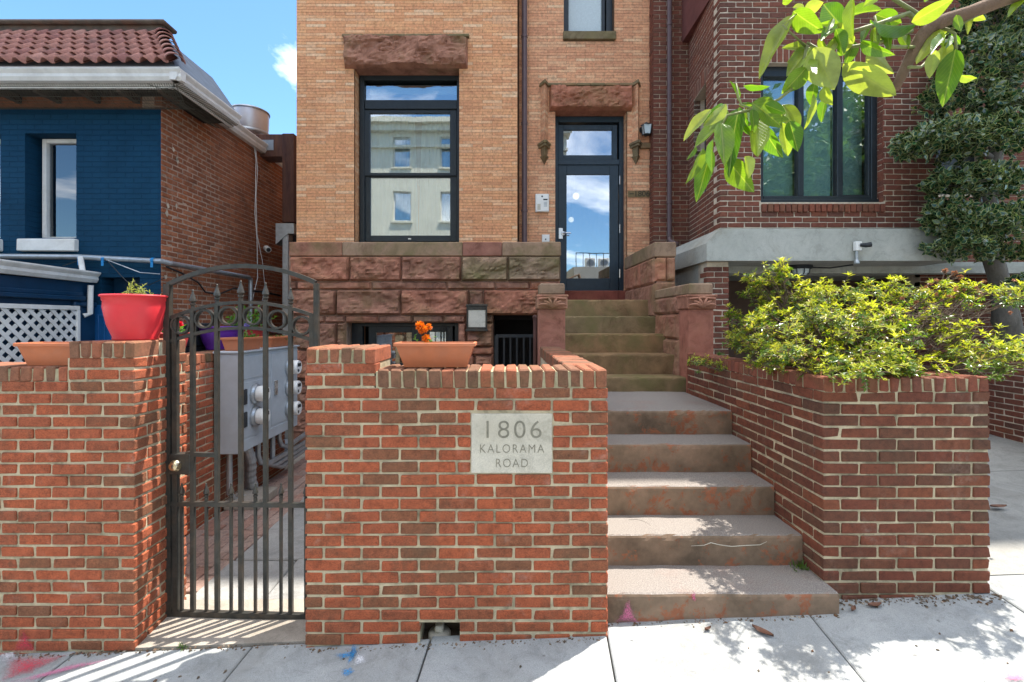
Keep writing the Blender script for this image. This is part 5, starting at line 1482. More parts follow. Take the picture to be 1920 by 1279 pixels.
# strip against the party wall
sp = face_specs(0.58, 7.2, 1.2, 0.0677, 0.0105, 0.2075, odd0=1)
lay(rh, sp, (2.262, 7.35), 0, M['brick_dark'], M['brick_dark_i'], cap=0, stuff_name='strip_brickwork')
core_wall(rh, (2.262, 7.35), 0, 0.58, 0.0, 7.2, 0.3, M['mortar_pale'], name='strip_wall')
sp = face_specs(0.20, 7.2, 1.2, 0.0677, 0.0105, 0.2075)
lay(rh, sp, (2.262, 7.56), R(-90), M['brick_dark'], M['brick_dark_i'], cap=0, stuff_name='strip_brickwork')
downspout(PX(1256.5, 7.25), 7.28, PZ(447, 7.25), 7.6, 0.036, rh, M['downspout'])
m = MB(); x = PX(1256.5, 7.25); z = PZ(447, 7.25); m.tube([(x, 7.28, z + 0.02), (x, 7.27, z - 0.03), (x + 0.05, 7.22, z - 0.08), (x + 0.10, 7.18, z - 0.10)], 0.036, 10); m.build('downspout_elbow', M['downspout'], rh, True)
# unseen masses above and behind; tall block added to shade the passage
m = MB(); m.box(RX0 + 0.02, DR + 0.02, rz0 + 3.1, RX1, 7.4, 9.6); m.box(2.27, 7.4, 7.2, 11.0, 17.0, 10.5); m.box(3.0, 7.4, 10.5, 11.0, 17.0, 16.0); m.box(2.6, 7.66, 2.45, 2.9, 17, 7.2)
m.build('upper_storeys', simple('dark_brick_far', (0.14, 0.045, 0.038), 0.9, 0.2, 3.0), rh)
m = MB(); m.box(RX0 + 0.2, 7.3, rz0, RX1, 7.45, rz0 + 3.1); m.box(RX0 + 0.2, DR + 0.25, rz0 - 0.1, RX1, 7.4, rz0 + 0.05); m.box(RX1 - 0.2, DR + 0.2, rz0, RX1, 7.4, rz0 + 3.1); m.build('inner_walls', M['room'], rh)
# bay window: three lights
wy = DR + 0.09
m = MB(); frame_rect(m, bw_[0] + 0.003, bw_[1] - 0.003, bw_[2] + 0.002, bw_[3] - 0.003, wy, wy + 0.12, (0.075, 0.075, 0.10, 0.13), 0.006)
m.cbox(bw_[0] + 0.001, wy - 0.03, bw_[2] + 0.001, bw_[1] - 0.001, wy + 0.001, bw_[2] + 0.055, 0.006)
bo = m.build('bay_window', M['frame'], rh)
for px_ in (1503, 1576):
    m = MB(); m.cbox(PX(px_ - 5, wy), wy + 0.005, bw_[2] + 0.1, PX(px_ + 5, wy), wy + 0.1, bw_[3] - 0.13, 0.006); m.build('mullion', M['frame'], bo)
m = MB(); frame_rect(m, PX(1581, wy), PX(1640, wy), bw_[2] + 0.1, bw_[3] - 0.13, wy + 0.02, wy + 0.08, (0.012, 0.06, 0.02, 0.02)); m.build('casement_sash', M['frame'], bo)
for (a, b) in ((1436, 1499), (1507, 1572), (1580, 1648)):
    m = MB(); m.box(PX(a, wy), wy + 0.055, bw_[2] + 0.08, PX(b, wy), wy + 0.061, bw_[3] - 0.10); m.build('pane', M['glass_bay'], bo)
M['blind'] = simple('teal_blind', (0.36, 0.54, 0.53), 0.85, 0.05, 10.0, bump=0.0)
for (a, b, dd) in ((1438, 1500, 0.16), (1506, 1566, 0.09), (1582, 1640, 0.22)):
    m = MB(); z = bw_[2] + 0.09
    while z < bw_[3] - 0.12:
        m.box(PX(a, wy), wy + dd, z, PX(b, wy), wy + dd + 0.012, z + 0.021); z += 0.023
    o = m.build('blind', M['blind'], bo); o['kind'] = 'stuff'
# concrete band with a sloping top, under the bay
o_ = 0.25
def ring(off, z, back=7.38): return [(RX0 - off, back, z), (RX0 - off, DR - off, z), (RX1 + off, DR - off, z), (RX1 + off, back, z)]
zb0, zb1 = PZ(489, 5.75), PZ(456, 5.75)
fd_ = DR - o_
m = MB(); m.prism([(PX(1325, fd_), zb0), (PX(1803, fd_), zb0), (PX(1803, fd_), PZ(458, fd_)), (PX(1752, fd_), PZ(429, fd_)), (PX(1350, fd_), PZ(428.5, fd_)), (PX(1325, fd_), zb1)], fd_, 7.38)
m.box(RX0 + 0.01, DR + 0.012, PZ(432, fd_), RX1, 7.3, rz0 - 0.002)
m.build('concrete_band', M['band'], rh)
# carport below
m = MB(); m.box(RX0 - o_ + 0.02, 7.40, zb0 - 0.02, 8.5, 9.0, zb0 + 0.1); m.box(RX0 - 0.2, 6.35, zb0 - 0.09, 8.5, 6.55, zb0 + 0.001); m.box(RX1 + o_, 6.6, zb0 - 0.015, 8.5, 7.42, zb0 + 0.09); m.build('carport_ceiling', M['band'], rh)
m = MB(); m.box(2.4, 8.4, 0.2, 8.5, 8.6, zb0); m.box(6.23, 7.46, 0.2, 6.4, 8.4, zb0); m.box(2.28, 7.46, 0.1, 2.44, 8.4, zb0); m.build('carport_wall', simple('brown_render', (0.135, 0.085, 0.065), 0.9, 0.2, 3.0), rh)
pw = (PX(1325, 5.85), PX(1367, 5.85))
sp = face_specs(pw[1] - pw[0], zb0 - 0.06, 0.6, 0.0673, 0.0105, 0.2, hd=0.2)
lay(rh, sp, (pw[0], 5.85), 0, M['brick_dark'], name='pier_brick')
m = MB(); m.box(pw[0] + 0.006, 5.858, 0.1, pw[1] - 0.006, 6.12, zb0 + 0.001); m.build('pier_core', M['mortar_pale'], rh)
m = MB(); m.box(pw[0] + 0.01, 6.13, 0.1, pw[0] + 0.12, 7.4, zb0 + 0.001); m.build('carport_side', M['band'], rh)
# set-back wall to the right
ow = (1.35, 2.1, 3.6, 4.55)
sp = face_specs(4.2, 7.4, 1.1, 0.0673, 0.0105, 0.2075, [ow, (-1, 6.22 - RX1 + 0.3, 0, 2.42)])
lay(rh, sp, (RX1 - 0.3, 7.2), 0, M['brick_dark'], M['brick_dark_i'], cap=0, stuff_name='rear_brickwork')
core_wall(rh, (RX1 - 0.3, 7.2), 0, 4.2, 0.2, 7.4, 0.25, M['mortar_pale'], [ow, (-1, 6.22 - RX1 + 0.3, 0, 2.42)], name='set_back_wall')
m = MB(); m.box(RX1 - 0.3 + ow[0], 7.36, ow[2], RX1 - 0.3 + ow[1], 7.4, ow[3]); m.build('rear_window', M['frame'], rh)

# low brick wall holding up the bed beside the driveway
dwl = thing('driveway_wall', 'low dark brick retaining wall along the driveway behind the planter', 'wall', (5.8, 6, 0.3))
DWX, DWT = 5.70, 1.22
sp = [s for s in face_specs(3.4, DWT, 0.2, 0.0673, 0.0105, 0.2075)]
lay(dwl, sp, (DWX, 7.15), R(-90), M['brick_dark'], M['brick_dark_i'], cap=290, key=lambda s: -s[0])
core_wall(dwl, (DWX, 7.15), R(-90), 3.4, 0.0, DWT, 0.2, M['mortar_pale'])
rowlock(dwl, (DWX, 7.15), R(-90), 3.4, DWT, DWT + 0.085, 46, 0.21, M['brick_dark'])
m = MB(); m.box(DWX + 0.2, 3.8, 0.0, 10.0, 7.15, DWT); m.build('bed_soil', M['soil'], dwl)

# fittings of the carport
d = 5.74
sl_ = thing('security_light', 'white junction box with black sensor lamp on the concrete band', 'security light', (PX(1605, d), d, PZ(470, d)))
m = MB(); m.cbox(PX(1599, d), d - 0.06, PZ(471, d), PX(1610, d), d, PZ(454, d), 0.006); m.build('junction_box', M['white_pl'], sl_)
m = MB(); m.tube([(PX(1606, d), d - 0.06, PZ(461, d)), (PX(1613, d), d - 0.09, PZ(462, d)), (PX(1621, d), d - 0.10, PZ(461, d))], [0.02, 0.028, 0.03], 10); m.build('sensor_head', M['black'], sl_)
m = MB(); m.tube([(PX(1603, d), d - 0.03, PZ(471, d)), (PX(1603, d), d - 0.03, PZ(491, d))], 0.014, 8); m.lathe([(0.014, 0.05), (0.03, 0.02), (0.03, 0.0), (0.0, 0.0)], (PX(1603, d), d - 0.03, PZ(495, d)), 10); m.build('conduit_stub', M['galv'], sl_)
fd = 6.2; fx, fz = PX(1501, fd), zb0 - 0.02
ct = thing('ceiling_lamp', 'black caged oval lamp on the carport ceiling', 'ceiling lamp', (fx, fd, fz))
m = MB(); m.lathe([(0.0, 0.02), (0.145, 0.02), (0.15, -0.02), (0.13, -0.03), (0.0, -0.03)], (fx, fd, fz), 20, sy=0.7); m.build('base', M['black'], ct)
m = MB(); m.lathe([(0.11, -0.03), (0.10, -0.08), (0.07, -0.11), (0.0, -0.12)], (fx, fd, fz), 16, sy=0.7); m.build('lens', M['frost'], ct)
m = MB()
for i in range(8):
    a = i * math.pi / 4
    m.tube([(fx + 0.12 * math.cos(a), fd + 0.084 * math.sin(a), fz - 0.03), (fx + 0.11 * math.cos(a), fd + 0.077 * math.sin(a), fz - 0.09), (fx, fd, fz - 0.13)], 0.006, 5)
m.build('cage', M['black'], ct)
m = MB(); m.tube([(fx + 0.13, fd, fz - 0.01), (fx + 0.3, fd - 0.12, fz - 0.03), (PX(1600, 5.9), 5.9, zb0 - 0.03)], 0.010, 6); m.build('conduit', M['black'], ct)
sg = thing('parking_sign', 'dark notice with pale lettering on the carport wall behind the shrub', 'sign', (PX(1432, 8.35), 8.35, PZ(628, 8.35)))
m = MB(); m.cbox(PX(1404, 8.39), 8.37, PZ(629, 8.39), PX(1470, 8.39), 8.392, PZ(595, 8.39), 0.003); m.build('board', M['white'], sg)
m = MB(); m.cbox(PX(1406, 8.39), 8.366, PZ(627.5, 8.39), PX(1468, 8.39), 8.369, PZ(596.5, 8.39), 0.001); m.build('face', M['dark'], sg)
M['sign_red'] = simple('sign_letter', (0.62, 0.36, 0.26), 0.6, 0.1)
text_obj('lettering', 'AWAY', 0.17, (PX(1434, 8.36), 8.364, PZ(620, 8.36)), M['sign_red'], sg)

# ================================================================== blue painted house on the left
bh = thing('blue_house', 'blue painted brick house with clay tile roof on the left', 'house', (-5.5, 8, 0))
DBH, BX = 6.10, PX(303, 6.10)
def blue_mat():
    m, nt, b = new_mat('blue_painted_brick')
    v = coords(nt, world=True)
    mp = N(nt, 'ShaderNodeMapping'); mp.inputs['Rotation'].default_value = (R(90), 0, 0)
    L(nt, v, mp.inputs['Vector'])
    bt = N(nt, 'ShaderNodeTexBrick', Scale=1.0); bt.inputs['Brick Width'].default_value = 0.21; bt.inputs['Row Height'].default_value = 0.0677; bt.inputs['Mortar Size'].default_value = 0.006; bt.inputs['Mortar Smooth'].default_value = 0.6
    bt.inputs['Color1'].default_value = (1, 1, 1, 1); bt.inputs['Color2'].default_value = (0.85, 0.85, 0.85, 1); bt.inputs['Mortar'].default_value = (0.2, 0.2, 0.2, 1)
    L(nt, mp.outputs[0], bt.inputs['Vector'])
    base = rampn(nt, noise(nt, v, 2.4, 7, 0.65), [(0.3, (0.0035, 0.036, 0.078)), (0.7, (0.006, 0.05, 0.105))])
    L(nt, base, b.inputs['Base Color']); b.inputs['Roughness'].default_value = 0.8; b.inputs['Specular IOR Level'].default_value = 0.15
    ad = N(nt, 'ShaderNodeMath', operation='ADD'); s2 = N(nt, 'ShaderNodeMath', operation='MULTIPLY'); s2.inputs[1].default_value = 0.35
    L(nt, noise(nt, v, 60, 4), s2.inputs[0]); L(nt, bt.outputs['Color'], ad.inputs[0]); L(nt, s2.outputs[0], ad.inputs[1])
    bumpn(nt, b, ad.outputs[0], 1.0, 0.010)
    return m
M['blue'] = blue_mat()
M['blue_trim'] = simple('blue_trim', (0.005, 0.036, 0.085), 0.45, 0.15, 5.0, bump=0.08)
M['blue_door'] = simple('blue_door', (0.006, 0.075, 0.22), 0.4, 0.1, 5.0, bump=0.05)
tz = PZ(203, DBH)
w1 = (PX(47, DBH), PX(143, DBH), PZ(446, DBH), PZ(250, DBH)); w0 = (PX(-190, DBH), PX(1, DBH), PZ(446, DBH), PZ(250, DBH))
dr1 = (PX(190, DBH), PX(262, DBH), -0.2, PZ(520, DBH))
X0 = -8.6
ops = [(a[0] - X0, a[1] - X0, a[2], a[3]) for a in (w0, w1, dr1)]
core_wall(bh, (X0, DBH), 0, BX - X0 - 0.012, -0.5, tz, 0.3, M['blue'], ops, rec=0.0, name='front_wall')
m = MB(); m.box(X0, DBH + 0.03, tz, BX - 0.02, DBH + 0.3, tz + 0.35); m.build('frieze', M['brick_old_i'], bh)
for w in (w1, w0):
    yy = DBH + 0.16
    m = MB(); frame_rect(m, w[0] + 0.06 if w is w1 else w[0], w[1] + 0.02, w[2], w[3] - 0.01, yy, yy + 0.08, (0.055, 0.05, 0.04, 0.05)); wo_ = m.build('window', M['white'], bh)
    m = MB(); m.box(w[0] + 0.1, yy + 0.05, w[2], w[1] - 0.01, yy + 0.056, w[3] - 0.03); m.build('pane', M['glass_dark'], wo_)
    m = MB(); m.box(w[0], yy + 0.25, w[2], w[1], yy + 0.3, w[3]); m.build('dark_room', M['dark'], wo_)
    m = MB(); m.cbox(w[0] - 0.05, DBH - 0.07, PZ(472, DBH), w[1] + 0.03, DBH + 0.16, PZ(449, DBH), 0.012, 0.003); m.build('window_sill', M['white'], bh)
m = MB(); m.box(dr1[0], DBH + 0.2, -0.2, dr1[1], DBH + 0.24, dr1[3]); dd_ = m.build('door', M['blue_trim'], bh)
m = MB(); m.cbox(PX(178, DBH), DBH - 0.03, -0.2, PX(235, DBH), DBH - 0.002, PZ(572, DBH), 0.004); m.build('door_leaf', M['blue_door'], dd_)
for (a, b, c_, d2) in ((185, 229, 640, 590), (197, 222, 636, 605)):
    m = MB(); frame_rect(m, PX(a, DBH), PX(b, DBH), PZ(c_ + 30, DBH), PZ(d2, DBH), DBH - 0.04, DBH - 0.028, 0.03); m.build('door_moulding', M['blue_door'], dd_)
# side wall of bare old brick
M['mortar_old'] = mortar_mat('mortar_old', (0.44, 0.31, 0.225), (0.16, 0.10, 0.07))
sz = PZ(318, 9.5)
sp = [s for s in face_specs(3.45, sz, 1.3, 0.0677, 0.014, 0.205)]
lay(bh, sp, (BX, DBH + 0.004), R(90), M['brick_old'], M['brick_old_i'], cap=290, key=lambda s: s[0] + 0.3 * abs(s[2] - 3.0), stuff_name='side_brickwork', proud=0.002)
core_wall(bh, (BX, DBH + 0.004), R(90), 3.45, -0.5, sz, 0.25, M['mortar_old'], name='side_wall', rec=0.004)
m = MB()
for k in range(9):   # pale mortar smears near the corner
    u, z = random.uniform(0.05, 0.35), random.choice((2.9, 3.1, 3.3, 2.5, 2.4, 2.35, 3.9)) + random.uniform(-0.1, 0.1)
    c = Vector((BX + 0.006, DBH + u, z)); n = 11
    pts = [c + Vector((0, math.cos(6.283 * i / n) * random.uniform(0.008, 0.035), math.sin(6.283 * i / n) * random.uniform(0.01, 0.06))) for i in range(n)]
    m.add([p + Vector((0.004, 0, 0)) for p in pts], [tuple(range(n))])
m.build('mortar_smear', M['mortar_pale'], bh)
# gutters
def gutter(pts_a, pts_b, h, out, name, mat):
    """box gutter with a rolled front along a line; out = outward direction"""
    a, b, o = Vector(pts_a), Vector(pts_b), Vector(out)
    prof = [(0, 0), (0.55, 0.0), (0.75, 0.3), (0.72, 0.55), (0.95, 0.8), (1.0, 0.9), (0.98, 1.0), (0.9, 0.98), (0.86, 0.86), (0.1, 0.9), (0, 0.95)]
    vs_ = []; n = len(prof)
    for p in (a, b):
        for (u, v) in prof: vs_.append(p + o * (u * h * 0.9) + Vector((0, 0, v * h)))
    fs = [(i, (i + 1) % n, (i + 1) % n + n, i + n) for i in range(n)] + [tuple(reversed(range(n))), tuple(range(n, 2 * n))]
    m = MB(); m.add(vs_, fs); return m.build(name, mat, bh)
GXR = PX(336, 5.6)
gz = PZ(147, 5.6)
gutter((X0, 5.72, gz), (GXR, 5.72, gz), PZ(125, 5.6) - gz, (0, -1, 0), 'gutter', M['white'])
gutter((GXR - 0.13, 5.62, gz), (GXR - 0.13, 6.95, gz), PZ(125, 5.6) - gz, (1, 0, 0), 'gutter', M['white'])
gutter((BX + 0.01, 6.75, sz - 0.005), (BX + 0.01, 9.6, sz - 0.005), 0.15, (1, 0, 0), 'gutter', M['white'])
m = MB(); m.box(X0, 5.74, gz - 0.045, GXR - 0.15, 5.78, gz + 0.02); m.box(GXR - 0.17, 5.74, gz - 0.04, GXR - 0.14, 6.95, gz + 0.06); m.build('fascia', M['white'], bh)
m = MB(); m.box(X0, 5.76, gz + 0.03, GXR - 0.16, 6.14, gz + 0.06); m.box(BX - 0.1, 6.1, gz + 0.03, GXR - 0.16, 6.95, gz + 0.06); m.build('soffit', simple('dark_soffit', (0.03, 0.02, 0.016), 0.95, 0.5, 4.0), bh)  # boards in a very dark, uneven brown
for i in range(10):
    x = X0 + 0.4 + i * 0.5
    if x < GXR - 0.3:
        m = MB(); m.cbox(x, 5.78, gz - 0.07, x + 0.06, 6.1, gz + 0.028, 0.004); m.build('rafter_end', simple('rafter_wood_%d' % i, (0.09, 0.06, 0.045), 0.95, 0.4, 6.0), bh)
# bird netting sagging under the eaves
m = MB()
def net(s, t):
    x = X0 + 2.0 + (GXR - 0.12 - X0 - 2.0) * s
    sag = 0.10 * math.sin(math.pi * t)
    return (x, 5.70 + (6.06 - 5.70) * t, gz + 0.02 + (tz - gz - 0.05) * t - sag)
for i in range(95): m.tube([net(i / 94 + 0.004 * math.sin(i * 1.7 + t_ * 3), t_ / 6) for t_ in range(7)], 0.0032, 3, False)
for j in range(11): m.tube([net(i / 60, j / 10) for i in range(61)], 0.0032, 3, False)
def net2(s, t):
    y = 5.72 + 1.2 * s
    return (GXR - 0.05 + (BX + 0.02 - GXR + 0.05) * t, y, gz + 0.0 + (sz - gz - 0.12) * t - 0.08 * math.sin(math.pi * t))
for i in range(36): m.tube([net2(i / 35, t_ / 6) for t_ in range(7)], 0.0032, 3, False)
for j in range(9): m.tube([net2(i / 24, j / 8) for i in range(25)], 0.0032, 3, False)
o = m.build('bird_netting', simple('netting', (0.075, 0.07, 0.055), 0.9, 0.2), bh); o['kind'] = 'stuff'
# clay tile roof
ez, tz2 = PZ(124, 5.62), PZ(64, 6.5)
E, T2 = Vector((0, 5.60, ez + 0.02)), Vector((0, 6.50, tz2))
sv = (T2 - E); slen = sv.length; sv.normalize(); nv = Vector((0, -sv.z, sv.y)); nv = Vector((0, -sv.z, sv.y))
TC = [(0.0, (0.33, 0.155, 0.125)), (0.4, (0.41, 0.195, 0.155)), (0.7, (0.28, 0.125, 0.11)), (1.0, (0.45, 0.235, 0.19))]
M['tile'] = brick_mat('clay_tile', TC, spot_amt=0.2, grime=(0.10, 0.08, 0.075), grime_amt=0.55, bump=0.3)
m = MB(); hx1 = PX(305, 6.5)
m.add([(X0, 5.62, ez), (GXR - 0.06, 5.62, ez), (hx1, 6.5, tz2 - 0.03), (X0, 6.5, tz2 - 0.03), (GXR - 0.06, 6.95, ez), (hx1, 7.6, tz2 - 0.03), (X0, 7.6, tz2 - 0.03)], [(0, 1, 2, 3), (1, 4, 5, 2), (3, 2, 5, 6)])
m.build('roof_deck', simple('slate_grey', (0.16, 0.19, 0.22), 0.7, 0.2, 5.0), bh)
def tile_mesh(var):
    me_v, me_f = [], []
    n = 12; w, l, th = 0.165, 0.27, 0.013
    prof = []
    for i in range(n + 1):
        u = i / n
        zz = 0.050 * math.sin(math.pi * min(1, u / 0.68)) if u < 0.68 else -0.012 * math.sin(math.pi * (u - 0.68) / 0.32)
        prof.append(((u - 0.5) * w * 1.04, zz))
    for (yy, lift) in ((0.0, 0.018 + 0.004 * var), (l, 0.0)):
        for (x, z) in prof: me_v.append((x, yy, z + lift))
        for (x, z) in prof: me_v.append((x, yy, z + lift - th))
    k = n + 1
    for i in range(n):
        me_f += [(i, i + 1, 2 * k + i + 1, 2 * k + i), (k + i + 1, k + i, 3 * k + i, 3 * k + i + 1), (k + i, k + i + 1, i + 1, i)]
    me = bpy.data.meshes.new('roof_tile'); me.from_pydata(me_v, [], me_f); me.materials.append(M['tile'])
    me.polygons.foreach_set('use_smooth', [True] * len(me.polygons))
    return me
TM = [tile_mesh(v) for v in range(3)]
rot = Matrix(((1, 0, 0), (0, sv.y, nv.y), (0, sv.z, nv.z))).transposed()
rot = Matrix([(1, 0, 0), (0, sv.y, -sv.z), (0, sv.z, sv.y)])
rows = 6; cw = 0.165; ch = slen / rows
for r_ in range(rows):
    f = r_ / rows
    xr = (GXR - 0.05) + (hx1 - GXR + 0.05) * (f + 0.06)
    x = xr - cw * 0.5
    while x > -7.1:
        p = E + sv * (ch * r_ - 0.03) + Vector((x, 0, 0)) + Vector((0, -sv.z, sv.y)) * 0.012
        o = bpy.data.objects.new('roof_tile', random.choice(TM))
        M4 = rot.to_4x4(); M4.translation = p
        o.matrix_world = M4 @ Matrix.Rotation(random.uniform(-0.02, 0.02), 4, 'Z')
        link(o, bh); x -= cw
# hip tiles
ha, hb = Vector((GXR - 0.05, 5.60, ez + 0.04)), Vector((hx1, 6.5, tz2 + 0.02))
hd_ = (hb - ha); hl = hd_.length; hd_.normalize()
for i in range(7):
    m = MB(); a = ha + hd_ * (hl * i / 7 - 0.02); b = ha + hd_ * (hl * (i + 1) / 7 + 0.03)
    side = hd_.cross(Vector((0, 0, 1))).normalized(); up = side.cross(hd_).normalized()
    vs_, fs = [], []; n = 10
    for (p, lift, rr) in ((a, 0.03, 0.105), (b, 0.0, 0.085)):
        for q_ in range(n + 1):
            an = math.pi * q_ / n; vs_.append(p + side * (rr * math.cos(an)) + up * (rr * math.sin(an) * 0.85 + lift - 0.02))
        for q_ in range(n + 1):
            an = math.pi * q_ / n; vs_.append(p + side * ((rr - 0.014) * math.cos(an)) + up * ((rr - 0.014) * math.sin(an) * 0.85 + lift - 0.02))
    k = n + 1
    for q_ in range(n): fs += [(q_, q_ + 1, 2 * k + q_ + 1, 2 * k + q_), (k + q_, k + q_ + 1, q_ + 1, q_)]
    m.add(vs_, fs); m.build('hip_tile', M['tile'], bh)
m = MB(); m.cbox(X0, 6.44, tz2 - 0.02, hx1 + 0.06, 6.62, tz2 + 0.11, 0.03); m.cbox(X0, 6.38, tz2 + 0.08, hx1 + 0.1, 6.66, tz2 + 0.14, 0.02); m.build('parapet_cap', simple('rusty_cap', (0.10, 0.075, 0.055), 0.8, 0.4, 5.0, dirt=(0.16, 0.06, 0.03), dirt_amt=0.6), bh)
m = MB(); m.box(X0, 6.66, 4.0, BX - 0.02, 9.55, sz + 0.05); m.build('house_mass', M['brick_old_i'], bh)
# porch side with lattice
PXS = PX(176, 6.08)
m = MB(); m.box(PXS - 0.06, 4.4, -0.4, PXS - 0.02, 6.09, 1.15); m.box(PXS - 0.08, 4.4, PZ(577, 5.0) + 0.02, PXS - 0.005, 6.09, 2.18); m.box(PXS - 3.0, 4.35, -0.4, PXS - 0.07, 6.09, 2.17); m.build('porch_wall', M['blue_trim'], bh)
m = MB(); m.cbox(PXS - 0.1, 5.80, -0.3, PXS + 0.02, 6.08, PZ(575, 5.9), 0.01); m.cbox(PXS - 0.1, 5.76, PZ(575, 5.9), PXS + 0.045, 6.085, PZ(566, 5.9), 0.012); m.build('porch_post', M['blue_trim'], bh)
for (z0_, z1_, pj) in ((1.95, 2.0, 0.06), (2.0, 2.05, 0.03), (1.82, 1.85, 0.03)):
    m = MB(); m.cbox(PXS - 0.02, 4.4, z0_, PXS + pj, 5.9, z1_, 0.008); m.build('porch_moulding', M['blue_trim'], bh)
gutter((PXS - 0.02, 4.3, 2.20), (PXS - 0.02, 6.07, 2.18), 0.135, (1, 0, 0), 'porch_gutter', M['white'])
m = MB(); m.hexa([(PXS - 3.0, 4.3, 2.18), (PXS + 0.02, 4.3, 2.24), (PXS + 0.02, 6.08, 2.24), (PXS - 3.0, 6.08, 2.18), (PXS - 3.0, 4.3, 2.6), (PXS - 0.2, 4.3, 2.32), (PXS - 0.2, 6.08, 2.32), (PXS - 3.0, 6.08, 2.6)]); m.build('porch_roof', simple('worn_roofing', (0.10, 0.085, 0.07), 0.95, 0.4, 4.0), bh)
lt = thing('lattice_screen', 'white diamond lattice screen beside the blue porch post', 'lattice', (PXS, 5.2, 0))
LX = PXS + 0.02
ly0, ly1, lz0, lz1 = 4.45, 5.80, 0.75, PZ(580, 5.4) + 0.01
stp = 0.132
def diag(sgn):
    k = -30
    while k < 40:
        c0_ = k * stp
        # line z = lz0 + c0 + sgn*(y-ly0) clipped to the panel
        pts = []
        for y in (ly0, ly1):
            z = lz0 + c0_ + sgn * (y - ly0)
            if lz0 <= z <= lz1: pts.append((y, z))
        for z in (lz0, lz1):
            y = ly0 + sgn * (z - lz0 - c0_)
            if ly0 < y < ly1: pts.append((y, z))
        if len(pts) >= 2:
            a, b = pts[0], max(pts[1:], key=lambda p: (p[0] - pts[0][0]) ** 2 + (p[1] - pts[0][1]) ** 2)
            if math.hypot(a[0] - b[0], a[1] - b[1]) > 0.06:
                dv = Vector((0, b[0] - a[0], b[1] - a[1])).normalized(); pv = Vector((0, -dv.z, dv.y)) * 0.021
                A_, B_ = Vector((LX, a[0], a[1])), Vector((LX, b[0], b[1]))
                x0_, x1_ = (0.0, 0.007) if sgn > 0 else (0.0075, 0.0145)
                X0v, X1v = Vector((x0_, 0, 0)), Vector((x1_, 0, 0))
                m = MB(); m.hexa([A_ - pv + X0v, A_ - pv + X1v, A_ + pv + X1v, A_ + pv + X0v, B_ - pv + X0v, B_ - pv + X1v, B_ + pv + X1v, B_ + pv + X0v]); m.build('lattice_slat', M['white'], lt)
        k += 1
diag(1); diag(-1)
m = MB(); m.cbox(LX, ly0, lz1 - 0.01, LX + 0.03, ly1 + 0.03, lz1 + 0.04, 0.004); m.cbox(LX, ly1 - 0.005, lz0, LX + 0.03, ly1 + 0.035, lz1 - 0.01, 0.004); m.build('lattice_frame', M['white'], lt)
# pipes and cables on the blue house
pp = thing('wall_pipe', 'long grey conduit crossing the blue wall and the bare brick side', 'pipe', (-4.8, 6.0, PZ(485, 6.0)))
d = 6.02
m = MB(); m.tube([(X0, d, PZ(478, d)), (PX(150, d), d, PZ(482, d)), (BX + 0.06, d, PZ(490, d)), (BX + 0.09, d + 0.1, PZ(492, d)), (BX + 0.09, 8.0, PZ(520, 8.0) ), (BX + 0.09, 8.05, PZ(524, 8.0))], 0.033, 10); m.build('main_pipe', M['galv'], pp)
m = MB(); m.tube([(BX + 0.09, 8.05, PZ(521, 8.0)), (BX + 0.09, 8.06, PZ(529, 8.0)), (BX + 0.09, 8.06, 1.2)], 0.035, 10); m.build('drop_pipe', M['galv'], pp)
m = MB(); m.tube([(PX(155, d), d - 0.03, PZ(483, d)), (PX(170, d), d - 0.10, PZ(522, d))], 0.03, 8); m.tube([(PX(170, 5.95), 5.95, PZ(535, 5.95)), (PX(169, 5.95), 5.95, PZ(588, 5.95)), (PX(163, 5.95), 5.9, PZ(592, 5.95))], 0.03, 8); m.build('downpipe', M['white'], pp)
M['tape'] = simple('blue_tape', (0.0, 0.18, 0.45), 0.5, 0.1)
for x in (152, 196, 288):
    m = MB(); m.lathe([(0.037, -0.02), (0.037, 0.02)], (PX(x, d), d, PZ(480 + x * 0.03, d)), 10, axis=(1, 0, 0)); m.cbox(PX(x, d) - 0.012, d - 0.04, PZ(480 + x * 0.03, d) - 0.09, PX(x, d) + 0.02, d - 0.036, PZ(480 + x * 0.03, d) - 0.02, 0.001); m.build('tape_band', M['tape'], pp)
cb = thing('hanging_cables', 'pale cables hanging down the bare brick side wall', 'cable', (BX + 0.1, 8.3, 2.0))
def cable(pts, r, mat, name='cable'):
    m = MB(); m.tube(pts, r, 6); m.build(name, mat, cb, True)
bx_ = BX + 0.05
def SW(x, y):   # a point on the side wall seen at photo x, y
    d_ = bx_ * F / (x - CX); return (bx_, d_, PZ(y, d_))
cable([SW(476, 268), SW(480, 300), SW(479, 360), SW(478, 400), SW(482, 450), SW(483, 520), SW(474, 560), SW(465, 620)], 0.007, M['white'])
cable([SW(479, 270), SW(483, 320), SW(480, 370), SW(482, 440), SW(492, 490), SW(497, 540), SW(488, 580)], 0.006, M['white'])
cable([SW(312, 500), SW(340, 512), SW(372, 530), SW(385, 548), SW(410, 552), SW(440, 540), SW(460, 548)], 0.012, M['black'], 'black_cable')
cable([SW(470, 545), SW(500, 548), SW(525, 555)], 0.02, M['black'], 'black_cable')
d = 6.0
m = MB(); m.tube([(PX(197, d), d, PZ(486, d)), (PX(235, d), d - 0.02, PZ(500, d)), (PX(262, d), d, PZ(511, d)), (PX(300, d), d, PZ(514, d))], 0.006, 5); m.build('cable', M['galv'], cb)
m = MB(); m.tube([(PX(152, d), d, PZ(487, d)), (PX(120, d), d - 0.02, PZ(499, d))], 0.005, 5); m.tube([(PX(200, d), d, PZ(487, d)), (PX(228, d), d, PZ(518, d)), (PX(240, d), d, PZ(530, d)), (PX(290, d), d - 0.1, PZ(536, d)), (PX(330, d), d - 0.2, PZ(524, d))], 0.005, 5); m.build('cable', M['black'], cb)
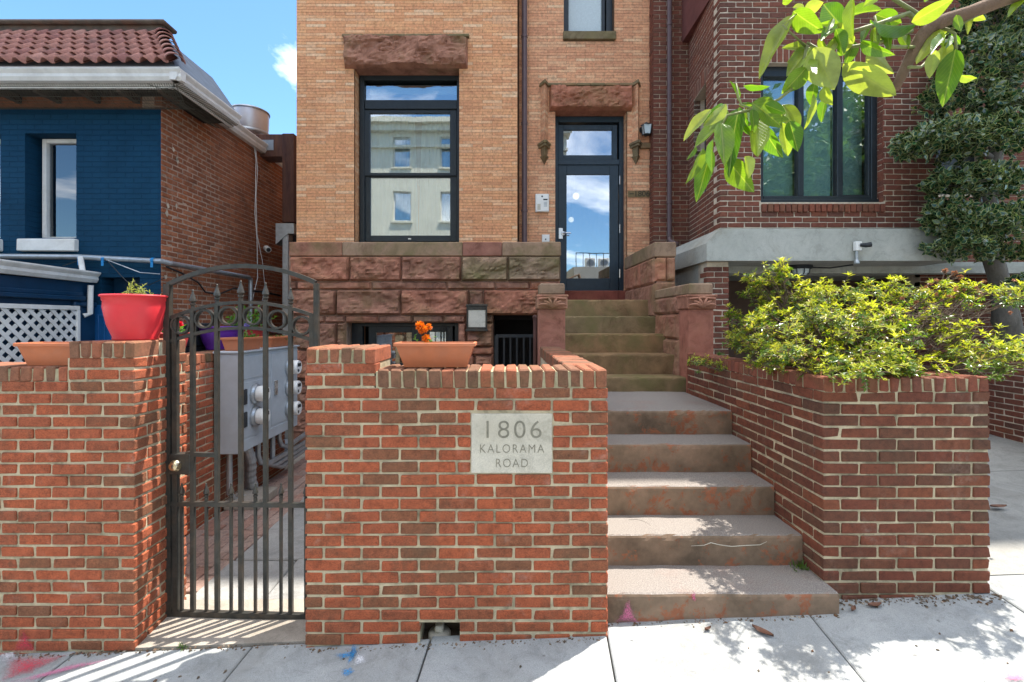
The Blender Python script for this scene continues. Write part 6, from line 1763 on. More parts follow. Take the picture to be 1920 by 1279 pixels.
c = SW(498, 468)
sc = thing('security_camera', 'small white bullet camera on the bare brick side wall', 'camera', c)
m = MB(); m.tube([Vector(c) + Vector((0.0, 0.02, 0.03)), Vector(c) + Vector((0.10, -0.10, -0.02))], [0.05, 0.05], 12); m.build('camera_body', M['white_pl'], sc, False)
m = MB(); m.tube([Vector(c) + Vector((0.101, -0.101, -0.02)), Vector(c) + Vector((0.106, -0.106, -0.022))], 0.038, 12); m.build('lens', M['black'], sc)
m = MB(); m.tube([Vector(c) + Vector((-0.06, 0.04, 0.03)), Vector(c) + Vector((0.01, 0.02, 0.03))], 0.02, 8); m.build('bracket', M['white_pl'], sc)
# rooftop exhaust fan and duct between the houses
fn = thing('exhaust_fan', 'round silver rooftop exhaust fan behind the tile roof', 'fan', (PX(469, 9.0), 9.0, PZ(265, 9.0)))
fc = (PX(468, 9.0), 9.0, PZ(262, 9.0))
m = MB(); m.lathe([(0.0, 0.03), (0.30, 0.03), (0.37, 0.07), (0.37, 0.10), (0.34, 0.13)], fc, 32); m.build('base_dish', M['galv'], fn, True)
m = MB(); m.lathe([(0.31, 0.12), (0.325, 0.16), (0.335, 0.48), (0.33, 0.50)], fc, 32); m.build('drum', simple('bright_drum', (0.60, 0.56, 0.55), 0.4, 0.08, 5.0, metal=0.5), fn, True)
m = MB(); m.lathe([(0.35, 0.49), (0.35, 0.51), (0.28, 0.545), (0.0, 0.56)], fc, 32); m.build('lid', M['galv'], fn, True)
m = MB(); m.cbox(fc[0] - 0.2, 8.8, fc[2] - 0.4, fc[0] + 0.2, 9.2, fc[2] + 0.04, 0.01); m.build('kerb_box', M['galv'], fn)
du = thing('rusty_duct', 'rusty square duct in the gap between blue house and row house', 'duct', (PX(545, 8.7), 8.7, 1.0))
d = 8.7
m = MB(); m.cbox(PX(536, d), 8.55, PZ(420, d), PX(558, d), 8.9, PZ(256, d), 0.01); m.cbox(PX(487, d), 8.56, PZ(299, d), PX(536.5, d), 8.89, PZ(257, d), 0.01); m.build('duct_body', M['rust'], du)
m = MB(); m.box(PX(488, d), 8.552, PZ(287, d), PX(520, d), 8.558, PZ(268, d)); m.build('bare_patch', M['galv'], du)
d = 8.2
m = MB(); m.prism([(PX(522, d), PZ(460, d)), (PX(522, d), PZ(421, d)), (PX(556, d), PZ(421, d)), (PX(556, d), PZ(440, d)), (PX(545, d), PZ(440, d))], 8.1, 8.3); m.cbox(PX(533, d), 8.12, -0.3, PX(545, d), 8.28, PZ(440, d), 0.01); m.build('duct_support', M['galv'], du)
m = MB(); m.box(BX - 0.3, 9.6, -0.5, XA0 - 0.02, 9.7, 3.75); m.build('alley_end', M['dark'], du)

# ================================================================== vegetation
M['azalea'] = leaf_mat('azalea_leaf', [(0.0, (0.05, 0.12, 0.015)), (0.4, (0.10, 0.18, 0.02)), (0.75, (0.16, 0.24, 0.03)), (0.93, (0.24, 0.24, 0.05)), (1.0, (0.26, 0.12, 0.045))], 0.4, 0.33, (1.5, 1.6, 0.5), spec=0.6)
M['azalea_new'] = leaf_mat('azalea_new_leaf', [(0.0, (0.28, 0.35, 0.03)), (0.5, (0.42, 0.45, 0.045)), (0.9, (0.52, 0.52, 0.09)), (1.0, (0.48, 0.36, 0.12))], 0.45, 0.35, (1.4, 1.4, 0.5), spec=0.5)
M['seed'] = leaf_mat('dry_seed_head', [(0, (0.34, 0.13, 0.06)), (1, (0.45, 0.22, 0.12))], 0.3, tcol=(1, 1, 1))
az = thing('azalea_shrub', 'spreading yellow green azalea shrub growing in the brick planter', 'shrub', (2.35, 3.5, 1.32))
lobes = [(1440, 520, 38, 22, 3.75, 90), (1485, 560, 90, 40, 3.7, 190), (1600, 562, 105, 32, 3.55, 210), (1710, 556, 90, 24, 3.45, 110), (1835, 562, 95, 22, 3.35, 140), (1430, 595, 62, 32, 3.75, 150), (1545, 612, 125, 46, 3.25, 330), (1640, 622, 85, 45, 3.10, 230), (1440, 655, 75, 34, 3.6, 190),
         (1560, 668, 130, 34, 3.0, 290), (1690, 690, 70, 16, 2.92, 90), (1850, 676, 90, 26, 2.95, 190), (1345, 688, 40, 12, 4.2, 60), (1395, 645, 42, 22, 4.0, 90), (1800, 640, 50, 26, 3.1, 70), (1905, 655, 40, 26, 3.0, 60), (1560, 700, 90, 14, 2.86, 90), (1620, 690, 60, 16, 2.84, 70), (1480, 690, 60, 16, 3.2, 80), (1760, 600, 40, 20, 3.3, 30)]
lm, ng, tw, sh = MB(), MB(), MB(), MB()
root = Vector((2.42, 3.55, 1.30))
def whorl(mb, P, up, nl, l0, l1, wr, open_):
    sdv = up.cross(rdir(0)).normalized(); tdv = up.cross(sdv)
    for i in range(nl):
        a = 6.283 * i / nl + random.uniform(-0.3, 0.3); el = random.uniform(*open_)
        dv = (sdv * math.cos(a) + tdv * math.sin(a)) * math.cos(el) + up * math.sin(el)
        ln = random.uniform(l0, l1)
        leaf_quad(mb, P + up * random.uniform(-0.012, 0.008), dv, up, ln, ln * wr)
for (px_, py_, rx, ry, d, cnt) in lobes:
    C0 = Vector((PX(px_, d), d, PZ(py_, d))); ax, az_, ay = rx * d / F, ry * d / F, min(0.34, rx * d / F)
    hub = root.lerp(C0, 0.66) + Vector((0, 0, -0.05))
    tw.tube([root + Vector((random.uniform(-0.2, 0.2), random.uniform(-0.3, 0.3), 0)), root.lerp(hub, 0.5) + Vector((random.uniform(-0.04, 0.04), random.uniform(-0.04, 0.04), 0.03)), hub], [0.014, 0.010, 0.007], 6)
    subs = []
    for q in range(max(5, cnt // 10)):      # sprays: several whorls share a twig
        v = rdir(0.15); rr = random.random() ** 0.35
        S = C0 + Vector((v.x * ax * rr, v.y * ay * rr, v.z * az_ * rr)); subs.append((S, v))
        mid = hub.lerp(S, 0.55) + Vector((random.uniform(-0.03, 0.03), random.uniform(-0.03, 0.03), random.uniform(-0.02, 0.02)))
        tw.tube([hub + rdir(0) * 0.03, mid, S], [0.006, 0.0045, 0.003], 5, False)
    for k in range(int(cnt * 1.25)):
        S, v = random.choice(subs)
        off = rdir(0.25); off.z *= 0.7
        P = S + off * random.uniform(0.01, 0.10)
        if P.z < 1.24: continue
        tw.tube([S, S.lerp(P, 0.5) + rdir(0) * 0.006, P], [0.0026, 0.002, 0.0014], 4, False)
        up = (Vector((v.x * 0.6, v.y * 0.6, 0.9)) + rdir(0) * 0.45).normalized()
        high = (P.z - C0.z) / max(az_, 0.01)
        if random.random() < 0.38 + 0.35 * high: whorl(ng, P, up, random.randint(5, 9), 0.026, 0.046, 0.30, (0.1, 1.0))
        else: whorl(lm, P, up, random.randint(5, 8), 0.022, 0.042, 0.40, (-0.3, 0.6))
        if random.random() < 0.10:
            e = P + up * random.uniform(0.03, 0.055)
            sh.tube([P, P.lerp(e, 0.6) + rdir(0) * 0.004, e + rdir(0) * 0.01], [0.0015, 0.0012, 0.0009], 4, False)
    for k in range(max(2, cnt // 40)):      # long shoots standing clear of the mass
        S, v = random.choice(subs)
        e = S + Vector((random.gauss(0, 0.03), random.gauss(0, 0.03), random.uniform(0.06, 0.13)))
        tw.tube([S, S.lerp(e, 0.5) + rdir(0) * 0.008, e], [0.003, 0.002, 0.0015], 4, False)
        whorl(ng, e, Vector((0, 0, 1)), 7, 0.03, 0.048, 0.30, (0.2, 1.1)); whorl(ng, S.lerp(e, 0.6), Vector((0, 0, 1)), 5, 0.026, 0.04, 0.30, (0.0, 0.8))
lm.build('leaves', M['azalea'], az)['kind'] = 'stuff'
ng.build('new_growth', M['azalea_new'], az)['kind'] = 'stuff'
tw.build('branches', M['twig'], az)['kind'] = 'stuff'
sh.build('flower_stalks', M['lf_pale'], az)['kind'] = 'stuff'
# bare twiggy patch and dried seed heads
tw = MB(); sd = MB()
for k in range(230):
    d = random.uniform(3.1, 3.5)
    a = Vector((PX(random.uniform(1660, 1830), d), d, PZ(random.uniform(585, 650), d)))
    b = a + Vector((random.uniform(-0.16, 0.16), random.uniform(-0.1, 0.1), random.uniform(-0.05, 0.12)))
    tw.tube([a, a.lerp(b, 0.5) + rdir(0) * 0.025, b], [0.003, 0.0024, 0.0014], 4, False)
for k in range(46):
    d = random.uniform(3.2, 3.5); px_ = random.uniform(1660, 1905)
    c = Vector((PX(px_, d), d, PZ(random.uniform(522, 590) if k < 34 else random.uniform(640, 680), d)))
    for q in range(14): leaf_quad(sd, c, rdir(0.4), rdir(0), 0.018, 0.010)
for (a, b) in (((1765, 530), (1790, 512)), ((1765, 530), (1800, 520)), ((1765, 530), (1772, 508))):
    tw.tube([(PX(a[0], 3.4), 3.4, PZ(a[1], 3.4) - 0.05), (PX(a[0], 3.4), 3.4, PZ(a[1], 3.4)), (PX(b[0], 3.4), 3.4, PZ(b[1], 3.4))], 0.004, 4)
    for q in range(26): leaf_quad(sd, (PX(b[0], 3.4), 3.4, PZ(b[1], 3.4)), rdir(0.4), rdir(0), 0.024, 0.014)
tw.build('bare_twigs', M['twig'], az)['kind'] = 'stuff'
sd.build('seed_heads', M['seed'], az)['kind'] = 'stuff'

# variegated holly
def holly_leaf_mats():
    a = leaf_mat('holly_leaf', [(0, (0.012, 0.045, 0.02)), (0.5, (0.022, 0.07, 0.032)), (1, (0.04, 0.105, 0.045))], 0.12, 0.22, (1.2, 1.4, 0.6), spec=0.8)
    b = leaf_mat('holly_margin', [(0, (0.20, 0.27, 0.09)), (1, (0.36, 0.38, 0.16))], 0.25, 0.3, (1.1, 1.1, 0.6), spec=0.6)
    return [a, b]
HM = holly_leaf_mats()
ho = thing('holly_tree', 'variegated holly tree with cream edged leaves at the right', 'tree', (PX(1895, 6.0), 6.0, 1.2))
HD = 6.0
def TP(x, y, d): return Vector((PX(x, d), d, PZ(y, d)))
def bark(name, a, b_):
    m, nt, b = new_mat(name); v = coords(nt, world=True)
    mp = N(nt, 'ShaderNodeMapping'); mp.inputs['Scale'].default_value = (1, 1, 0.6); L(nt, v, mp.inputs['Vector'])
    L(nt, rampn(nt, noise(nt, mp.outputs[0], 9.0, 8, 0.7), [(0.3, a), (0.7, b_)]), b.inputs['Base Color']); b.inputs['Roughness'].default_value = 0.95
    bumpn(nt, b, noise(nt, mp.outputs[0], 55.0, 6, 0.7), 0.8, 0.01); return m
M['bark'] = bark('grey_bark', (0.085, 0.075, 0.06), (0.19, 0.17, 0.145)); M['bark2'] = bark('brown_bark', (0.12, 0.075, 0.05), (0.24, 0.155, 0.10))
m = MB()
tp = [Vector((PX(1905, HD), HD, 1.1)), TP(1902, 690, HD), TP(1893, 620, HD), TP(1886, 600, HD), TP(1884, 575, HD), TP(1872, 520, HD), TP(1858, 470, HD), TP(1852, 410, HD), TP(1858, 340, HD), TP(1872, 250, HD), TP(1885, 150, HD), TP(1900, 40, HD), TP(1910, -120, HD)]
m.tube(tp, [0.15, 0.14, 0.125, 0.14, 0.12, 0.10, 0.105, 0.09, 0.082, 0.075, 0.065, 0.055, 0.045], 14)
for (a, b, r_) in (((1855, 440), (1790, 420), 0.03), ((1855, 380), (1920, 330), 0.035), ((1865, 300), (1780, 260), 0.035), ((1880, 200), (1800, 190), 0.03), ((1880, 180), (1960, 120), 0.03), ((1895, 80), (1830, 40), 0.025), ((1852, 420), (1920, 385), 0.028)):
    p, q = TP(a[0], a[1], HD), TP(b[0], b[1], HD - 0.2 + random.uniform(-0.2, 0.3))
    m.tube([p, p.lerp(q, 0.5) + Vector((0, 0, 0.06)), q], [r_, r_ * 0.7, r_ * 0.4], 8)
m.build('trunk', M['bark'], ho, True)
lob = [(1880, 60, 85, 90, 4.9, 900), (1835, 130, 70, 60, 4.8, 520), (1800, 185, 60, 40, 4.7, 330), (1770, 265, 80, 32, 4.6, 520), (1725, 275, 38, 20, 4.6, 130), (1840, 270, 70, 50, 4.7, 500), (1900, 230, 50, 60, 4.6, 380), (1800, 345, 62, 30, 4.65, 380), (1870, 345, 50, 30, 4.7, 280), (1775, 410, 38, 38, 4.65, 260), (1830, 430, 60, 36, 4.6, 420), (1890, 420, 50, 40, 4.6, 380), (1800, 470, 55, 22, 4.65, 200), (1870, 478, 40, 14, 4.7, 110), (1915, 540, 25, 25, 4.6, 70), (1930, 130, 40, 120, 4.8, 400), (1860, -60, 110, 70, 4.9, 500), (1790, 60, 26, 34, 5.1, 90)]
hl_, tw, yl = MB(), MB(), MB()
def holly_leaf(mb, p, dv, n, ln):
    dv = dv.normalized(); s = dv.cross(n)
    if s.length < 1e-3: return
    s.normalize(); n = s.cross(dv).normalized(); w = ln * 0.30
    prof = [(0.0, 0.05), (0.28, 0.8), (0.6, 0.95), (1.0, 0.0)]
    L_ = [p + dv * ln * t + s * w * x + n * (0.10 * ln * x) for t, x in prof]
    R_ = [p + dv * ln * t - s * w * x + n * (0.10 * ln * x) for t, x in prof[1:3]]
    li = [p + dv * ln * (0.5 + (t - 0.5) * 0.84) + s * w * x * 0.76 + n * (0.05 * ln * x) for t, x in prof]
    ri = [p + dv * ln * (0.5 + (t - 0.5) * 0.84) - s * w * x * 0.76 + n * (0.05 * ln * x) for t, x in prof[1:3]]
    o = L_ + [R_[1], R_[0]]; i_ = li + [ri[1], ri[0]]
    k = len(mb.v)
    mb.add(i_, [(0, 1, 2, 3, 4, 5)], 0)
    mb.add(o + i_, [(j, (j + 1) % 6, (j + 1) % 6 + 6, j + 6) for j in range(6)], 1)
for (px_, py_, rx, ry, d, cnt) in lob:
    d += 0.85
    C0 = TP(px_, py_, d); ax, az_ = rx * d / F, ry * d / F; ay = min(0.45, ax)
    for k in range(cnt // 3):
        v = rdir(0.45); rr = random.random() ** 0.3
        P = C0 + Vector((v.x * ax * rr, v.y * ay * rr, v.z * az_ * rr))
        up = (Vector((v.x, v.y - 0.3, 0.4)) + rdir(0) * 0.5).normalized()
        if random.random() < 0.3: tw.tube([C0.lerp(P, 0.5), P], [0.004, 0.002], 4, False)
        for i in range(random.randint(5, 8)):
            dv = (up * 0.5 + rdir(0.1)).normalized()
            holly_leaf(hl_, P + rdir(0) * 0.03, dv, (up + rdir(0.6)).normalized(), random.uniform(0.06, 0.098))
        if random.random() < 0.02:
            for i in range(8): leaf_quad(yl, P + up * 0.05 + rdir(0) * 0.02, rdir(0.5), rdir(0), 0.05, 0.02)
o = hl_.build('crown', HM, ho); o['kind'] = 'stuff'
tw.build('twigs', M['bark'], ho)['kind'] = 'stuff'
yl.build('young_shoots', M['lf_pale'], ho)['kind'] = 'stuff'

# street tree branch reaching in from the right, close to the camera
M['mag'] = leaf_mat('magnolia_leaf', [(0.0, (0.075, 0.17, 0.02)), (0.5, (0.115, 0.22, 0.028)), (1.0, (0.16, 0.26, 0.045))], 0.58, 0.28, (2.3, 2.1, 0.5), island=False, spec=0.6)
def mag_mat():
    m = bpy.data.materials.new('magnolia_leaf'); m.use_nodes = True
    nt = m.node_tree; b = nt.nodes['Principled BSDF']; o = nt.nodes['Material Output']
    rnd = nt.nodes.new('ShaderNodeObjectInfo').outputs['Random']
    col = rampn(nt, rnd, [(0.0, (0.06, 0.15, 0.018)), (0.35, (0.10, 0.20, 0.022)), (0.6, (0.17, 0.26, 0.035)), (0.8, (0.24, 0.31, 0.07)), (1.0, (0.30, 0.36, 0.15))])
    tc = nt.nodes.new('ShaderNodeTexCoord')
    sep = N(nt, 'ShaderNodeSeparateXYZ'); L(nt, tc.outputs['Object'], sep.inputs[0])
    ab = N(nt, 'ShaderNodeMath', operation='ABSOLUTE'); L(nt, sep.outputs['X'], ab.inputs[0])
    rib = rampn(nt, ab.outputs[0], [(0.012, 1.0), (0.03, 0.0)])
    # side veins run forward from the rib
    sl_ = N(nt, 'ShaderNodeMath', operation='MULTIPLY_ADD'); sl_.inputs[1].default_value = -0.7
    L(nt, ab.outputs[0], sl_.inputs[0]); L(nt, sep.outputs['Y'], sl_.inputs[2])
    fr = N(nt, 'ShaderNodeMath', operation='MULTIPLY'); fr.inputs[1].default_value = 11.0; L(nt, sl_.outputs[0], fr.inputs[0])
    pp_ = N(nt, 'ShaderNodeMath', operation='FRACT'); L(nt, fr.outputs[0], pp_.inputs[0])
    vein = rampn(nt, pp_.outputs[0], [(0.0, 0.5), (0.09, 0.0), (0.91, 0.0), (1.0, 0.5)])
    vm = N(nt, 'ShaderNodeMath', operation='MAXIMUM'); L(nt, rib, vm.inputs[0]); L(nt, vein, vm.inputs[1])
    vs2 = N(nt, 'ShaderNodeMath', operation='MULTIPLY'); vs2.inputs[1].default_value = 0.55; L(nt, vm.outputs[0], vs2.inputs[0])
    col = mixn(nt, vs2.outputs[0], col, (0.33, 0.38, 0.12))
    pos = coords(nt, world=True)
    blot = rampn(nt, noise(nt, pos, 22.0, 5, 0.7), [(0.3, (0.72, 0.74, 0.7)), (0.6, (1.05, 1.05, 1.0)), (0.8, (1.2, 1.15, 1.0))])
    col = mixn(nt, 1.0, col, blot, 'MULTIPLY')
    br = rampn(nt, noise(nt, pos, 60.0, 4, 0.7), [(0.70, 0.0), (0.74, 0.7)])
    col = mixn(nt, br, col, (0.16, 0.09, 0.03))
    L(nt, col, b.inputs['Base Color']); b.inputs['Roughness'].default_value = 0.3; b.inputs['Specular IOR Level'].default_value = 0.55
    bumpn(nt, b, vm.outputs[0], 0.35, 0.002)
    t = nt.nodes.new('ShaderNodeBsdfTranslucent'); L(nt, mixn(nt, 1.0, col, (1.85, 1.8, 0.45), 'MULTIPLY'), t.inputs['Color'])
    mx = nt.nodes.new('ShaderNodeMixShader'); mx.inputs[0].default_value = 0.55
    L(nt, b.outputs[0], mx.inputs[1]); L(nt, t.outputs[0], mx.inputs[2]); L(nt, mx.outputs[0], o.inputs['Surface'])
    return m
M['mag'] = mag_mat()
mg = thing('magnolia_tree', 'magnolia street tree whose big leaves hang in at upper right', 'tree', (2.5, 0.9, 0.03))
def ZP(zx, zy, d): return TP(1280 + zx / 3.0, zy / 3.0, d)
m = MB()
m.tube([Vector((2.55, 0.9, -0.1)), Vector((2.5, 0.92, 1.2)), Vector((2.42, 0.98, 2.4)), Vector((2.2, 1.05, 3.1)), Vector((1.85, 1.12, 2.95)), ZP(1960, -60, 1.2), ZP(1780, 5, 1.2), ZP(1620, 70, 1.21), ZP(1500, 105, 1.22), ZP(1390, 150, 1.23), ZP(1335, 215, 1.23), ZP(1290, 300, 1.24), ZP(1235, 420, 1.25), ZP(1195, 500, 1.25)],
       [0.10, 0.085, 0.075, 0.05, 0.03, 0.019, 0.017, 0.0165, 0.016, 0.018, 0.0145, 0.013, 0.0125, 0.010], 12)
m.build('trunk', M['bark2'], mg, True)
m = MB()
for pts, r_ in (([(1390, 130), (1290, 60), (1180, -10)], 0.007), ([(1370, 150), (1270, 75), (1130, 125), (1000, 165), (900, 190)], 0.007), ([(1290, 175), (1120, 235), (960, 262), (760, 275), (700, 240)], 0.005), ([(1300, 265), (1180, 265), (1100, 190), (1080, 90)], 0.0045), ([(900, 190), (780, 150)], 0.005),
                ([(700, 260), (640, 480), (540, 560), (400, 615), (330, 590), (310, 530), (300, 470)], 0.004), ([(400, 615), (250, 650), (170, 800)], 0.004), ([(1420, 150), (1500, 170), (1530, 190), (1540, 280)], 0.0045), ([(1500, 170), (1660, 85)], 0.004), ([(1270, 378), (1340, 378), (1420, 300)], 0.004), ([(690, 260), (560, 140), (640, 80)], 0.003), ([(370, 705), (450, 640)], 0.003)):
    m.tube([ZP(x, y, 1.22 + 0.02 * math.sin(x * 0.01)) for x, y in pts], [r_ * (1 - 0.5 * i / len(pts)) for i in range(len(pts))], 6)
m.build('twigs', simple('green_twig', (0.20, 0.22, 0.08), 0.6, 0.25, 20.0), mg, True)
def mag_mesh(curl, seed):
    rs = random.Random(seed)
    nl_, nw = 12, 4
    vs_, fs = [], []
    for i in range(nl_ + 1):
        t = i / nl_
        w = 0.5 * (math.sin(math.pi * t ** 0.85) ** 0.8) * (1 - 0.25 * t) * 1.12
        if i == nl_: w = 0.0
        for j in range(-nw, nw + 1):
            s = j / nw
            z = 0.10 * abs(s) * w * 2 - curl * t * t * 0.35 + 0.012 * math.sin(t * 14 + s * 2 + seed) * abs(s)
            vs_.append((s * w, t, z))
    k = 2 * nw + 1
    for i in range(nl_):
        for j in range(2 * nw): fs.append((i * k + j, i * k + j + 1, (i + 1) * k + j + 1, (i + 1) * k + j))
    me = bpy.data.meshes.new('leaf'); me.from_pydata(vs_, [], fs); me.materials.append(M['mag'])
    me.polygons.foreach_set('use_smooth', [True] * len(me.polygons)); return me
MGM = [mag_mesh(c, i) for i, c in enumerate((0.1, 0.35, -0.15, 0.55, 0.2))]
# base x,y, tip x,y (enlarged photo), apparent width, roll
ML = [(160, 615, 2, 790, 60, 40), (245, 585, 122, 720, 70, 45), (250, 650, 72, 842, 70, 50), (318, 603, 235, 968, 120, 25), (405, 670, 436, 892, 105, 30), (215, 690, 238, 930, 105, -25), (388, 578, 582, 708, 120, -40), (460, 588, 578, 640, 60, 30), (445, 700, 545, 905, 95, 30), (560, 690, 600, 882, 80, -30), (600, 680, 650, 852, 90, 20), (560, 588, 672, 722, 60, -50),
      (160, 840, 78, 1146, 95, 10), (115, 830, 38, 1048, 55, 40), (170, 785, 155, 975, 40, 60), (255, 900, 398, 1082, 125, 20), (350, 880, 395, 1010, 60, 40), (340, 482, 496, 478, 34, 60), (312, 568, 288, 452, 22, 60), (75, 825, 24, 905, 26, 50), (625, 85, 425, 432, 85, 35), (622, 62, 782, 188, 115, 25), (680, 70, 795, 15, 75, 20), (618, 42, 728, 84, 40, -50), (895, 148, 782, 22, 130, -15), (905, 90, 1115, 48, 52, 50), (960, -20, 932, 232, 56, 45), (1085, 82, 1225, 132, 85, -20), (1322, 132, 975, 198, 62, 40), (1285, 125, 1532, -5, 92, 30),
      (835, 170, 778, 222, 50, 30), (738, 268, 850, 512, 178, -8), (718, 262, 582, 442, 95, 20), (695, 380, 566, 532, 105, -20), (868, 300, 975, 248, 60, 25), (900, 360, 1205, 542, 150, 12), (1000, 238, 1172, 318, 62, 30), (1040, 290, 1198, 412, 80, -30), (745, 462, 712, 602, 62, 30), (790, 490, 838, 595, 60, 40), (735, 530, 688, 732, 36, 50), (805, 550, 768, 692, 46, 45), (1445, 165, 1316, 372, 92, 25), (1492, 172, 1355, 268, 60, -35), (1485, 195, 1395, 288, 44, 45), (1425, 282, 1385, 442, 66, 15), (1490, 235, 1432, 372, 70, 30), (1535, 275, 1465, 608, 118, 10), (1565, 420, 1656, 468, 50, 30), (1430, 385, 1490, 402, 30, 40), (1925, 0, 1828, 92, 34, 50), (820, 240, 930, 185, 50, 30), (560, 20, 640, -30, 50, 30), (1120, -40, 1010, 30, 60, 30), (1400, -40, 1360, 12, 40, 30)]
for (cx_, cy_, rx_, ry_, cnt_) in ((330, 640, 110, 60, 9), (560, 640, 60, 50, 4), (860, 170, 110, 70, 9), (720, 300, 60, 40, 4), (1100, 120, 120, 60, 5), (1480, 190, 60, 40, 5), (1560, 60, 60, 40, 3)):
    for _ in range(cnt_):      # smaller leaves between the big ones
        x_, y_ = cx_ + random.uniform(-rx_, rx_), cy_ + random.uniform(-ry_, ry_)
        a_ = random.gauss(1.7, 0.7); l_ = random.uniform(80, 170)
        ML.append((x_, y_, x_ + math.cos(a_) * l_, y_ + math.sin(a_) * l_, l_ * random.uniform(0.3, 0.45), random.uniform(-45, 45)))
for i, (bx, by_, tx, ty, wpx, roll) in enumerate(ML):
    d0 = 1.22 + random.uniform(-0.05, 0.05)
    B, T_ = ZP(bx, by_, d0), ZP(tx, ty, d0 + random.uniform(-0.06, 0.04))
    a = T_ - B; ln = a.length; a.normalize()
    view = Vector((B.x, B.y, B.z - EYE)).normalized()
    n0 = (-view - a * (-view).dot(a)).normalized()
    n_ = Quaternion(a, R(roll)) @ n0
    if i % 3 == 1: n_ = -n_
    s = a.cross(n_).normalized()
    wd = (wpx / 3.0) * d0 / F / max(0.45, math.cos(R(roll))) / 1.02
    M4 = Matrix(((s.x * wd, a.x * ln, n_.x * ln, B.x), (s.y * wd, a.y * ln, n_.y * ln, B.y), (s.z * wd, a.z * ln, n_.z * ln, B.z), (0, 0, 0, 1)))
    o = bpy.data.objects.new('leaf', MGM[i % 5])
    link(o, mg)
    o.matrix_parent_inverse = Matrix.Identity(4)
    o.matrix_basis = Matrix.Translation(-Vector(mg.location)) @ M4

# small weeds and fallen leaves
def tuft(label, x, y, z, n, ln, spread):
    t = MB()
    for _ in range(n):
        leaf_quad(t, (x + random.gauss(0, spread), y + random.gauss(0, spread * 0.5), z), rdir(1.2), rdir(0), ln * random.uniform(0.6, 1.2), ln * 0.18)
    tag(t.build('weed_tuft', M['leaf_tuft']), label, 'weed', 'weeds in the pavement joints')
gx, gy = ground_pt(342, 1215); tuft('small grass tuft in the joint below the gate', gx, gy, GZ(gx, gy), 26, 0.03, 0.012)
tuft('green weed in the corner of the lowest step and planter', 1.80, 2.93, 0.19, 40, 0.05, 0.03)
tuft('small leafy weed beside the right newel post', PX(1352, 4.7), 4.72, 1.36, 30, 0.05, 0.012)
M['dryleaf'] = simple('dry_leaf', (0.16, 0.075, 0.045), 0.7, 0.3, 30.0)
def fallen(label, px_, py_, ln, ang, z=None):
    x, y = ground_pt(px_, py_); zz = GZ(x, y) + 0.004
    n = 8; vs_, fs = [], []
    for i in range(n + 1):
        t = i / n; w = 0.2 * ln * math.sin(math.pi * t) ** 0.8
        for s in (-1, 0, 1):
            u = (t - 0.5) * ln; v = s * w
            vs_.append((x + u * math.cos(ang) - v * math.sin(ang), y + u * math.sin(ang) + v * math.cos(ang), zz + 0.012 * abs(s) + 0.012 * (t - 0.5) ** 2 * 4 * 0.6))
    for i in range(n):
        for j in range(2): fs.append((i * 3 + j, i * 3 + j + 1, i * 3 + j + 4, i * 3 + j + 3))
    m = MB(); m.add(vs_, fs); tag(m.build('fallen_leaf', M['dryleaf'], None, True), label, 'leaf', 'fallen leaves')
fallen('long dark brown leaf lying on the pavement before the steps', 1430, 1188, 0.11, -0.9)
fallen('curled dry leaf near the left edge of the lowest step', 1327, 1183, 0.045, 0.4)
fallen('brown leaf at the foot of the planter', 1640, 1138, 0.09, 0.15)
fallen('small tan leaf against the planter base near the step', 1600, 1146, 0.06, 0.7)
x, y = PX(1872, 3.9), 3.7
fallen('single brown leaf on the driveway beside the planter', 1872, 952, 0.14, 0.05)

# ================================================================== across the street (seen mirrored in the glass)
oc = thing('cream_row_house', 'cream row house mirrored in the tall front window', 'house', (-6, -16, -0.4))
cw_ = simple('cream_paint', (0.66, 0.62, 0.50), 0.8, 0.06, 1.5)
def facade(parent, x0, x1, yf, z1, mat, bays, floors, base=0.6, step=3.4, wh=1.9, ww=1.1):
    ops_ = []
    for f in range(floors):
        for b in range(bays):
            cx = x0 + (x1 - x0) * (b + 0.5) / bays
            ops_.append((x1 - cx - ww / 2, x1 - cx + ww / 2, base + f * step, base + f * step + wh))
    core_wall(parent, (x1, yf), math.pi, x1 - x0, -0.6, z1, 0.4, mat, ops_, rec=0.0, name='front_wall')
    for (a, b, c_, d2) in ops_:
        m = MB(); frame_rect(m, x1 - b, x1 - a, c_, d2, yf - 0.25, yf - 0.15, 0.07); w = m.build('window', M['white'], parent)
        m = MB(); m.box(x1 - b, yf - 0.23, c_, x1 - a, yf - 0.22, d2); m.build('pane', M['glass_door'], w)
        m = MB(); m.box(x1 - b - 0.1, yf, c_ - 0.12, x1 - a + 0.1, yf + 0.12, c_ - 0.01); m.build('window_sill', mat, w)
        m = MB(); m.box(x1 - b, yf - 0.5, c_, x1 - a, yf - 0.45, d2); m.build('dark_room', M['room'], w)
    m = MB(); m.box(x0, yf - 9, -0.6, x1, yf - 0.41, z1); m.build('house_mass', mat, parent)
facade(oc, -17, 3.9, -15.2, 14.0, cw_, 7, 4, base=1.2)
m = MB(); m.box(-17.3, -15.9, 14.0, 4.3, -14.5, 14.3); m.box(-17.2, -15.9, 13.6, 4.1, -14.8, 14.0); m.box(-17.1, -15.3, 12.6, 3.95, -15.0, 12.75); m.build('cornice', cw_, oc)
ob = thing('stucco_house', 'low grey stucco house mirrored in the door glass', 'house', (7.5, -20, -0.4))
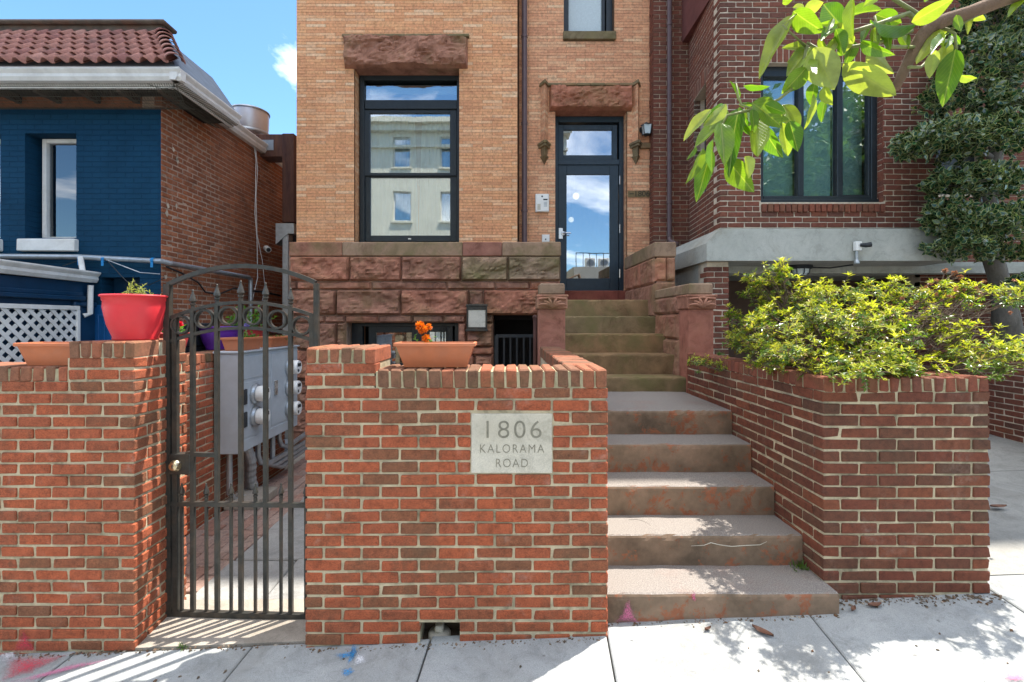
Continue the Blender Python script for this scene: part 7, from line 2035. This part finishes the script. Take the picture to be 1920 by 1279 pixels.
facade(ob, 4.9, 12.0, -19.0, 5.6, simple('grey_stucco', (0.34, 0.33, 0.30), 0.9, 0.1, 1.5), 2, 1)
for i, x in enumerate((6.2, 7.2)):
    t = thing('roof_condenser', 'rooftop air conditioner mirrored in the door glass, %s' % ('nearer the cream house' if i == 0 else 'farther from the cream house'), 'air conditioner', (x, -19.8, 5.6))
    m = MB(); m.cbox(x - 0.35, -20.1, 5.6, x + 0.35, -19.5, 6.3, 0.03); m.build('casing', M['white'], t)
    m = MB(); m.lathe([(0.26, 0.0), (0.26, 0.02), (0.0, 0.02)], (x, -19.5, 5.95), 20, axis=(0, 1, 0)); m.build('fan_grille', M['galv'], t)
rr_ = thing('roof_railing', 'thin roof railing mirrored in the door glass', 'railing', (7.5, -19.3, 5.6))
for i in range(13):
    m = MB(); m.box(5.1 + i * 0.5, -19.32, 5.6, 5.14 + i * 0.5, -19.28, 6.6); m.build('baluster', M['black'], rr_)
m = MB(); m.box(5.1, -19.33, 6.6, 11.2, -19.27, 6.65); m.build('top_rail', M['black'], rr_)
M['far_leaf'] = leaf_mat('street_tree_leaf', [(0, (0.05, 0.11, 0.02)), (1, (0.12, 0.2, 0.04))], 0.3)
def street_tree(label, x, y, h, r_, n):
    t = thing('street_tree', label, 'tree', (x, y, -0.5), 'street trees across the road')
    m = MB(); m.tube([(x, y, -0.6), (x + 0.1, y, h * 0.4), (x, y + 0.1, h * 0.75)], [0.2, 0.15, 0.08], 10); m.build('trunk', M['bark'], t, True)
    m = MB()
    cl = [Vector((x + random.gauss(0, r_ * 0.45), y + random.gauss(0, r_ * 0.4), h * 0.75 + random.gauss(0, r_ * 0.45))) for _ in range(14)]
    for _ in range(n):
        p = random.choice(cl) + rdir(0) * (r_ * 0.42 * random.random() ** 0.4)
        leaf_quad(m, p, rdir(0), rdir(0.6), 0.40, 0.24)
    o = m.build('crown', M['far_leaf'], t); o['kind'] = 'stuff'
street_tree('green street tree mirrored in the bay window', 13.5, -9.0, 11.0, 4.2, 9000)
street_tree('second street tree mirrored at the edge of the bay window', 20.0, -9.5, 10.0, 3.6, 6000)
